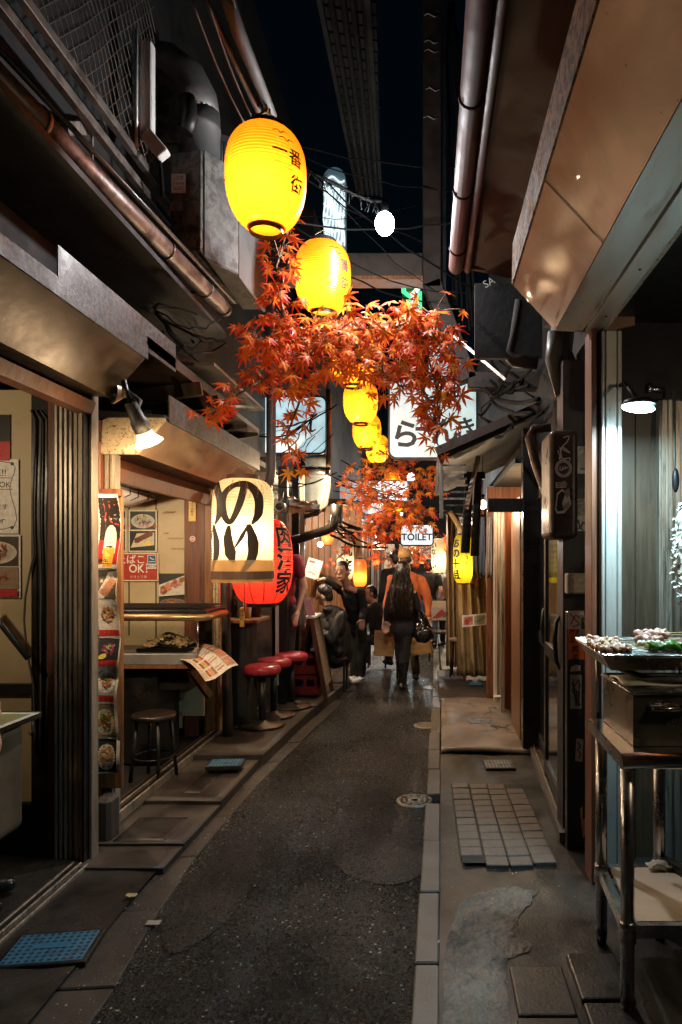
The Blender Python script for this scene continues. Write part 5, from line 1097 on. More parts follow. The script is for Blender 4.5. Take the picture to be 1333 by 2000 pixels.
MB().tube([P(862,1000,8.9),P(950,1010,8.6)], .03, 8).build('rail', BLACK, cur); MB().tube([P(880,1000,8.8),P(905,1040,8.7),P(930,1085,8.6)], .035, 8).build('rolled_edge', VC, cur)
Art(P(917,1160,8.72),X1*(8.72/F),Z1*(8.72/F)).oval(4,30,3,12,(.30,.06,.03),.1,12,.3).oval(14,20,4,9,(.30,.07,.04),0,12,.3).build('stain', cur)
poster('hanging_menu','white menu sheet with red and green pictures clipped by the curtain', P(903,1225,7.6), Vector((.99,0,.1)), Z1, 57*7.6/F, 23*7.6/F, lambda a,w,h:(a.rect(w*.05,h*.12,w*.38,h*.85,(.42,.3,.24)),a.oval(w*.17,h*.45,w*.1,h*.26,(.5,.05,.04),0,12,.2),a.oval(w*.28,h*.6,w*.08,h*.2,(.5,.1,.06),0,12,.2),a.rect(w*.42,h*.1,w*.8,h*.85,(.35,.33,.24)),a.poly([(w*.42,h*.3),(w*.75,h*.7),(w*.85,h*.8),(w*.6,h*.3)],(.12,.25,.05)),a.rect(w*.85,h*.5,w*.97,h*.9,(.55,.3,.1))), base=(.74,.7,.64), cat='menu')
leg_stool('round_stool','pale padded round stool half hidden by the vinyl curtain',(.37,9.0,.03),.12,.50,mat('tan_pad',(.5,.36,.24),.5),DARKW)
# ------------------------------------------------------------------ lanterns
YEL = lantern_mat('yellow_lantern_skin', (.95,.255,.010), .8); CRE = lantern_mat('cream_lantern_paper', (.95,.78,.52), .75)
REDL = lantern_mat('red_lantern_paper', (.80,.05,.028), .7); WHL = lantern_mat('white_lantern_paper', (.92,.80,.58), .75); ORL = lantern_mat('orange_lantern_paper', (.92,.22,.04), .75)
INKM = mat('lantern_ink', (.012,.010,.009), .6, bump=0); INKB = mat('brush_ink_brown', (.028,.018,.011), .7, bump=0)
BULBW = emit_mat('warm_bulb_glass', (1,.72,.38), 20)
class Lantern:
    def __init__(s, name, label, c, r, h, m, w, col, prof, ribs=26, group=None, cap=.42, capb=None, capm=None, bulbz=.35):
        s.c = Vector(c); s.r = r; s.h = h; s.prof = prof; s.t = thing(name, label, 'lantern', s.c - Vector((0,0,h/2)), group)
        rings = ribs*4; pr = []
        for i in range(rings+1): v = i/rings; pr.append((s.rad(v) * (1 + .010*(1-2*abs(math.sin(v*ribs*math.pi))**.6)), (v-.5)*h))
        MB().lathe(pr, 48, s.c, True, False).build('skin', m, s.t)
        for v, nm in ((1,'top_cap'),(0,'bottom_cap')):
            rr = s.rad(v)*1.04; z = (v-.5)*h; k = .045*r/.2
            MB().lathe([(rr,z-k*.5),(rr,z+k*.6),(rr*.96,z+k*.6),(rr*.96,z-k*.5),(rr,z-k*.5)], 32, s.c, False, False).build(nm, capm or BLKPL, s.t)
        MB().lathe([(s.rad(1)*.95,h*.5+.012*r/.2),(s.rad(1)*.2,h*.5+.014*r/.2)], 24, s.c, False, False).build('lid', capm or BLKPL, s.t)
        MB().disc(s.c+Vector((0,0,-h*.5)), s.rad(0)*.98, 28).build('base_disc', m, s.t)
        MB().ell(s.c+Vector((0,0,-h*(.5-bulbz))), (.035*r/.2,.035*r/.2,.05*r/.2), 12, 8).build('bulb', BULBW, s.t)
        z = s.c + Vector((0,0,h*.5))
        MB().tube([z+Vector((-s.rad(1)*.9,0,0)), z+Vector((-s.rad(1)*.6,0,.07*r/.2)), z+Vector((0,0,.10*r/.2)), z+Vector((s.rad(1)*.6,0,.07*r/.2)), z+Vector((s.rad(1)*.9,0,0))], .003, 5).build('hanger', ALU, s.t)
        point('lantern_light', s.c+Vector((0,-.06*r/.2,-h*(.5-bulbz)+.0)), w, col, .03*r/.2, s.t)
    def rad(s, v): return s.r*s.prof(max(0,min(1,v)))
    def write(s, vs, fs, phi, z0, m=INKM, name='lettering', ml=.03):
        vs, fs = refine(vs, fs, ml); out = []
        for x, y in vs:
            z = z0 + y; v = z/s.h + .5; r = s.rad(v) * 1.007 + .0025; a = phi + x/s.r; out.append(s.c + Vector((r*math.sin(a), -r*math.cos(a), z)))
        return MB().add(out, fs, True).build(name, m, s.t)
def scale2(g, sx, sy, dx=0, dy=0): return [(x*sx+dx, y*sy+dy) for x, y in g[0]], g[1]
def join2(*gs):
    V = []; Fc = []
    for v, f in gs: k = len(V); V += v; Fc += [[i+k for i in q] for q in f]
    return V, Fc
egg = lambda v: .44 + .56*math.sin(math.pi*(.06+.86*v)**.92)**.75 if v > 0 else .44
def eggp(v):
    # widest a little above the middle, drawn in to the caps
    t = (v-.54)/.54; return .40 + .60*max(0, 1-abs(t)**2.3)**.62 if v < .54 else .46 + .54*max(0, 1-((v-.54)/.46)**2.6)**.6
GY = 'yellow lanterns strung along the alley'
YL = [(520,352,3.40,.197,.48),(631,543,4.85,.197,.48),(690,700,6.0,.197,.47),(705,786,7.7,.197,.47),(717,843,9.4,.197,.47),(738,878,11.4,.197,.46),(766,942,16.0,.2,.46),(775,985,20.,.2,.46)]
YN = ['largest and nearest yellow paper lantern with black lettering','second yellow lantern, hanging just above the maple leaves','yellow lantern half hidden behind the maple leaves','fourth yellow lantern, below the maple leaves','fifth yellow lantern, between two others low in the string','yellow lantern left of the bright pale shop sign','far yellow lantern glowing among the distant maple leaves','farthest yellow lantern low among the distant leaves']
for i, ((px, py, Y, r, h), lab) in enumerate(zip(YL, YN)):
    L_ = Lantern('yellow_lantern', lab, P(px, py, Y), r, h, YEL, 13, (1,.85,.5), eggp, 30 if i < 3 else 18, GY)
    if i < 6:
        ph = R(52)
        birds = join2(stroke([(-.10,.145),(-.075,.155),(-.06,.142),(-.04,.156),(-.02,.15)],[.003,.007,.006,.007,.002]), stroke([(-.07,.115),(-.045,.122),(-.03,.108),(-.012,.122),(.01,.114)],[.003,.007,.006,.007,.002]))
        g = join2(birds, scale2(glyph('一',.03),.075,.075,-.068,.055), scale2(glyph('番',.02),.085,.085,.02,.045), scale2(glyph('街',.02),.085,.085,.035,-.075), scale2(glyph('OMOIDE YOKOCHO',.0),.010,.012,-.05,-.005), scale2(glyph('SHINJUKU',.0),.010,.012,-.02,-.022))
        L_.write(*g, ph, 0, ml=.025); L_.write(*scale2(glyph('・・・・・',.02),.03,.03), R(-78), -.04)
        L_.write(*join2(*[([(-.004,-.006-.02*k),(.004,-.006-.02*k),(.004,.004-.02*k),(-.004,.004-.02*k)],[(0,1,2,3)]) for k in range(5)]), R(-70), .05, name='side_marks')
def barrel(v): return .52 + .48*max(0, 1-abs((v-.5)*2)**3.2)**.5
def drum(v): return .46 + .54*max(0, 1-abs((v-.5)*2)**2.5)**.55
def bag(v): return 1.0 - .02*(1-v) if v < .8 else .50 + .50*max(0, 1-((v-.8)/.2)**2.2)**.55
# cream lantern in its plastic cover with brush characters
LC = Lantern('cream_lantern','large cream paper lantern in a plastic cover with bold brush characters', P(475,1030,5.0), .222, .70, CRE, 9.5, (1,.82,.54), bag, 34, bulbz=.42, capm=mat('stained_rim',(.10,.05,.025),.6))
NO = join2(stroke([(.02,.155),(-.01,.03),(-.075,-.10),(-.13,-.03),(-.125,.09),(-.05,.165),(.06,.165),(.125,.08),(.125,-.03),(.075,-.115)],[.05,.05,.035,.06,.05,.04,.06,.075,.07,.012],8))
RI = join2(stroke([(-.085,.14),(-.095,.05),(-.075,-.06),(-.05,-.13)],[.02,.07,.085,.01],8), stroke([(-.045,-.02),(.005,.06),(.045,.14)],[.008,.03,.01],6), stroke([(.05,.15),(.085,.02),(.075,-.09),(.0,-.2)],[.03,.085,.07,.012],8))
for ph in (R(12), R(-62)):
    LC.write(*scale2(NO,.98,.98), ph, .125, INKB); LC.write(*scale2(RI,.98,.98), ph, -.135, INKB)
MB().lathe([(.216,-.40),(.224,-.36),(.224,-.245),(.2235,-.24)], 40, LC.c, True, False).build('plastic_skirt', lantern_mat('brown_plastic_skirt',(.78,.54,.28),.7), LC.t)
k = MB()
for i in range(22):
    a = random.uniform(-1.3,1.3); z = random.uniform(.26,.34); k.tube([LC.c+Vector(((LC.rad(z_/.7+.5)*1.01+.002)*math.sin(a+d), -(LC.rad(z_/.7+.5)*1.01+.002)*math.cos(a+d), z_)) for d, z_ in ((0,z),(.03,z-.03),(-.02,z-.07))], .0016, 4)
k.build('cover_creases', mat('crease',(.35,.2,.1),.5), LC.t)['kind'] = 'stuff'
MB().tube([LC.c+Vector((.01,0,-.36)),LC.c+Vector((.01,0,-.62))], .003, 5).build('pull_cord', CABLE, LC.t)
# red lantern behind it
LR = Lantern('red_lantern','large red paper lantern with black characters behind the cream lantern', P(512,1096,5.85), .262, .72, REDL, 8., (1,.7,.5), drum, 30, bulbz=.45)
for ch, z in (('居',.24),('酒',.06),('屋',-.02)): pass
for ch, z in (('肉',.215),('酒',.02),('家',-.175)): 
    for ph in (R(62),): 
        LR.write(*scale2(glyph(ch,.055),.20,.2), ph, z, mat('letter_halo',(.75,.6,.5),.6,bump=0), 'letter_edge'); 
        o = LR.write(*scale2(glyph(ch,.02),.20,.2), ph, z, INKM)
        for v_ in o.data.vertices: v_.co += (Vector((v_.co.x, v_.co.y, 0)).normalized())*.0025
for ph in (-70,-40,-10,18,48): MB().tube([LR.c+Vector((LR.rad(v)*.985*math.sin(R(ph)), -LR.rad(v)*.985*math.cos(R(ph)), (v-.5)*LR.h)) for v in [i/16 for i in range(17)]], .004, 5).build('inner_rib', mat('rib_wire',(.05,.02,.015),.6), LR.t)
# smaller lanterns down the alley
LW = Lantern('white_lantern','white paper lantern with brush characters above the pointing man', P(675,1092,9.2), .118, .55, WHL, 2.6, (1,.85,.62), barrel, 22)
for ch, z in (('丸',.12),('庄',-.08),('家',-.2)): LW.write(*scale2(glyph(ch,.03),.17,.17), R(14), z, INKM)
LO = Lantern('orange_lantern','glowing orange lantern right of the white one', P(704,1119,9.25), .093, .37, ORL, 4.0, (1,.7,.35), barrel, 18)
LO2 = Lantern('white_lantern','pale lantern with brush characters left of the vinyl curtain', P(858,1085,11.5), .13, .58, WHL, 4.0, (1,.85,.6), barrel, 20)
for ch, z in (('い',.17),('な',.06),('ぐ',-.06),('い',-.17)): LO2.write(*scale2(glyph(ch,.04),.12,.12), R(-45), z, INKM)
LG = Lantern('yellow_green_lantern','long yellow green lantern with black lettering by the vinyl curtain', P(905,1092,8.5), .125, .60, lantern_mat('lime_lantern_skin',(.85,.72,.03),.75), 2.6, (1,.95,.6), barrel, 20)
for i, ch in enumerate('おの十且'): LG.write(*scale2(glyph(ch,.04),.12,.12), R(-48), .2-.13*i, INKM)
for i, ch in enumerate('昭和26年'): LG.write(*scale2(glyph(ch,.02),.055,.055), R(20), .15-.065*i, INKM)

# ------------------------------------------------------------------ lit signs
def signbox(name, label, px0, py0, px1, py1, Y, col, s, draw=None, rr=.05, depth=.14, framem=BLACK):
    a = P(px0,py1,Y); b = P(px1,py0,Y); t = thing(name, label, 'sign', ((a.x+b.x)/2, Y, a.z)); w, h = b.x-a.x, b.z-a.z
    def rrect(e, y, n=5):
        pts = []
        for cx, cz, a0 in ((w-rr,rr,-90),(w-rr,h-rr,0),(rr,h-rr,90),(rr,rr,180)):
            for k in range(n+1): an = R(a0+90*k/n); pts.append((a.x+cx+(rr+e)*math.cos(an), a.z+cz+(rr+e)*math.sin(an)))
        return pts
    MB().prismY(rrect(.02,0), Y+.01, Y+depth).build('case', framem, t)
    n = len(rrect(0,0)); i_, o_ = rrect(0,0), rrect(.022,0)
    MB().add([(x,Y-.008,z) for x,z in i_]+[(x,Y-.008,z) for x,z in o_]+[(x,Y+.012,z) for x,z in o_],[(k,(k+1)%n,(k+1)%n+n,k+n) for k in range(n)]+[(k+n,(k+1)%n+n,(k+1)%n+2*n,k+2*n) for k in range(n)]).build('frame', framem, t)
    MB().add([(x,Y,z) for x,z in i_],[list(range(n))]).build('lit_face', acrylic_mat(name+'_glow_%d'%px0, col, s), t)
    if draw: A_ = Art(Vector((a.x,Y-.003,a.z)), X1, Z1); draw(A_, w, h); A_.build('lettering', t)
    return t
def s1(a, w, h):
    a.text('ら', w*.19, h*.30, .36, INK, .03, 1, -.12); a.text('ー', w*.42, h*.36, .30, INK, .03, 1, -.05); a.text('め', w*.44, h*.2, .2, INK, .03, 1, .03) if 0 else None; a.text('ん', w*.64, h*.34, .34, INK, .03, 1, .06); a.text('き', w*.88, h*.37, .30, INK, .02, 1, .15)
signbox('shop_sign','large pale cyan lit sign with black characters at alley right', 762,742,930,893,8.2,(.46,.84,.88),.8,s1,.08)
signbox('upright_sign','narrow upright lit sign half hidden behind leaves and strut', 838,640,892,734,9.0,(.62,.9,.95),.85,None,.05)
def s2(a, w, h): a.line([(w*.35,h*.2),(w*.6,h*.45),(w*.8,h*.62)],.03,(.05,.06,.06),.01); a.line([(w*.8,h*.7),(w*.78,h*.4),(w*.86,h*.42)],.03,(.05,.06,.06),.01)
signbox('shop_sign','pale blue lit sign behind the grey pipe at alley left', 505,776,636,884,7.8,(.42,.80,.92),1.0,s2,.07)
signbox('toilet_sign','white lit sign reading TOILET under the far maple leaves', 784,1026,845,1064,10.5,(.80,.95,1.0),1.5,lambda a,w,h:a.text('TOILET',w*.5,h*.4,.145,(.03,.06,.06),.03),.04)
signbox('small_lit_sign','tiny warm lit sign far down the alley left of the walkers', 728,1058,752,1074,15.0,(1,.8,.5),1.3,lambda a,w,h:a.text('酒処',w*.5,h*.5,.13,(.3,.05,.03),.02),.02)
signbox('small_lit_sign','tiny yellow lit sign far down the alley above the walkers', 800,1066,822,1080,17.0,(1,.85,.35),1.3,lambda a,w,h:a.text('焼鳥',w*.5,h*.5,.13,(.1,.03,.03),.02),.02)
for i_, (px_, py_, Y_, lab_) in enumerate(((640,1046,8.9,'small red lantern under the eave left of the white lantern'),(735,1092,13.5,'small red lantern in the distance left of the walkers'),(876,1062,10.2,'small red lantern above the vinyl curtain'),(826,1096,15.5,'tiny red lantern beyond the walkers'))):
    Lantern('small_red_lantern', lab_, P(px_,py_,Y_), .075, .24, lantern_mat('orange_red_paper',(.9,.14,.04),.75), 2.0, (1,.7,.4), barrel, 12, 'small red lanterns under the eaves')
signbox('dark_sign','black shop sign with white handwritten characters in the distance', 664,940,796,978,12.5,(.02,.02,.02),.02,lambda a,w,h:(a.text('もんちゃん',w*.52,h*.45,.24,(.75,.75,.72),.01),),.02)
signbox('small_lit_sign','small white lit sign below the dark sign', 694,983,752,1004,13.0,(.85,.92,.95),.9,lambda a,w,h:a.text('ちゃんこ',w*.55,h*.5,.15,(.3,.1,.2)),.05)
t = thing('neon_sign','green and white neon sign glimpsed behind the steel column','sign',P(805,600,8.8))
MB().box(P(786,0,8.8).x,P(822,0,8.8).x,8.85,8.95,P(0,640,8.8).z,P(0,545,8.8).z).build('panel', mat('green_panel',(.02,.22,.10),.5), t)
for pts, nm, m in ((((789,546),(789,570),(802,580),(802,600)),'green_tube',emit_mat('green_neon',(.05,.9,.4),1.6)),(((806,620),(806,575),(818,562),(818,548)),'white_tube',emit_mat('white_neon',(.75,.95,1),2.2)),(((820,640),(820,570)),'green_tube',MATS['green_neon'])):
    MB().tube([P(x,y,8.8) for x,y in pts], .03, 8).build(nm, m, t)
# far illuminated round-topped sign with white line art
t = thing('line_art_tower','tall round-topped blue panel with glowing white line drawing','sign',P(652,500,13))
pts = [(P(632,0,13).x,P(0,500,13).z),(P(675,0,13).x,P(0,500,13).z)]+[(P(653.5+21.5*math.cos(a),0,13).x,P(0,350-24*math.sin(a),13).z) for a in [i*math.pi/12 for i in range(13)]]
MB().prismY(pts, 13, 13.2).build('panel', emit_mat('blue_panel_glow',(.10,.26,.36),.28), t); k = MB()
for i in range(8):
    x = 634+5.4*i; k.tube([P(x+2*math.sin(j*1.1+i),480-13*j,12.98) for j in range(10)], .012, 4)
for i in range(6): k.tube([P(633+5*j,470-24*i-6*math.sin(j*.9+i),12.98) for j in range(9)], .014, 4)
k.build('line_art', emit_mat('line_art_glow',(.75,.95,1),1.6), t)
# ------------------------------------------------------------------ bare bulb over the alley with its frayed cable
t = thing('bare_bulb','dazzling bare cool white globe bulb hanging over the alley','lamp',P(752,437,4.45)); bc = P(752,437,4.45)
MB().ell(bc, (.063,.063,.075), 24, 16).build('globe', emit_mat('cool_bulb_glow',(.86,.97,1.0),70), t)
MB().lathe([(.020,.072),(.024,.085),(.024,.13),(.014,.15)], 14, bc).build('socket', BLKPL, t)
point('bulb_light', bc+Vector((0,-.0,-.10)), 165, (.96,.98,1.0), .06, t)
k = MB(); ca = [P(600,330,4.2),P(640,352,4.3),P(690,378,4.38),P(725,392,4.42),bc+Vector((0,0,.15))]; k.tube(ca, .012, 7)
for i in range(60):
    u = random.random()*3.99; j = int(u); p = ca[j].lerp(ca[j+1],u-j); k.tube([p,p+Vector((random.uniform(-.04,.04),random.uniform(-.02,.02),random.uniform(-.09,.02)))], .003, 3)
k.build('frayed_cable', CABLE, t)
# spotlights at the stall corner
t = thing('spotlight','lit warm spotlight bulb in a tubular holder at the stall corner','lamp',P(285,850,3.45))
ax0, ax1 = P(264,806,3.40), P(292,866,3.48); d_ = (ax1-ax0).normalized()
MB().tube([ax0-d_*.05, ax0+d_*.03, ax0+d_*.045, ax0+d_*.10], [.03,.036,.044,.044], 16).build('holder', DUCT, t)
MB().tube([ax0+d_*.10, ax0+d_*.125, ax0+d_*.16, ax0+d_*.165], [.038,.045,.072,.074], 22, caps=False).build('reflector', lantern_mat('reflector_glass',(.85,.72,.5),.55), t)
MB().tube([ax0+d_*.158, ax0+d_*.166], .071, 22).build('front_glass', emit_mat('spot_glass_glow',(1,.78,.5),9), t)
MB().tube([ax0-d_*.05, ax0-d_*.12+Vector((0,0,.04)), P(243,772,3.5)], .012, 8).build('arm', BLACK, t)
point('reflector_glow', ax0+d_*.14, 1.2, (1,.7,.4), .015, t); spot('spot_light', ax0+d_*.19, Vector((-2.0,5.1,.9)), 110, (1,.70,.40), 130, .9, .05, t); point('spill_light', ax0+d_*.16+Vector((.07,-.04,-.08)), 16, (1,.70,.40), .03, t)
t = thing('spotlight','unlit flared spotlight head turned away under the brown housing','lamp',P(228,768,3.52)); c0 = P(240,768,3.55)
MB().tube([c0+Vector((.02,.02,.01)), c0, c0+Vector((-.03,-.03,.0)), c0+Vector((-.035,-.035,.0))], [.022,.026,.062,.064], 20, caps=False).build('reflector', mat('old_reflector',(.45,.33,.2),.35,metal=.6), t)
MB().ell(c0+Vector((-.016,-.016,0)),.03,12,8).build('bulb', WHITE, t); MB().tube([c0+Vector((.02,.02,.01)),c0+Vector((.07,.05,-.03)),P(268,800,3.5)], .013, 8).build('arm', DUCT, t)
# pendant bulbs inside the shops
def bulb(label, c, w, col=(1,.75,.48), drop=.25):
    t = thing('pendant_bulb', label, 'lamp', c); c = Vector(c)
    MB().ell(c, (.035,.035,.045), 14, 10).build('bulb', BULBW, t); MB().lathe([(.018,.04),(.02,.09),(.01,.1)], 12, c).build('socket', BLKPL, t)
    MB().tube([c+Vector((0,0,.1)),c+Vector((0,0,.1+drop))], .004, 5).build('cord', CABLE, t); point('bulb_light', c+Vector((0,0,-.07)), w, col, .04, t)
bulb('pendant bulb inside the near left shop', (-2.45,2.6,2.12), 24, (1,.77,.50), .4)
bulb('pendant bulb over the grill counter', (-2.45,4.75,2.0), 58)
bulb('pendant bulb over the bar top', (-2.0,6.55,2.15), 40)
bulb('pendant bulb above the seated men', (-1.75,8.2,2.2), 120)
bulb('bare bulb under the tin awning edge', (-1.1,7.3,2.42), 130, (1,.72,.42), .12)
bulb('bare bulb under the lean-to eave', (.50,6.45,2.08), 52, (1,.74,.46), .36)
bulb('pendant bulb in the near right stall', (1.75,1.6,2.3), 22, (1,.78,.52), .3)
bulb('pendant bulb in the wooden doorway recess', (.98,6.75,2.1), 16, (1,.58,.24), .2)
bulb('pendant bulb behind the vinyl curtain', (.75,9.9,1.85), 34, (1,.66,.34), .4)
# ------------------------------------------------------------------ maple branches
def leaf_mesh(k):
    rnd = random.Random(k); vs = [Vector((0,0,0))]; fs = []
    angs = [-128,-84,-42,0,42,84,128]; lens = [.42,.74,.95,1.05,.95,.74,.42]
    curl = rnd.uniform(-.05,.35); twist = rnd.uniform(-.25,.25)
    for a, l in zip(angs, lens):
        l *= rnd.uniform(.9,1.1); a = R(a+rnd.uniform(-5,5)); d = Vector((math.sin(a),math.cos(a),0)); n = Vector((d.y,-d.x,0)); w = .105*l**.5
        dz = lambda q, d=d: -.22*q*q - curl*q*q*abs(d.x)*1.3 + twist*q*d.x + rnd.uniform(-.06,.06)
        b = len(vs); vs += [d*.22-n*w*.9+Vector((0,0,-.04)), d*l*.5-n*w+Vector((0,0,dz(l*.5)-.03)), d*l+Vector((0,0,dz(l)-.02)), d*l*.5+n*w+Vector((0,0,dz(l*.5)-.03)), d*.22+n*w*.9+Vector((0,0,-.04)), d*l*.5+Vector((0,0,dz(l*.5)+.03))]
        fs += [(0,b,b+1,b+5),(b+5,b+1,b+2),(b+5,b+2,b+3),(0,b+5,b+3,b+4)]
    mb = MB(); mb.add(vs, fs, True); mb.tube([(0,0,0),(0,-.2,.02),(0,-.42,.08)], .016, 3, caps=False)
    return mb.mesh('leaf')
def leaf_mat(name, stops):
    m = bpy.data.materials.new(name); m.use_nodes = True; nt = m.node_tree; L = nt.links; nt.nodes.remove(nt.nodes['Principled BSDF'])
    oi = _n(nt,'ShaderNodeObjectInfo'); cr = _n(nt,'ShaderNodeValToRGB'); e = cr.color_ramp.elements
    e[0].position = 0; e[0].color = (*stops[0],1); e[1].position = 1; e[1].color = (*stops[-1],1)
    for i, s_ in enumerate(stops[1:-1]): x = e.new((i+1)/(len(stops)-1)); x.color = (*s_,1)
    L.new(oi.outputs['Random'], cr.inputs[0])
    tc = _n(nt,'ShaderNodeTexCoord'); ln = _n(nt,'ShaderNodeVectorMath',operation='LENGTH'); L.new(tc.outputs['Object'], ln.inputs[0])
    mr = _n(nt,'ShaderNodeMapRange'); mr.inputs[1].default_value=.05; mr.inputs[2].default_value=.62; mr.inputs[3].default_value=1.0; mr.inputs[4].default_value=0; L.new(ln.outputs['Value'], mr.inputs[0])
    nz = _n(nt,'ShaderNodeTexNoise'); nz.inputs['Scale'].default_value=3; L.new(tc.outputs['Object'], nz.inputs['Vector'])
    mm = _n(nt,'ShaderNodeMath',operation='MULTIPLY'); L.new(mr.outputs[0],mm.inputs[0]); L.new(nz.outputs[0],mm.inputs[1])
    mx = _n(nt,'ShaderNodeMix',data_type='RGBA'); L.new(mm.outputs[0],mx.inputs[0]); L.new(cr.outputs[0],mx.inputs[6]); mx.inputs[7].default_value=(.62,.36,.02,1)
    df = _n(nt,'ShaderNodeBsdfDiffuse'); tr = _n(nt,'ShaderNodeBsdfTranslucent'); gl = _n(nt,'ShaderNodeBsdfGlossy'); gl.inputs['Roughness'].default_value=.4
    L.new(mx.outputs[2],df.inputs[0]); L.new(mx.outputs[2],tr.inputs[0]); a = _n(nt,'ShaderNodeMixShader'); a.inputs[0].default_value=.5; L.new(df.outputs[0],a.inputs[1]); L.new(tr.outputs[0],a.inputs[2])
    b = _n(nt,'ShaderNodeMixShader'); b.inputs[0].default_value=.02; L.new(a.outputs[0],b.inputs[1]); L.new(gl.outputs[0],b.inputs[2]); L.new(b.outputs[0],nt.nodes['Material Output'].inputs[0]); return m
LMR = leaf_mat('maple_leaf_red',[(.72,.045,.022),(.82,.065,.03),(.84,.15,.03),(.62,.038,.03)])
LMO = leaf_mat('maple_leaf_orange',[(.80,.11,.025),(.84,.20,.03),(.84,.32,.035),(.72,.065,.022),(.82,.15,.028),(.70,.09,.03),(.78,.07,.06),(.5,.07,.03)])
LEAF = {}
for m in (LMR, LMO):
    LEAF[m.name] = []
    for k in range(9):
        me = leaf_mesh(k); me.materials.append(m); LEAF[m.name].append(me)
TWIG = mat('twig_bark',(.16,.09,.05),.7,bump=.3)
def branch(label, pts, spread, n, size, m=LMO, group='artificial maple branches over the alley', stemr=.010):
    """pts: stem as world points; leaves gather around the stem"""
    pts = [Vector(p) for p in pts]; t = thing('maple_branch', label, 'maple branch', pts[0], group); tw = MB()
    tw.tube(pts, [stemr*(1-.6*i/(len(pts)-1)) for i in range(len(pts))], 6); seg = len(pts)-1; mine = []
    n = int(n*1.22); spread = [q*1.12 for q in spread]
    while len(mine) < n:
        u = random.random()**.85*seg; j = min(seg-1,int(u)); b = pts[j].lerp(pts[j+1],u-j)
        q = Vector((random.gauss(0,1),random.gauss(0,1),random.gauss(0,1)))
        if q.length > 2.1: continue
        sp = spread[0]*(1-.35*u/seg); p = b + Vector((q.x*sp, q.y*spread[1], q.z*spread[2]*(1-.35*u/seg)))
        mine.append((b,p))
    for b, p in mine:
        s_ = size*random.uniform(.62,1.22); o = bpy.data.objects.new('leaf', random.choice(LEAF[m.name])); COL.objects.link(o); o.parent = t
        out = (p-b).normalized() if (p-b).length > 1e-4 else Vector((0,0,1))
        dirv = (out*.55 + Vector((random.uniform(-.6,.6),random.uniform(-.6,.6),-.55))).normalized()       # tips point out and down
        nrm = Vector((random.uniform(-.55,.55),-1+random.uniform(-.5,.6),random.uniform(-.2,.9))); x = dirv.cross(nrm).normalized(); z = x.cross(dirv)
        o.matrix_local = Matrix.Translation(p-pts[0]) @ Matrix((x,dirv,z)).transposed().to_4x4() @ Matrix.Scale(s_,4)
        if random.random() < .75: tw.tube([b, b.lerp(p,.55)+Vector((0,0,.015)), p-dirv*s_*.35], [.0042,.0034,.002], 4, caps=False)
    tw.build('twigs', TWIG, t); return t
S_ = .084
def path(*a): return [P(*q) for q in a]
branch('upright red maple branch left of the second yellow lantern', path((560,660,4.5),(550,590,4.45),(540,520,4.4),(565,440,4.35)), (.085,.08,.09), 38, S_, LMR)
branch('red orange maple branch curving left below the two top lanterns', path((590,640,4.6),(560,665,4.5),(520,690,4.45),(490,640,4.4)), (.11,.10,.09), 60, S_, LMR)
branch('thick orange maple branch in the middle under second lantern', path((690,625,4.8),(640,660,4.6),(600,700,4.5),(560,760,4.5)), (.14,.13,.10), 80, S_)
branch('maple branch spreading right from the second yellow lantern', path((660,650,4.7),(720,640,4.6),(780,635,4.6),(865,605,4.5)), (.11,.12,.09), 66, S_)
branch('maple branch drooping down right over the pale sign', path((790,620,4.6),(830,680,4.5),(850,740,4.45),(860,830,4.4)), (.11,.10,.09), 70, S_)
branch('sparse maple branch reaching the bright sign edge at right', path((800,640,4.5),(850,660,4.4),(885,700,4.35),(890,780,4.3)), (.07,.08,.08), 34, S_, LMR)
branch('orange maple branch across the hidden third lantern', path((620,690,4.6),(690,700,4.6),(740,720,4.6),(790,760,4.5)), (.12,.12,.09), 72, S_)
branch('low maple branch stretching left over the stall housing', path((560,720,4.6),(500,750,4.4),(440,785,4.25),(400,815,4.2)), (.06,.07,.06), 34, S_, LMR)
branch('thin hanging maple spray in front of the left lit sign', path((600,740,4.6),(580,800,4.5),(560,850,4.45),(575,925,4.4)), (.05,.05,.05), 26, S_)
branch('maple branch hanging low across the pale sign characters', path((770,700,4.55),(820,750,4.45),(850,800,4.4),(855,870,4.35)), (.085,.08,.08), 40, S_)
branch('maple branch tucked between lanterns at the centre', path((600,650,4.7),(650,690,4.7),(700,680,4.8),(740,650,4.8)), (.13,.13,.09), 60, S_)
GF = 'distant maple branches'
branch('distant maple branch left of the pale sign', path((770,890,9.3),(740,910,9.0),(710,940,8.8),(685,985,8.7)), (.19,.3,.17), 85, .082, LMO, GF)
branch('distant maple branch under the pale sign', path((740,880,9.6),(780,900,9.3),(820,920,9.2),(840,965,9.0)), (.2,.3,.13), 80, .082, LMO, GF)
branch('distant dense maple branch above the TOILET sign', path((720,950,9.4),(770,980,9.2),(800,1000,9.0),(820,1020,9.0)), (.24,.3,.17), 130, .082, LMO, GF)
branch('distant hanging maple branch left of TOILET sign', path((770,980,9.3),(750,1010,9.2),(735,1035,9.0),(730,1055,9.0)), (.2,.3,.1), 90, .082, LMR, GF)
branch('dim red far maple cluster behind the orange sweater', path((800,1080,13),(770,1085,13),(745,1095,12.6)), (.26,.3,.2), 70, .08, LMR, GF)
branch('far maple cluster below the TOILET sign', path((860,1060,12.5),(830,1075,12.3),(815,1095,12)), (.22,.3,.17), 70, .08, LMR, GF)
branch('small maple spray beside the white lantern', path((690,1065,9.0),(660,1090,8.8),(640,1115,8.7)), (.05,.06,.09), 16, .07, LMR, GF)
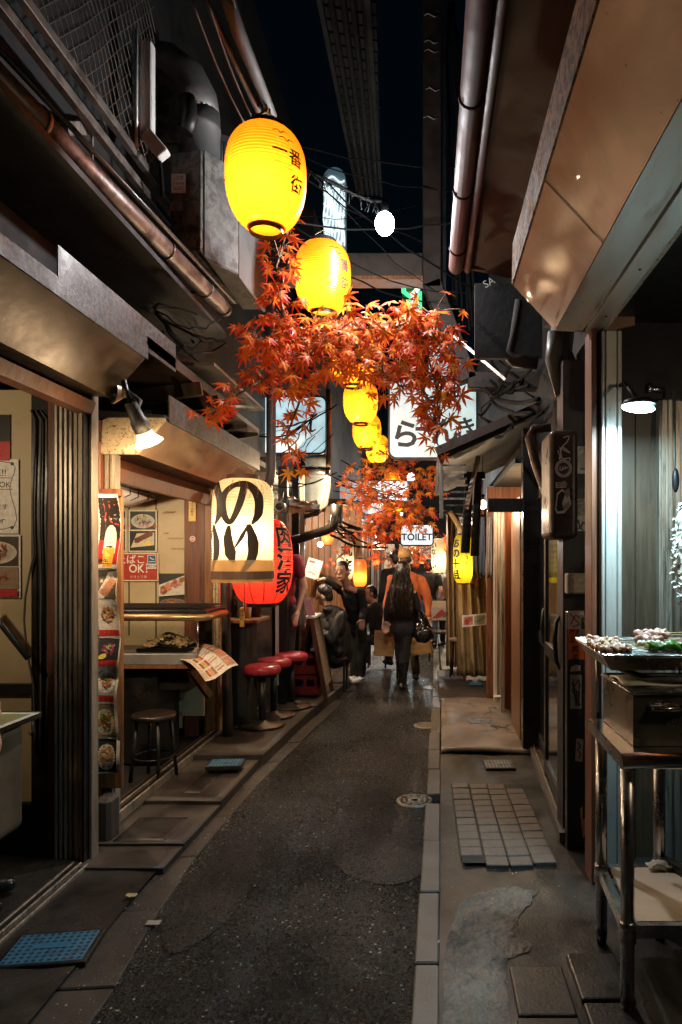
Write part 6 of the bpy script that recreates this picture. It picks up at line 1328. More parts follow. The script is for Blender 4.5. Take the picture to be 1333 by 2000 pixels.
# ------------------------------------------------------------------ pipes, cables and eaves in the middle distance
t = thing('grey_drainpipe','grey vertical drainpipe with elbow in front of the left lit sign','pipe',P(530,960,6.3))
MB().tube([P(527,600,6.3),P(530,740,6.3),P(530,920,6.3),P(527,940,6.3),P(515,952,6.35),P(470,965,6.6)], .045, 12).build('pipe', PVC, t)
t = thing('tin_awning','patched tin awning with cables over the counter bar','awning',P(570,980,7.2))
for i in range(8): MB().beam(P(520+12*i,955+4*i,6.9),P(545+12*i,985+2*i,7.9),.07,.012).build('tin_sheet', mat('old_tin',(.22,.2,.18),.45,metal=.5,var=.5,dirt=(.06,.045,.035),damt=.5,dscale=6), t)
MB().beam(P(515,975,6.9),P(625,990,7.0),.03,.05).build('edge_bar', ALU, t); MB().beam(P(545,1000,7.0),P(620,985,7.2),.05,.09).build('gutter', WOOD, t)
t = thing('curved_panel','curved reflective metal panel under the left lit sign','panel',P(615,1010,7.6))
MB().sheet(lambda u, v: P(592+48*u-18*max(0,v-.75)**1*u, 888+112*v, 7.6)+Vector((0,.1*(1-math.sin(u*1.57)),0)), 10, 12).build('sheet', mat('blue_steel',(.16,.19,.21),.4,metal=.6,var=.3,scale=5,dirt=(.15,.15,.15),damt=.5,dscale=8), t, solid=.01)
MB().tube([P(642,760,7.55),P(642,950,7.55),P(636,985,7.55),P(618,1003,7.55),P(590,1010,7.6)], .03, 8).build('edge_trim', PIPE, t); MB().tube([P(590,918,7.4),P(645,920,7.4)], .045, 8).build('cross_pipe', BLACK, t)
t = thing('security_camera','small round lens camera under the tin awning','camera',P(548,990,6.7)); cc = P(548,990,6.7)
MB().tube([cc+Vector((0,-.05,0)),cc+Vector((0,.1,0))], .05, 16).build('body', GALV, t); MB().tube([cc+Vector((0,-.056,0)),cc+Vector((0,-.05,0))], .036, 16).build('lens', GLASS, t); MB().tube([cc+Vector((0,.05,.04)),cc+Vector((0,.1,.16))], .012, 6).build('mount', BLACK, t)
t = thing('black_bracket_pipe','thick black pipe elbow jutting out over the alley','pipe',P(600,1060,7.4))
MB().tube([P(545,1065,7.4),P(640,1035,7.4),P(652,1028,7.4),P(655,1010,7.4),P(655,985,7.4)], .05, 10).build('pipe', BLACK, t)
MB().box(P(648,0,7.5).x,P(668,0,7.5).x,7.45,7.6,P(0,1022,7.5).z,P(0,985,7.5).z).build('box', BLKPL, t, bevel=.01)
# cables criss-crossing overhead
def tangle(label, n, fa, fb, sag, r, seed):
    rnd = random.Random(seed); a0, b0 = fa(rnd), fb(rnd); t = thing('cable_tangle', label, 'cables', a0)
    for i in range(n):
        a, b = fa(rnd), fb(rnd); s_ = sag*rnd.uniform(.3,1.3)
        MB().tube([a.lerp(b,u/10)+Vector((.02*rnd.uniform(-1,1),.03*rnd.uniform(-1,1),-s_*math.sin(math.pi*u/10))) for u in range(11)], r*rnd.uniform(.6,1.5), 5).build('cable', CABLE, t)
tangle('cables sagging across the alley near the bare bulb', 9, lambda q: P(q.uniform(480,560),q.uniform(250,430),q.uniform(4.6,5.8)), lambda q: P(q.uniform(870,960),q.uniform(300,600),q.uniform(5.5,7)), .15, .005, 3)
tangle('cables and stems behind the lower maple leaves', 10, lambda q: P(q.uniform(480,560),q.uniform(820,960),q.uniform(6.2,7)), lambda q: P(q.uniform(600,660),q.uniform(760,930),q.uniform(6.5,7.4)), .1, .006, 4)
tangle('dense cables on the right wall above the lean-to roof', 12, lambda q: P(q.uniform(930,960),q.uniform(650,820),q.uniform(6,7)), lambda q: P(q.uniform(1000,1060),q.uniform(600,830),q.uniform(4.6,5.2)), .18, .012, 5)
tangle('vertical cables beside the steel column', 6, lambda q: P(q.uniform(868,890),q.uniform(0,100),6.2), lambda q: P(q.uniform(880,940),q.uniform(600,740),6.3), .0, .014, 6)
tangle('far cables above the TOILET sign', 14, lambda q: P(q.uniform(640,700),q.uniform(880,1030),q.uniform(9.5,12)), lambda q: P(q.uniform(820,880),q.uniform(860,1020),q.uniform(10,13)), .12, .008, 8)
tangle('cables looping over the pointing man', 9, lambda q: P(q.uniform(640,665),q.uniform(1010,1050),q.uniform(8,9)), lambda q: P(q.uniform(700,760),q.uniform(1020,1070),q.uniform(9.5,11)), .1, .012, 9)
tangle('coiled cables by the drainpipe above the spotlight', 7, lambda q: P(q.uniform(290,330),q.uniform(600,690),q.uniform(4.0,4.6)), lambda q: P(q.uniform(390,440),q.uniform(600,760),q.uniform(4.6,5.4)), .12, .008, 10)
# ------------------------------------------------------------------ shops in the distance
def far_shop(label, side, x, y0, y1, h, seed, lit=True):
    rnd = random.Random(seed); t = thing('far_shop', label, 'shop', (x,(y0+y1)/2,0)); s_ = side
    def bx(xa, xb, *r): return MB().box(min(x+s_*xa,x+s_*xb), max(x+s_*xa,x+s_*xb), *r)
    bx(0.55,2.5,y0,y1,0,h).build('wall', rnd.choice([REDW,DARKW,STRUCTW]), t); bx(-.15,2.5,y0,y1,h,h+.08).build('eave', SOOT, t); bx(.3,2.5,y0,y1,h+.1,6+rnd.random()).build('upper_wall', STRUCTW, t)
    y = y0
    while y < y1-.3:
        w = rnd.uniform(.5,.8); bx(0,.09,y,y+.07,0,h).build('post', rnd.choice([DARKW,WOOD,ALU]), t); bx(.02,.06,y+.07,min(y1,y+w),h-.45,h-.05).build('fascia', rnd.choice([WOOD,REDW,SOOT]), t)
        if lit and rnd.random() < .5: bx(.03,.05,y+.1,min(y1,y+w-.03),h-.85,h-.42).build('noren', mat('noren%d'%rnd.randint(0,3), rnd.choice([(.3,.03,.03),(.05,.06,.12),(.4,.33,.22),(.05,.03,.02)]), .9), t)
        y += w
    bx(.10,.5,y0,y1,.02,.85).build('counter', WOOD, t)
    bx(-.05,.02,y0,y1,h-.03,h+.05).build('gutter', PVC, t)
far_shop('dim wooden shop front beyond the seated men, left', -1, -1.35, 9.7, 13.2, 2.35, 1); far_shop('far shop front on the left side of the alley', -1, -1.5, 13.3, 18, 2.4, 2); far_shop('farthest shop front on the left', -1, -1.7, 18.1, 26, 2.5, 3)
far_shop('shop front beyond the vinyl curtain, right', 1, .72, 10.2, 14, 2.3, 4); far_shop('far shop front on the right side of the alley', 1, .85, 14.1, 19, 2.4, 5); far_shop('farthest shop front on the right', 1, 1.1, 19.1, 26, 2.5, 6)
eb = thing('end_building','dark building closing the far end of the alley','building',(0,27,0)); MB().box(-8,8,27,28,0,5.5).build('wall', STRUCTW, eb)
for i in range(5): MB().box(-2+.8*i,-1.4+.8*i,26.95,27,1.0,2.2).build('window', emit_mat('far_window_glow',(1,.7,.4),.7), eb)
for lab, c, w in (('far pendant bulb over the left counters',(-1.25,11.0,2.1),26),('far pendant bulb on the right shops',(.62,12.0,2.1),22),('distant pendant bulb left of the crowd',(-1.2,15.0,2.1),36),('distant pendant bulb right of the crowd',(.7,17.0,2.15),36),): bulb(lab, c, w*4.2, (1,.76,.5), .15)
bulb('farthest cool pendant bulb over the alley', (-.75,18.0,2.8), 420, (.82,.95,1), .2)
for lab, px, py, Y in (('tiny cool bulb under the eave left of the white lantern',626,1063,8.6),('cool far bulb between leaves and pale sign',803,932,12.0)):
    c = P(px,py,Y); t = thing('cool_bulb', lab, 'lamp', c); MB().ell(c,.035 if Y<10 else .07,12,8).build('bulb', emit_mat('cool_small_glow',(.7,.93,1),25), t); MB().tube([c+Vector((0,0,.03)),c+Vector((0,0,.18))], .006, 5).build('cord', CABLE, t); point('bulb_light', c+Vector((0,-.1,-.05)), 8 if Y < 10 else 90, (.75,.93,1), .03, t)
# ------------------------------------------------------------------ steel table with grills and skewers
TY0, TY1 = 2.31, 2.80; tz = .90
tx0 = P(1212,0,TY0).x; txb = P(1150,0,TY1).x+.0
t = thing('steel_table','stainless steel work table on round legs at near right','table',(1.0,2.55,0))
tw_ = 1.0
MB().add([(tx0,TY0,tz-.005),(tx0+tw_,TY0,tz-.005),(txb+tw_,TY1,tz-.005),(txb,TY1,tz-.005),(tx0,TY0,tz),(tx0+tw_,TY0,tz),(txb+tw_,TY1,tz),(txb,TY1,tz)],[(0,3,2,1),(4,5,6,7),(0,1,5,4),(1,2,6,5),(2,3,7,6),(3,0,4,7)]).build('top', STEEL, t)
MB().tube([(tx0-.002,TY0-.012,tz-.024),(tx0+tw_,TY0-.012,tz-.024)], .027, 18).build('rolled_front_edge', STEEL, t)
MB().add([(tx0,TY0,tz+.001),(txb,TY1,tz+.001),(txb,TY1,tz-.045),(tx0,TY0,tz-.05)],[(0,1,2,3)]).build('side_apron', STEEL, t, solid=.004)
SH = .31
lx = lambda y: tx0 + (txb-tx0)*(y-TY0)/(TY1-TY0)
legs = [(lx(TY0)+.03,TY0+.02),(lx(TY1)+.045,TY1-.03),(lx(TY1)+.29,TY1+.0),(lx(TY0)+.9,TY0+.02)]
for x, y in legs:
    lg = MB().tube([(x,y,.02),(x,y,tz-.04)], .0235, 18).build('leg', STEEL, t)
    MB().lathe([(.029,SH-.06),(.029,SH+.005),(.0245,SH+.012)], 18, (x,y,0)).build('shelf_collar', STEEL, lg)
    MB().lathe([(.018,0),(.022,.02),(.0245,.05)], 16, (x,y,.0)).build('foot', BLKPL, lg)
(ax,ay),(bx_,by),(cx_,cy_),(ex,ey) = legs
MB().beam((ax,ay,SH-.02),(bx_,by,SH-.02),.03,.045).build('shelf_rail', STEEL, t); MB().beam((ax,ay,SH-.02),(ex,ey,SH-.02),.03,.045).build('shelf_rail', STEEL, t); MB().beam((bx_,by,SH-.02),(bx_+.9,by+.02,SH-.02),.03,.045).build('shelf_rail', STEEL, t)
PAN = mat('cream_shelf_board',(.66,.55,.42),.5,var=.1,scale=3,bump=.08,dirt=(.4,.3,.2),damt=.3,dscale=4,dsharp=.3)
MB().prismZ([(ax+.035,ay+.012),(ex-.2,ay+.012),(ex-.2,by-.02),(bx_+.03,by-.02)], SH-.012, SH+.004).build('shelf_board', PAN, t)
MB().beam((cx_+.01,cy_-.02,SH+.02),(ax+.45,ay+.03,SH+.02),.03,.035).build('divider', BLACK, t)
tag(MB().sheet(lambda u, v: Vector((cx_-.07+.09*u, cy_-.09+.05*v, SH+.02+.02*math.sin(u*3.1)*math.sin(v*3.1)+.012*noise.noise(Vector((u*4,v*4,2))))), 10, 8).build('rag', mat('white_rag',(.62,.58,.5),.9), solid=.006),'crumpled white rag on the lower table shelf','rag')
Art(Vector((ax+.30,ay+.06,SH+.0046)),Vector((.35,.94,0)),Vector((-.94,.35,0))).line([(.0,.0),(.05,.01),(.03,-.01),(.09,.0),(.08,.015),(.14,.0)],.006,(.12,.07,.04)).build('scuff_marks', t)
# grill box standing on the table
gx, gy0, gy1, gz = lx(TY0)+.075+.03, TY0+.075, TY1-.03, tz+.002
g = thing('grill_box','stained steel charcoal grill box with wire grate on the table','grill',(gx+.3,gy0,gz))
gxl, gxb = P(1237,0,gy0).x, P(1178,0,gy1).x; gh = .185
MB().add([(gxl,gy0,gz),(gxl+.8,gy0,gz),(gxb+.8,gy1,gz),(gxb,gy1,gz),(gxl,gy0,gz+gh),(gxl+.8,gy0,gz+gh),(gxb+.8,gy1,gz+gh),(gxb,gy1,gz+gh)],[(0,3,2,1),(0,1,5,4),(1,2,6,5),(2,3,7,6),(3,0,4,7)]).build('case', STEELD, g, solid=.004)
MB().tube([(gxl+.06,gy0-.004,gz+.13),(gxl+.065,gy0-.028,gz+.135),(gxl+.155,gy0-.028,gz+.135),(gxl+.16,gy0-.004,gz+.13)], .008, 8).build('handle', STEEL, g)
MB().box(gxl+.05,gxl+.17,gy0-.006,gy0-.003,gz+.105,gz+.145).build('handle_plate', STEEL, g)
MB().tube([(gxl-.004,gy0-.004,gz+gh),(gxl+.8,gy0-.004,gz+gh)], .006, 8).build('front_rim', STEEL, g); MB().tube([(gxl-.004,gy0-.004,gz+gh),(gxb-.004,gy1,gz+gh)], .006, 8).build('side_rim', STEEL, g)
def mesh_grate(x0, x1, xb0, y0, y1, z, parent, name, n=34, m=18, r=.0016):
    k = MB(); dx = xb0-x0
    for i in range(n):
        u = i/(n-1); k.tube([(x0+(x1-x0)*u,y0,z),(x0+(x1-x0)*u+dx*.5,(y0+y1)/2,z+.002),(x0+(x1-x0)*u+dx,y1,z)], r, 4, caps=False)
    for j in range(m):
        v = j/(m-1); k.tube([(x0+dx*v,y0+(y1-y0)*v,z+.003),(x1+dx*v,y0+(y1-y0)*v,z+.003)], r, 4, caps=False)
    return k.build(name, STEEL, parent)
mesh_grate(gxl+.003,gxl+.8,gxb+.003,gy0,gy1,gz+gh+.004,g,'grate',70,40)
tag(MB().sheet(lambda u, v: Vector((gxl+.005-.02+.36*u, gy0+.06+.20*v+.02*u, gz+gh+.018+.006*noise.noise(Vector((u*3,v*3,0)))+.012*math.sin(v*3.1))), 14, 8).build('fish_fillet', mat('pale_fish',(.62,.56,.46),.35,var=.25,scale=9,dirt=(.4,.32,.22),damt=.4,dscale=6), solid=.01),'pale dried fish lying on the lower grate','fish')
k = MB(); pts = [(gxl-.02+.0,gy0+.18,gz+gh+.065),(gxl+.03,gy0+.13,gz+gh+.05),(gxl+.09,gy0+.10,gz+gh+.03),(gxl+.2,gy0+.09,gz+gh+.03),(gxl+.5,gy0+.09,gz+gh+.032)]
k.tube(pts, [.012,.018,.022,.024,.024], 12, flat=.6); tag(k.build('eel', mat('black_fish_skin',(.10,.10,.105),.25,var=.4,scale=12,dirt=(.35,.36,.36),damt=.4,dscale=9)),'dark glossy fish curling across the lower grate','fish')
# tray of skewers above
s_y0, s_y1 = 2.42, 2.98; sz_ = P(0,1283,s_y0).z
s_x0, s_xb = P(1180,0,s_y0).x, P(1125,0,s_y1).x
tr = thing('skewer_tray','steel tray with wire grate holding raw skewers above the grill','tray',(s_x0+.2,s_y0,sz_-.06))
MB().add([(s_x0,s_y0,sz_),(s_x0+.75,s_y0,sz_),(s_x0+.70,s_y0+.03,sz_-.05),(s_x0+.035,s_y0+.03,sz_-.05),(s_xb,s_y1,sz_),(s_xb+.75,s_y1,sz_),(s_xb+.7,s_y1-.03,sz_-.05),(s_xb+.035,s_y1-.03,sz_-.05)],[(0,1,2,3),(3,2,6,7),(0,3,7,4),(4,7,6,5),(1,5,6,2)]).build('tray', STEELD, tr, solid=.003)
mesh_grate(s_x0+.0,s_x0+.75,s_xb,s_y0,s_y1,sz_+.003,tr,'grate',60,44)
MB().tube([(s_x0,s_y0,sz_+.003),(s_x0+.75,s_y0,sz_+.003)], .004, 6).build('rim', STEEL, tr); MB().tube([(s_x0,s_y0,sz_+.003),(s_xb,s_y1,sz_+.003)], .004, 6).build('rim', STEEL, tr)
for i, (u, v) in enumerate(((.12,.9),(.62,.95))): MB().tube([(s_x0+u*.7+(s_xb-s_x0)*.9,s_y1-.05,tz),(s_x0+u*.7+(s_xb-s_x0)*.9,s_y1-.05,sz_-.05)], .008, 8).build('support', STEELD, tr)
CH = mat('raw_chicken',(.62,.34,.24),.32,var=.3,scale=25,bump=.35,bscale=60,dirt=(.68,.52,.36),damt=.5,dscale=18,coat=.2); LEEK = mat('leek',(.55,.55,.28),.35); GRN = mat('green_pepper',(.045,.17,.015),.2,var=.4,scale=20,coat=.4); BRN = mat('brown_mushroom',(.36,.20,.12),.4,var=.3,scale=15); QEG = mat('quail_egg',(.78,.74,.66),.3); PNK = mat('pink_meat',(.58,.34,.28),.35,var=.3,scale=20)
STK = mat('bamboo_stick',(.62,.45,.24),.6)
def skewer(label, x0, y, L_, ms, n, z, rz=0., r=.017, tail=.08, cat='skewer', grp='raw skewers on the tray'):
    t = thing('skewer', label, cat, (x0, y, z), grp); c = wloc(t)
    MB().tube([c+Vector((0,0,0)),c+Vector((L_+tail,tail*rz,.004))], .0022, 5).build('stick', STK, t)
    for i in range(n):
        m = ms[i % len(ms)]; q = c+Vector((L_*(i+.5)/n,rz*L_*(i+.5)/n,0)); sc = 1.0 if m is not LEEK else .75
        mb = MB(); mb.ell(q+Vector((random.uniform(-.003,.003),0,.002)), (L_/n*.62*sc, r*1.15*sc, r*.85*sc), 14, 10, Matrix.Rotation(random.uniform(-.5,.5),3,'Z').to_quaternion())
        w_ = (.55 if m in (CH,PNK) else .3 if m in (GRN,BRN) else .05)
        for v_ in mb.v: dlt = (v_-q); v_ += dlt*w_*(noise.noise(v_*55+Vector((i,y*40,0)))*1.6+.6*noise.noise(v_*130))
        mb.build('piece', m, t)
def sx(px, y): return P(px,0,y).x
zz = sz_+.018
skewer('front skewer of pink chicken pieces at tray edge', sx(1172,2.47), 2.475, .115, [CH,PNK], 5, zz)
skewer('second skewer of chicken with leek slices', sx(1163,2.53), 2.53, .105, [CH,LEEK,CH], 6, zz)
skewer('third skewer of chicken and leek, in the middle', sx(1156,2.60), 2.60, .11, [CH,LEEK], 6, zz)
skewer('rear chicken skewer behind the leek ones', sx(1150,2.68), 2.68, .115, [CH,PNK,CH], 5, zz)
skewer('rearmost chicken skewer at the back of tray', sx(1148,2.76), 2.76, .12, [CH], 5, zz)
skewer('skewer of shiny green peppers in front', sx(1264,2.49), 2.49, .16, [GRN], 4, zz+.004, r=.021)
skewer('second skewer of green peppers behind', sx(1262,2.56), 2.56, .15, [GRN,LEEK], 4, zz+.004, r=.018)
skewer('skewer of small white quail eggs', sx(1249,2.57), 2.60, .09, [QEG], 5, zz+.006, r=.015)
skewer('skewer of brown mushroom caps with long stick', sx(1238,2.68), 2.66, .11, [BRN,PNK], 3, zz+.010, rz=.25, r=.022, tail=.12)
skewer('pink meat skewer behind the mushrooms', sx(1240,2.74), 2.72, .13, [PNK], 4, zz+.022, rz=.2, r=.02, tail=.12)
skewer('uppermost pink meat skewer with stick pointing right', sx(1250,2.8), 2.79, .12, [PNK,CH], 4, zz+.024, rz=.2, r=.018, tail=.14)
# ------------------------------------------------------------------ people
SKIN = mat('skin',(.46,.25,.16),.5,var=.1,scale=20,bump=.05); SKIN2 = mat('skin_light',(.55,.33,.23),.5,var=.1,scale=20,bump=.05)
HAIRB = mat('black_hair',(.010,.008,.007),.4,var=.4,scale=60,bump=.5,bscale=120,stretch=(3,3,.4)); HAIRL = mat('long_brown_hair',(.010,.006,.004),.3,var=.6,scale=50,bump=.6,bscale=90,stretch=(5,5,.25)); BLKC = mat('black_cotton',(.010,.010,.012),.85,var=.3,scale=10,bump=.3,bscale=150); BLKJ = mat('black_jacket',(.012,.012,.012),.6,var=.4,scale=6,bump=.4,bscale=40); CHAR = mat('charcoal_trousers',(.018,.016,.015),.85,bump=.3)
ORG = mat('orange_sweater',(.56,.135,.045),.85,var=.2,scale=8,bump=.5,bscale=160); REDT = mat('maroon_tshirt',(.20,.022,.035),.85,var=.2,bump=.2); GREYK = mat('grey_knit',(.20,.20,.22),.9,bump=.8,bscale=120); WSHOE = mat('white_shoe_leather',(.72,.72,.70),.4,var=.08); BRNT = mat('brown_trousers',(.07,.045,.03),.85); BLEA = mat('black_leather',(.008,.008,.008),.25,coat=.3)
def lerp(a, b, u): return a + (b-a)*u
def hand(mb, wrist, tip_dir, side, up, s=1.0, curl=.35):
    d = tip_dir.normalized(); n = (up - d*up.dot(d)).normalized(); x = d.cross(n)
    pc = wrist + d*.045*s; mb.cap(wrist, wrist+d*.03*s, .026*s, .030*s, 8)
    for i in range(4): mb.cap(wrist+d*.02*s+x*(i-1.5)*.012*s, wrist+d*.085*s+x*(i-1.5)*.019*s, .014*s, .012*s, 7)
    for i, l in enumerate((.062,.075,.070,.055)):
        b = wrist + d*.085*s + x*(i-1.5)*.020*s; m = b + (d*math.cos(curl*.5)-n*math.sin(curl*.5))*l*.5*s; e = m + (d*math.cos(curl*1.6)-n*math.sin(curl*1.6))*l*.5*s
        mb.cap(b, m, .0098*s, .009*s, 7); mb.cap(m, e, .009*s, .0078*s, 7)
    tb = wrist + d*.03*s - x*side*.030*s; mb.cap(tb, tb+(d*.6-x*side*.7-n*.2).normalized()*.04*s, .012*s, .0105*s, 7); mb.cap(tb+(d*.6-x*side*.7-n*.2).normalized()*.04*s, tb+(d*.9-x*side*.4-n*.4).normalized()*.07*s, .0105*s, .009*s, 7)
def person(label, J, face, top=BLKC, bottom=CHAR, skin=SKIN, hair=None, shoes=None, sleeves='long', bulk=1., extras=None, facef=False, hands=True, topdisp=.012, vox=.0125):
    """J: joints as world points: head, neck, chest, pelvis, sl/sr shoulders, el/er elbows, wl/wr wrists, hl/hr hips, kl/kr knees, al/ar ankles; face: gaze direction"""
    f = Vector(face).normalized(); base = (J['al']+J['ar'])/2; base.z = min(J['al'].z,J['ar'].z)-.07
    t = thing('person', label, 'person', base); up = (J['head']-J['neck']).normalized(); rt = f.cross(up).normalized(); up2 = rt.cross(f)
    q = Matrix((rt, f, up2)).transposed().to_quaternion()
    b = MB(); H = J['head']
    b.ell(H+up2*.025, (.074,.090,.098), 14, 10, q); b.ell(H-up2*.045+f*.018, (.056,.066,.066), 12, 8, q); b.cap(H+f*.088+up2*.012, H+f*.102-up2*.016, .008,.014,7); b.ell(H+f*.080-up2*.050, (.024,.016,.012), 8, 6, q); b.ell(H+f*.066-up2*.088, (.026,.02,.018), 8, 6, q); b.ell(H+f*.074+up2*.028,(.05,.016,.012),8,6,q)
    for s_ in (-1,1): b.ell(H+rt*s_*.076-up2*.008-f*.005, (.012,.022,.032), 8, 6, q)
    b.cap(J['neck'], lerp(J['neck'],H,.75), .055,.050); b.cap(J['neck'], J['chest'], .05, .06)
    b.cap(J['chest'], J['pelvis'], .07*bulk, .08*bulk)
    for s_ in 'lr':
        b.cap(J['s'+s_], J['e'+s_], .042,.036); b.cap(J['e'+s_], J['w'+s_], .036,.025); b.cap(J['neck']-Vector((0,0,.03)), J['s'+s_], .04,.04)
        b.cap(J['h'+s_], J['k'+s_], .070,.05); b.cap(J['k'+s_], J['a'+s_], .048,.034)
        if hands: d = (J['w'+s_]-J['e'+s_]).normalized(); hand(b, J['w'+s_], J.get('d'+s_, d), 1 if s_ == 'r' else -1, J.get('n'+s_, f if abs(d.dot(f))<.8 else up2))
    body = blob(b, 'body', skin, t, vox*.62 if hands else vox, 4)
    c = MB(); sd = (J['sr']-J['sl']); w = sd.length/2
    xdir = sd.normalized(); ups = (J['chest']-J['pelvis']).normalized(); yd = ups.cross(xdir).normalized(); qq = Matrix((xdir, yd, ups)).transposed().to_quaternion(); mid = (J['sl']+J['sr'])/2
    c.ell(lerp(mid,J['chest'],.45), (w*.98*bulk**.5,.115*bulk,.15), 16, 10, qq); c.ell(J['chest'], (w*.86*bulk,.12*bulk,.19), 16, 10, qq); c.ell(lerp(J['chest'],J['pelvis'],.5), (w*.80*bulk,.112*bulk,.19), 16, 10, qq); c.ell(lerp(J['chest'],J['pelvis'],.92), (w*.84*bulk,.118*bulk,.13), 16, 10, qq)
    c.cap(lerp(J['neck'],mid,.3), mid, .066, .075)
    for s_ in 'lr':
        c.cap(lerp(mid,J['s'+s_],.5), J['s'+s_], .068*bulk, .062*bulk); k = .55 if sleeves == 'short' else 1
        c.cap(J['s'+s_], lerp(J['s'+s_],J['e'+s_],k), .062*bulk, .054*bulk)
        if sleeves == 'long': c.cap(J['e'+s_], lerp(J['e'+s_],J['w'+s_],.94), .053*bulk, .040*bulk**.5)
    blob(c, 'top', top, t, vox, 5, topdisp, 9)
    d = MB(); d.ell(J['pelvis']-ups*.02, (w*.84,.112,.12), 14, 8, qq)
    for s_ in 'lr': d.cap(J['h'+s_], J['k'+s_], .086,.066); d.cap(J['k'+s_], lerp(J['k'+s_],J['a'+s_],.93), .064,.052)
    blob(d, 'trousers', bottom, t, vox, 5, .010, 8)
    for s_ in 'lr':
        a = J['a'+s_]; dv_ = Vector(J.get('t'+s_, Vector((f.x,f.y,0)))).normalized(); g_ = a.z-.07; e = MB(); o_ = Vector((a.x,a.y,g_))
        e.ell(o_+dv_*.055+Vector((0,0,.035)), (.046,.046,.04), 10, 7); e.cap(o_-dv_*.035+Vector((0,0,.038)), o_+dv_*.15+Vector((0,0,.030)), .042,.034); e.cap(o_+Vector((0,0,.05)), a+Vector((0,0,.03)), .045,.045)
        for v_ in e.v: v_.z = max(v_.z, g_+.002)
        sh = blob(e, 'shoe', (shoes or BLEA), t, .009, 3)
        if shoes is WSHOE:
            k = MB(); side = dv_.cross(Vector((0,0,1))).normalized()
            for sg in (-1,1): k.tube([o_+side*sg*.046+dv_*u+Vector((0,0,z)) for u, z in ((.10,.055),(.06,.035),(.0,.05),(-.04,.07))], [.004,.007,.005,.001], 5, flat=.6)
            k.build('swoosh_mark', BLKPL, sh)
    if hair:
        h = MB(); hm = hair[1]
        if hair[0] == 'short':
            h.ell(H+up2*.045-f*.012, (.083,.097,.088), 14, 10, q); h.ell(H-f*.05-up2*.01, (.074,.055,.075), 12, 8, q)
            o = blob(h, 'hair', hm, t, .009, 3, .010, 30)
            # cut the hairline back from the face
            bm = bmesh.new(); bm.from_mesh(o.data); off = H - wloc(t)
            dead = [v for v in bm.verts if (v.co-off).dot(f) > .035 and (v.co-off).dot(up2) < .068]; bmesh.ops.delete(bm, geom=dead, context='VERTS'); bm.to_mesh(o.data); bm.free()
        elif hair[0] == 'buzz':
            h.ell(H+up2*.040-f*.010, (.082,.097,.094), 14, 10, q); o = blob(h, 'hair', hm, t, .008, 2, .003, 30)
            bm = bmesh.new(); bm.from_mesh(o.data); off = H - wloc(t)
            dead = [v for v in bm.verts if (v.co-off).dot(f) > .045 and (v.co-off).dot(up2) < .078 or (v.co-off).dot(up2) < -.005 and (v.co-off).dot(f) > -.03]; bmesh.ops.delete(bm, geom=dead, context='VERTS'); bm.to_mesh(o.data); bm.free()
    if facef:
        ey = mat('eye_dark',(.012,.01,.009),.2,bump=0); ew = mat('eye_white',(.6,.57,.53),.3,bump=0); lip = mat('lips',(.34,.13,.10),.5,bump=0)
        for s_ in (-1,1):
            e = MB().ell(H+f*.081+rt*s_*.031+up2*.010, (.014,.008,.0065), 10, 6, q).build('eye', ew, body); MB().ell(H+f*.087+rt*s_*.031+up2*.010, (.006,.004,.006), 8, 6, q).build('iris', ey, body)
            MB().cap(H+f*.086+rt*s_*.016+up2*.031, H+f*.080+rt*s_*.048+up2*.033, .0045,.003,6).build('eyebrow', hair[1] if hair else HAIRB, t)
        MB().cap(H+f*.094-rt*.018-up2*.052, H+f*.094+rt*.018-up2*.052, .0042,.0042,6).build('mouth', lip, t)
    if extras: extras(t, J, f, rt, up2, q)
    return t
def PJ(**k): return {a: (P(*b) if len(b) == 3 and a[0] not in 'dtn' else Vector(b)) for a, b in k.items()}
# man pointing, looking at the camera
J = {a: P(*b) for a, b in dict(head=(668,1117,8.05), neck=(678,1142,8.2), chest=(689,1178,8.38), pelvis=(697,1222,8.55), sl=(704,1157,8.2), sr=(671,1155,8.38), el=(711,1188,8.3), wl=(708,1207,8.2), er=(655,1145,8.3), wr=(637,1132,8.2), hl=(705,1228,8.5), hr=(690,1228,8.6), kl=(708,1272,8.55), kr=(692,1272,8.6), al=(707,1314,8.62), ar=(692,1316,8.62)).items()}
for a in 'lr': J['a'+a].z = .085
J['tl'] = Vector((-.55,-.8,0)); J['tr'] = Vector((-.9,-.45,0)); J['dr'] = Vector((-1,.1,.1)); J['nr'] = Vector((0,0,1)); J['dl'] = Vector((-.05,0,-1)); J['nl'] = Vector((.2,-1,0))
person('bending man in black sweater and white shoes pointing to the left', J, (-.28,-1,-.05), BLKC, CHAR, SKIN, ('buzz',HAIRB), WSHOE, facef=True)
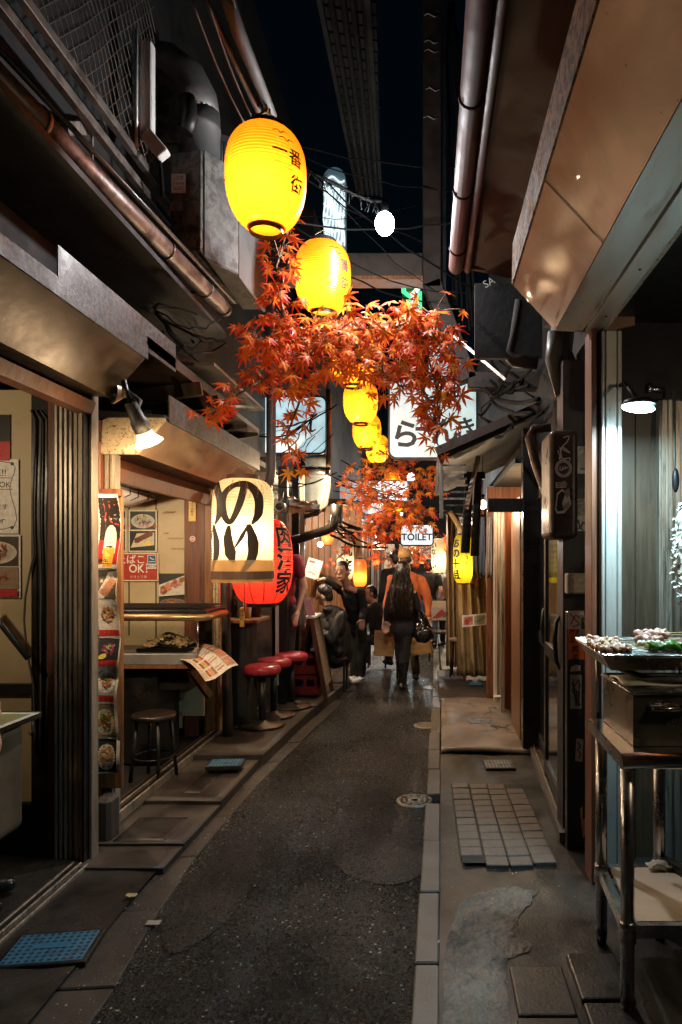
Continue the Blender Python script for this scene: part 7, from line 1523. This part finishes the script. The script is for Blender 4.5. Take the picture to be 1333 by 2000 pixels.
# seated man in black hooded jacket
J = {a: P(*b) for a, b in dict(head=(634,1163,8.0), neck=(641,1188,8.02), chest=(650,1222,8.0), pelvis=(652,1270,8.05), sl=(630,1203,8.25), sr=(667,1204,7.85), el=(618,1240,8.2), wl=(612,1210,8.25), er=(648,1250,7.72), wr=(625,1230,7.85), hl=(645,1278,8.15), hr=(652,1278,7.98), kl=(612,1276,8.3), kr=(615,1280,8.1), al=(612,1330,8.3), ar=(617,1334,8.1)).items()}
for a in 'lr': J['a'+a].z = .16
def hood(t, J, f, rt, up2, q):
    h = MB(); n = J['neck']; h.ell(n+Vector((.08,-.03,-.06)), (.13,.12,.09), 14, 9); h.ell(n+Vector((.03,-.05,-.01)), (.10,.11,.06), 12, 8); blob(h, 'hood', BLKJ, t, .012, 4, .014, 12)
    h = MB(); h.cap(J['chest']+Vector((.02,0,-.05)), J['pelvis']+Vector((.04,0,-.02)), .20, .20, 12); blob(h, 'jacket_skirt', BLKJ, t, .014, 5, .02, 7)
    c = lerp(J['chest'],J['pelvis'],.35)+Vector((-.05,-.262,0)); a_ = Art(c, X1, Z1); a_.text('人', 0,.0,.05,(.7,.7,.68),.03); a_.build('logo', t)
person('seated man in black hooded jacket seen from behind', J, (-1,.25,-.15), BLKJ, CHAR, SKIN2, ('short',HAIRB), None, bulk=1.18, extras=hood, topdisp=.02)
# seated man in black suit farther back
J = {a: P(*b) for a, b in dict(head=(724,1160,9.8), neck=(731,1178,9.8), chest=(737,1203,9.8), pelvis=(740,1245,9.8), sl=(720,1188,9.95), sr=(752,1192,9.6), el=(712,1216,9.9), wl=(702,1205,9.9), er=(756,1222,9.5), wr=(749,1240,9.4), hl=(732,1250,9.9), hr=(740,1250,9.7), kl=(708,1246,9.9), kr=(712,1250,9.7), al=(708,1290,9.9), ar=(712,1294,9.7)).items()}
for a in 'lr': J['a'+a].z = .16
person('seated man in a black suit at the far counter', J, (-1,-.35,0), BLKC, CHAR, SKIN2, ('short',HAIRB), None, facef=True)
# woman walking away with very long dark hair
Yw = 8.1
J = {a: P(*b) for a, b in dict(head=(787,1118,Yw), neck=(786,1142,Yw), chest=(788,1172,Yw), pelvis=(789,1218,Yw), sl=(764,1160,Yw), sr=(810,1160,Yw), el=(757,1188,Yw-.02), wl=(755,1212,Yw+.02), er=(816,1186,Yw), wr=(812,1204,Yw+.14), hl=(781,1222,Yw), hr=(797,1222,Yw), kl=(783,1278,Yw+.1), kr=(791,1280,Yw-.04), al=(783,1332,Yw+.22), ar=(786,1340,Yw-.05)).items()}
J['al'].z = .085; J['ar'].z = .10; J['dl'] = Vector((0,0,-1)); J['dr'] = Vector((.2,.2,-1))
def longhair(t, J, f, rt, up2, q):
    H = J['head']; h = MB(); h.ell(H+Vector((0,-.01,.03)), (.092,.105,.108), 16, 12); h.cap(H+Vector((0,-.05,-.03)), J['neck']+Vector((0,-.07,-.05)), .095,.115, 14)
    for dx in (-.10,-.05,0,.05,.10): h.cap(J['neck']+Vector((dx*.8,-.09,-.02)), J['chest']+Vector((dx*1.25-.02,-.125,-.12-.05*math.cos(dx*12))), .062,.035, 10)
    blob(h, 'hair', HAIRL, t, .009, 3, .008, 26)
    k = MB()
    for i in range(150):
        x = random.uniform(-.15,.14); z0 = J['neck'].z+random.uniform(-.05,.18); y = J['neck'].y-.155-random.uniform(-.01,.012)
        xw = lambda z: J['neck'].x + x*(.62+.42*min(1,(J['neck'].z+.18-z)/.3)); ze = J['chest'].z-.17-random.uniform(0,.07)
        k.tube([Vector((xw(z)+.006*math.sin(z*9+i), y+.05*(x/.13)**2-.012*math.sin((z0-z)*5), z)) for z in [z0+(ze-z0)*u/6 for u in range(7)]], [.005,.006,.006,.006,.005,.004,.0015], 4, caps=False)
    k.build('hair_strands', HAIRL, t)
    c = MB(); c.ell(lerp(J['chest'],J['pelvis'],.75)+Vector((0,0,0)), (.155,.12,.17), 14, 10); c.ell(J['pelvis']+Vector((0,0,-.06)), (.165,.13,.15), 14, 10); blob(c, 'coat_hem', BLKC, t, .012, 4, .012, 9)
    for s_ in 'lr':
        e = MB(); e.cap(lerp(J['k'+s_],J['a'+s_],.25), J['a'+s_], .062,.052); blob(e, 'boot_shaft', BLEA, t, .01, 4, .004, 12)
person('woman in black walking away with very long dark hair', J, (.1,1,-.02), BLKC, BLKC, SKIN2, None, BLEA, bulk=.88, extras=longhair)
# shoulder bag
t = thing('shoulder_bag','slouchy black shoulder bag on the long haired woman','bag',P(822,1245,Yw-.05))
b = MB(); b.cap(P(820,1200,Yw),P(826,1235,Yw-.06),.06,.13); b.cap(P(815,1215,Yw),P(838,1240,Yw-.02),.07,.07); blob(b,'bag',BLEA,t,.011,4,.02,8)
MB().tube([P(814,1205,Yw-.05),P(806,1165,Yw-.12),P(800,1150,Yw-.02),P(812,1170,Yw+.1)], .012, 6).build('strap', BLEA, t)
# man in the orange sweater and tan cap
Ym = 8.8
J = {a: P(*b) for a, b in dict(head=(792,1092,Ym), neck=(795,1114,Ym), chest=(796,1148,Ym), pelvis=(798,1205,Ym), sl=(766,1133,Ym), sr=(826,1133,Ym), el=(758,1172,Ym), wl=(752,1208,Ym-.1), er=(836,1170,Ym), wr=(839,1203,Ym-.06), hl=(788,1208,Ym), hr=(808,1208,Ym), kl=(790,1262,Ym+.1), kr=(809,1264,Ym), al=(788,1316,Ym+.2), ar=(813,1318,Ym-.02)).items()}
J['al'].z = .085; J['ar'].z = .085; J['dl'] = Vector((0,0,-1)); J['dr'] = Vector((0,0,-1))
def cap_(t, J, f, rt, up2, q):
    H = J['head']; c = MB(); c.ell(H+up2*.05-f*.004, (.092,.106,.092), 18, 12, q); o = blob(c,'cap',mat('tan_cap',(.42,.24,.09),.8,var=.3,scale=30,bump=.3,dirt=(.6,.36,.1),damt=.4,dscale=25),t,.009,3)
    bm = bmesh.new(); bm.from_mesh(o.data); off = H-wloc(t); bmesh.ops.delete(bm, geom=[v for v in bm.verts if (v.co-off).dot(up2) < .02], context='VERTS'); bm.to_mesh(o.data); bm.free()
    MB().ell(H+up2*.045+f*.12, (.07,.075,.008), 12, 6, q).build('cap_peak', MATS['tan_cap'], t)
    h = MB(); h.ell(H-f*.03-up2*.01, (.080,.07,.065), 12, 8, q); blob(h,'hair',mat('brown_hair',(.05,.025,.012),.5,var=.4,bump=.4),t,.009,3,.006,30)
    n = MB(); n.ell(lerp(J['chest'],J['pelvis'],.9),(.20,.14,.09),14,9); blob(n,'hem',ORG,t,.012,4,.01,10)
person('tall man in an orange sweater and tan cap walking away', J, (-.15,1,0), ORG, BRNT, SKIN2, None, None, bulk=1.1, extras=cap_, topdisp=.02)
# paper bags
KRAFT = mat('kraft_paper',(.42,.25,.10),.7,var=.15,scale=5,bump=.15,bscale=12)
def paper_bag(label, px0, py0, px1, py1, Y, tilt, d=.14):
    c = P((px0+px1)/2, py1, Y); w = (px1-px0)*Y/F; h = (py1-py0)*Y/F; t = thing('paper_bag', label, 'bag', c, 'kraft paper bags'); q = Matrix.Rotation(tilt,3,'Y') @ Matrix.Rotation(tilt*1.2,3,'Z'); mb = MB()
    def fn(u, v):
        a = u*4; s_ = int(a)%4; k = a-int(a); e = 1-.25*v; x, y = ((-1+2*k,-1),(1,-1+2*k),(1-2*k,1),(-1,1-2*k))[s_]; 
        cr = .010*noise.noise(Vector((u*9,v*6,px0))) ; return c + q @ Vector((x*w/2+cr*y, y*d/2*e+cr, h*v))
    mb.sheet(fn, 32, 14, False); mb.add([c+q@Vector((x*w/2,y*d/2,.002)) for x,y in ((-1,-1),(1,-1),(1,1),(-1,1))],[(0,1,2,3)]); mb.build('bag', KRAFT, t, solid=.002)
    for y in (-1,1): MB().tube([c+q@Vector((x*w,y*d*.36,h+z)) for x, z in ((-.18,-.03),(-.16,.05),(-.08,.09),(.08,.09),(.16,.05),(.18,-.03))], .004, 6).build('handle', KRAFT, t)
paper_bag('kraft paper bag at the left of the walking couple', 731,1232,770,1280,8.35,.03); paper_bag('tilted kraft paper bag at the right of the couple', 806,1224,846,1276,8.65,-.22)
# people farther down the alley
def stander(label, px, Y, h, face, top, bottom, hair=True, sleeves='short', zoff=.03, bulk=1., hands=False, arm=0.):
    s_ = h/1.72; x = (px-VX)*Y/F; o = Vector((x,Y,zoff)); f = Vector(face).normalized(); r_ = f.cross(Vector((0,0,1)))
    g = lambda a, b, c: o + (r_*a + f*b + Vector((0,0,c)))*s_
    J = dict(head=g(0,.02,1.60), neck=g(0,0,1.46), chest=g(0,0,1.25), pelvis=g(0,0,.95), sl=g(-.19,0,1.40), sr=g(.19,0,1.40), el=g(-.25,-.03,1.12), er=g(.25,-.03+arm*.1,1.12), wl=g(-.24,.08,.88), wr=g(.22-arm*.1,.08+arm*.16,.88+arm*.18), hl=g(-.09,0,.9), hr=g(.09,0,.9), kl=g(-.10,.02,.49), kr=g(.11,.05,.49), al=g(-.1,0,.085), ar=g(.12,-.05,.085))
    return person(label, J, face, top, bottom, SKIN2, ('short',HAIRB) if hair else None, None, sleeves, bulk, None, False, hands, vox=.016)
stander('man in black shirt with back turned beyond the couple', 838, 12.0, 1.52, (.1,1,0), BLKC, mat('blue_jeans',(.04,.06,.10),.8))
stander('person with white apron front beyond the pale lantern', 857, 12.2, 1.5, (-.5,-1,0), mat('grey_white_shirt',(.32,.32,.34),.8), BLKC, arm=1)
stander('dark dressed passer-by left of the man in orange', 773, 9.9, 1.66, (-.7,1,0), BLKC, CHAR, sleeves='long')
stander('distant dark figure between the couple and far bulb', 812, 14.0, 1.72, (0,1,0), BLKC, CHAR, sleeves='long')
stander('staff member in maroon shirt behind the red lantern', 551, 7.1, 1.74, (-.4,-1,0), REDT, CHAR, zoff=.14, hands=True)
stander('person in grey knit sweater at the left picture edge', -63, 2.95, 1.70, (1,.6,0), GREYK, CHAR, sleeves='long', hands=True, zoff=.03)
# low benches under the seated men, small table
for i, (px, Y, w, lab) in enumerate(((652,8.05,.34,'low wooden bench under the man in hooded jacket'),(738,9.8,.30,'low stool under the man in the suit'))):
    x = (px-VX)*Y/F; t = thing('bench', lab, 'bench', (x,Y,.085)); MB().box(x-w/2,x+w/2,Y-.16,Y+.16,.40,.435).build('seat', WOOD, t, bevel=.006)
    for a in (-1,1):
        for b in (-1,1): MB().box(x+a*(w/2-.03)-.012,x+a*(w/2-.03)+.012,Y+b*.13-.012,Y+b*.13+.012,.03,.40).build('leg', BLACK, t)
t = thing('chair','dark chair with pale sheet on its back by the curtain','chair',(P(862,0,10.4).x,10.4,.03)); cx = P(862,0,10.4).x
MB().box(cx-.2,cx+.2,10.3,10.66,.44,.47).build('seat', DARKW, t); MB().box(cx-.2,cx+.2,10.66,10.69,.62,.92).build('backrest', PAN, t)
Art(Vector((cx-.19,10.655,.62)),X1,Z1).rect(.02,.02,.36,.2,(.5,.45,.4)).poly([(.05,.03),(.2,.17),(.3,.1),(.15,.03)],(.4,.06,.05)).poly([(.2,.04),(.33,.16),(.35,.05)],(.12,.16,.25)).build('printed_sheet', t)
for a in (-.18,.18):
    for b in (10.32,10.66): MB().box(cx+a-.012,cx+a+.012,b-.012,b+.012,.03,.44 if b < 10.5 else .9).build('leg', BLACK, t)
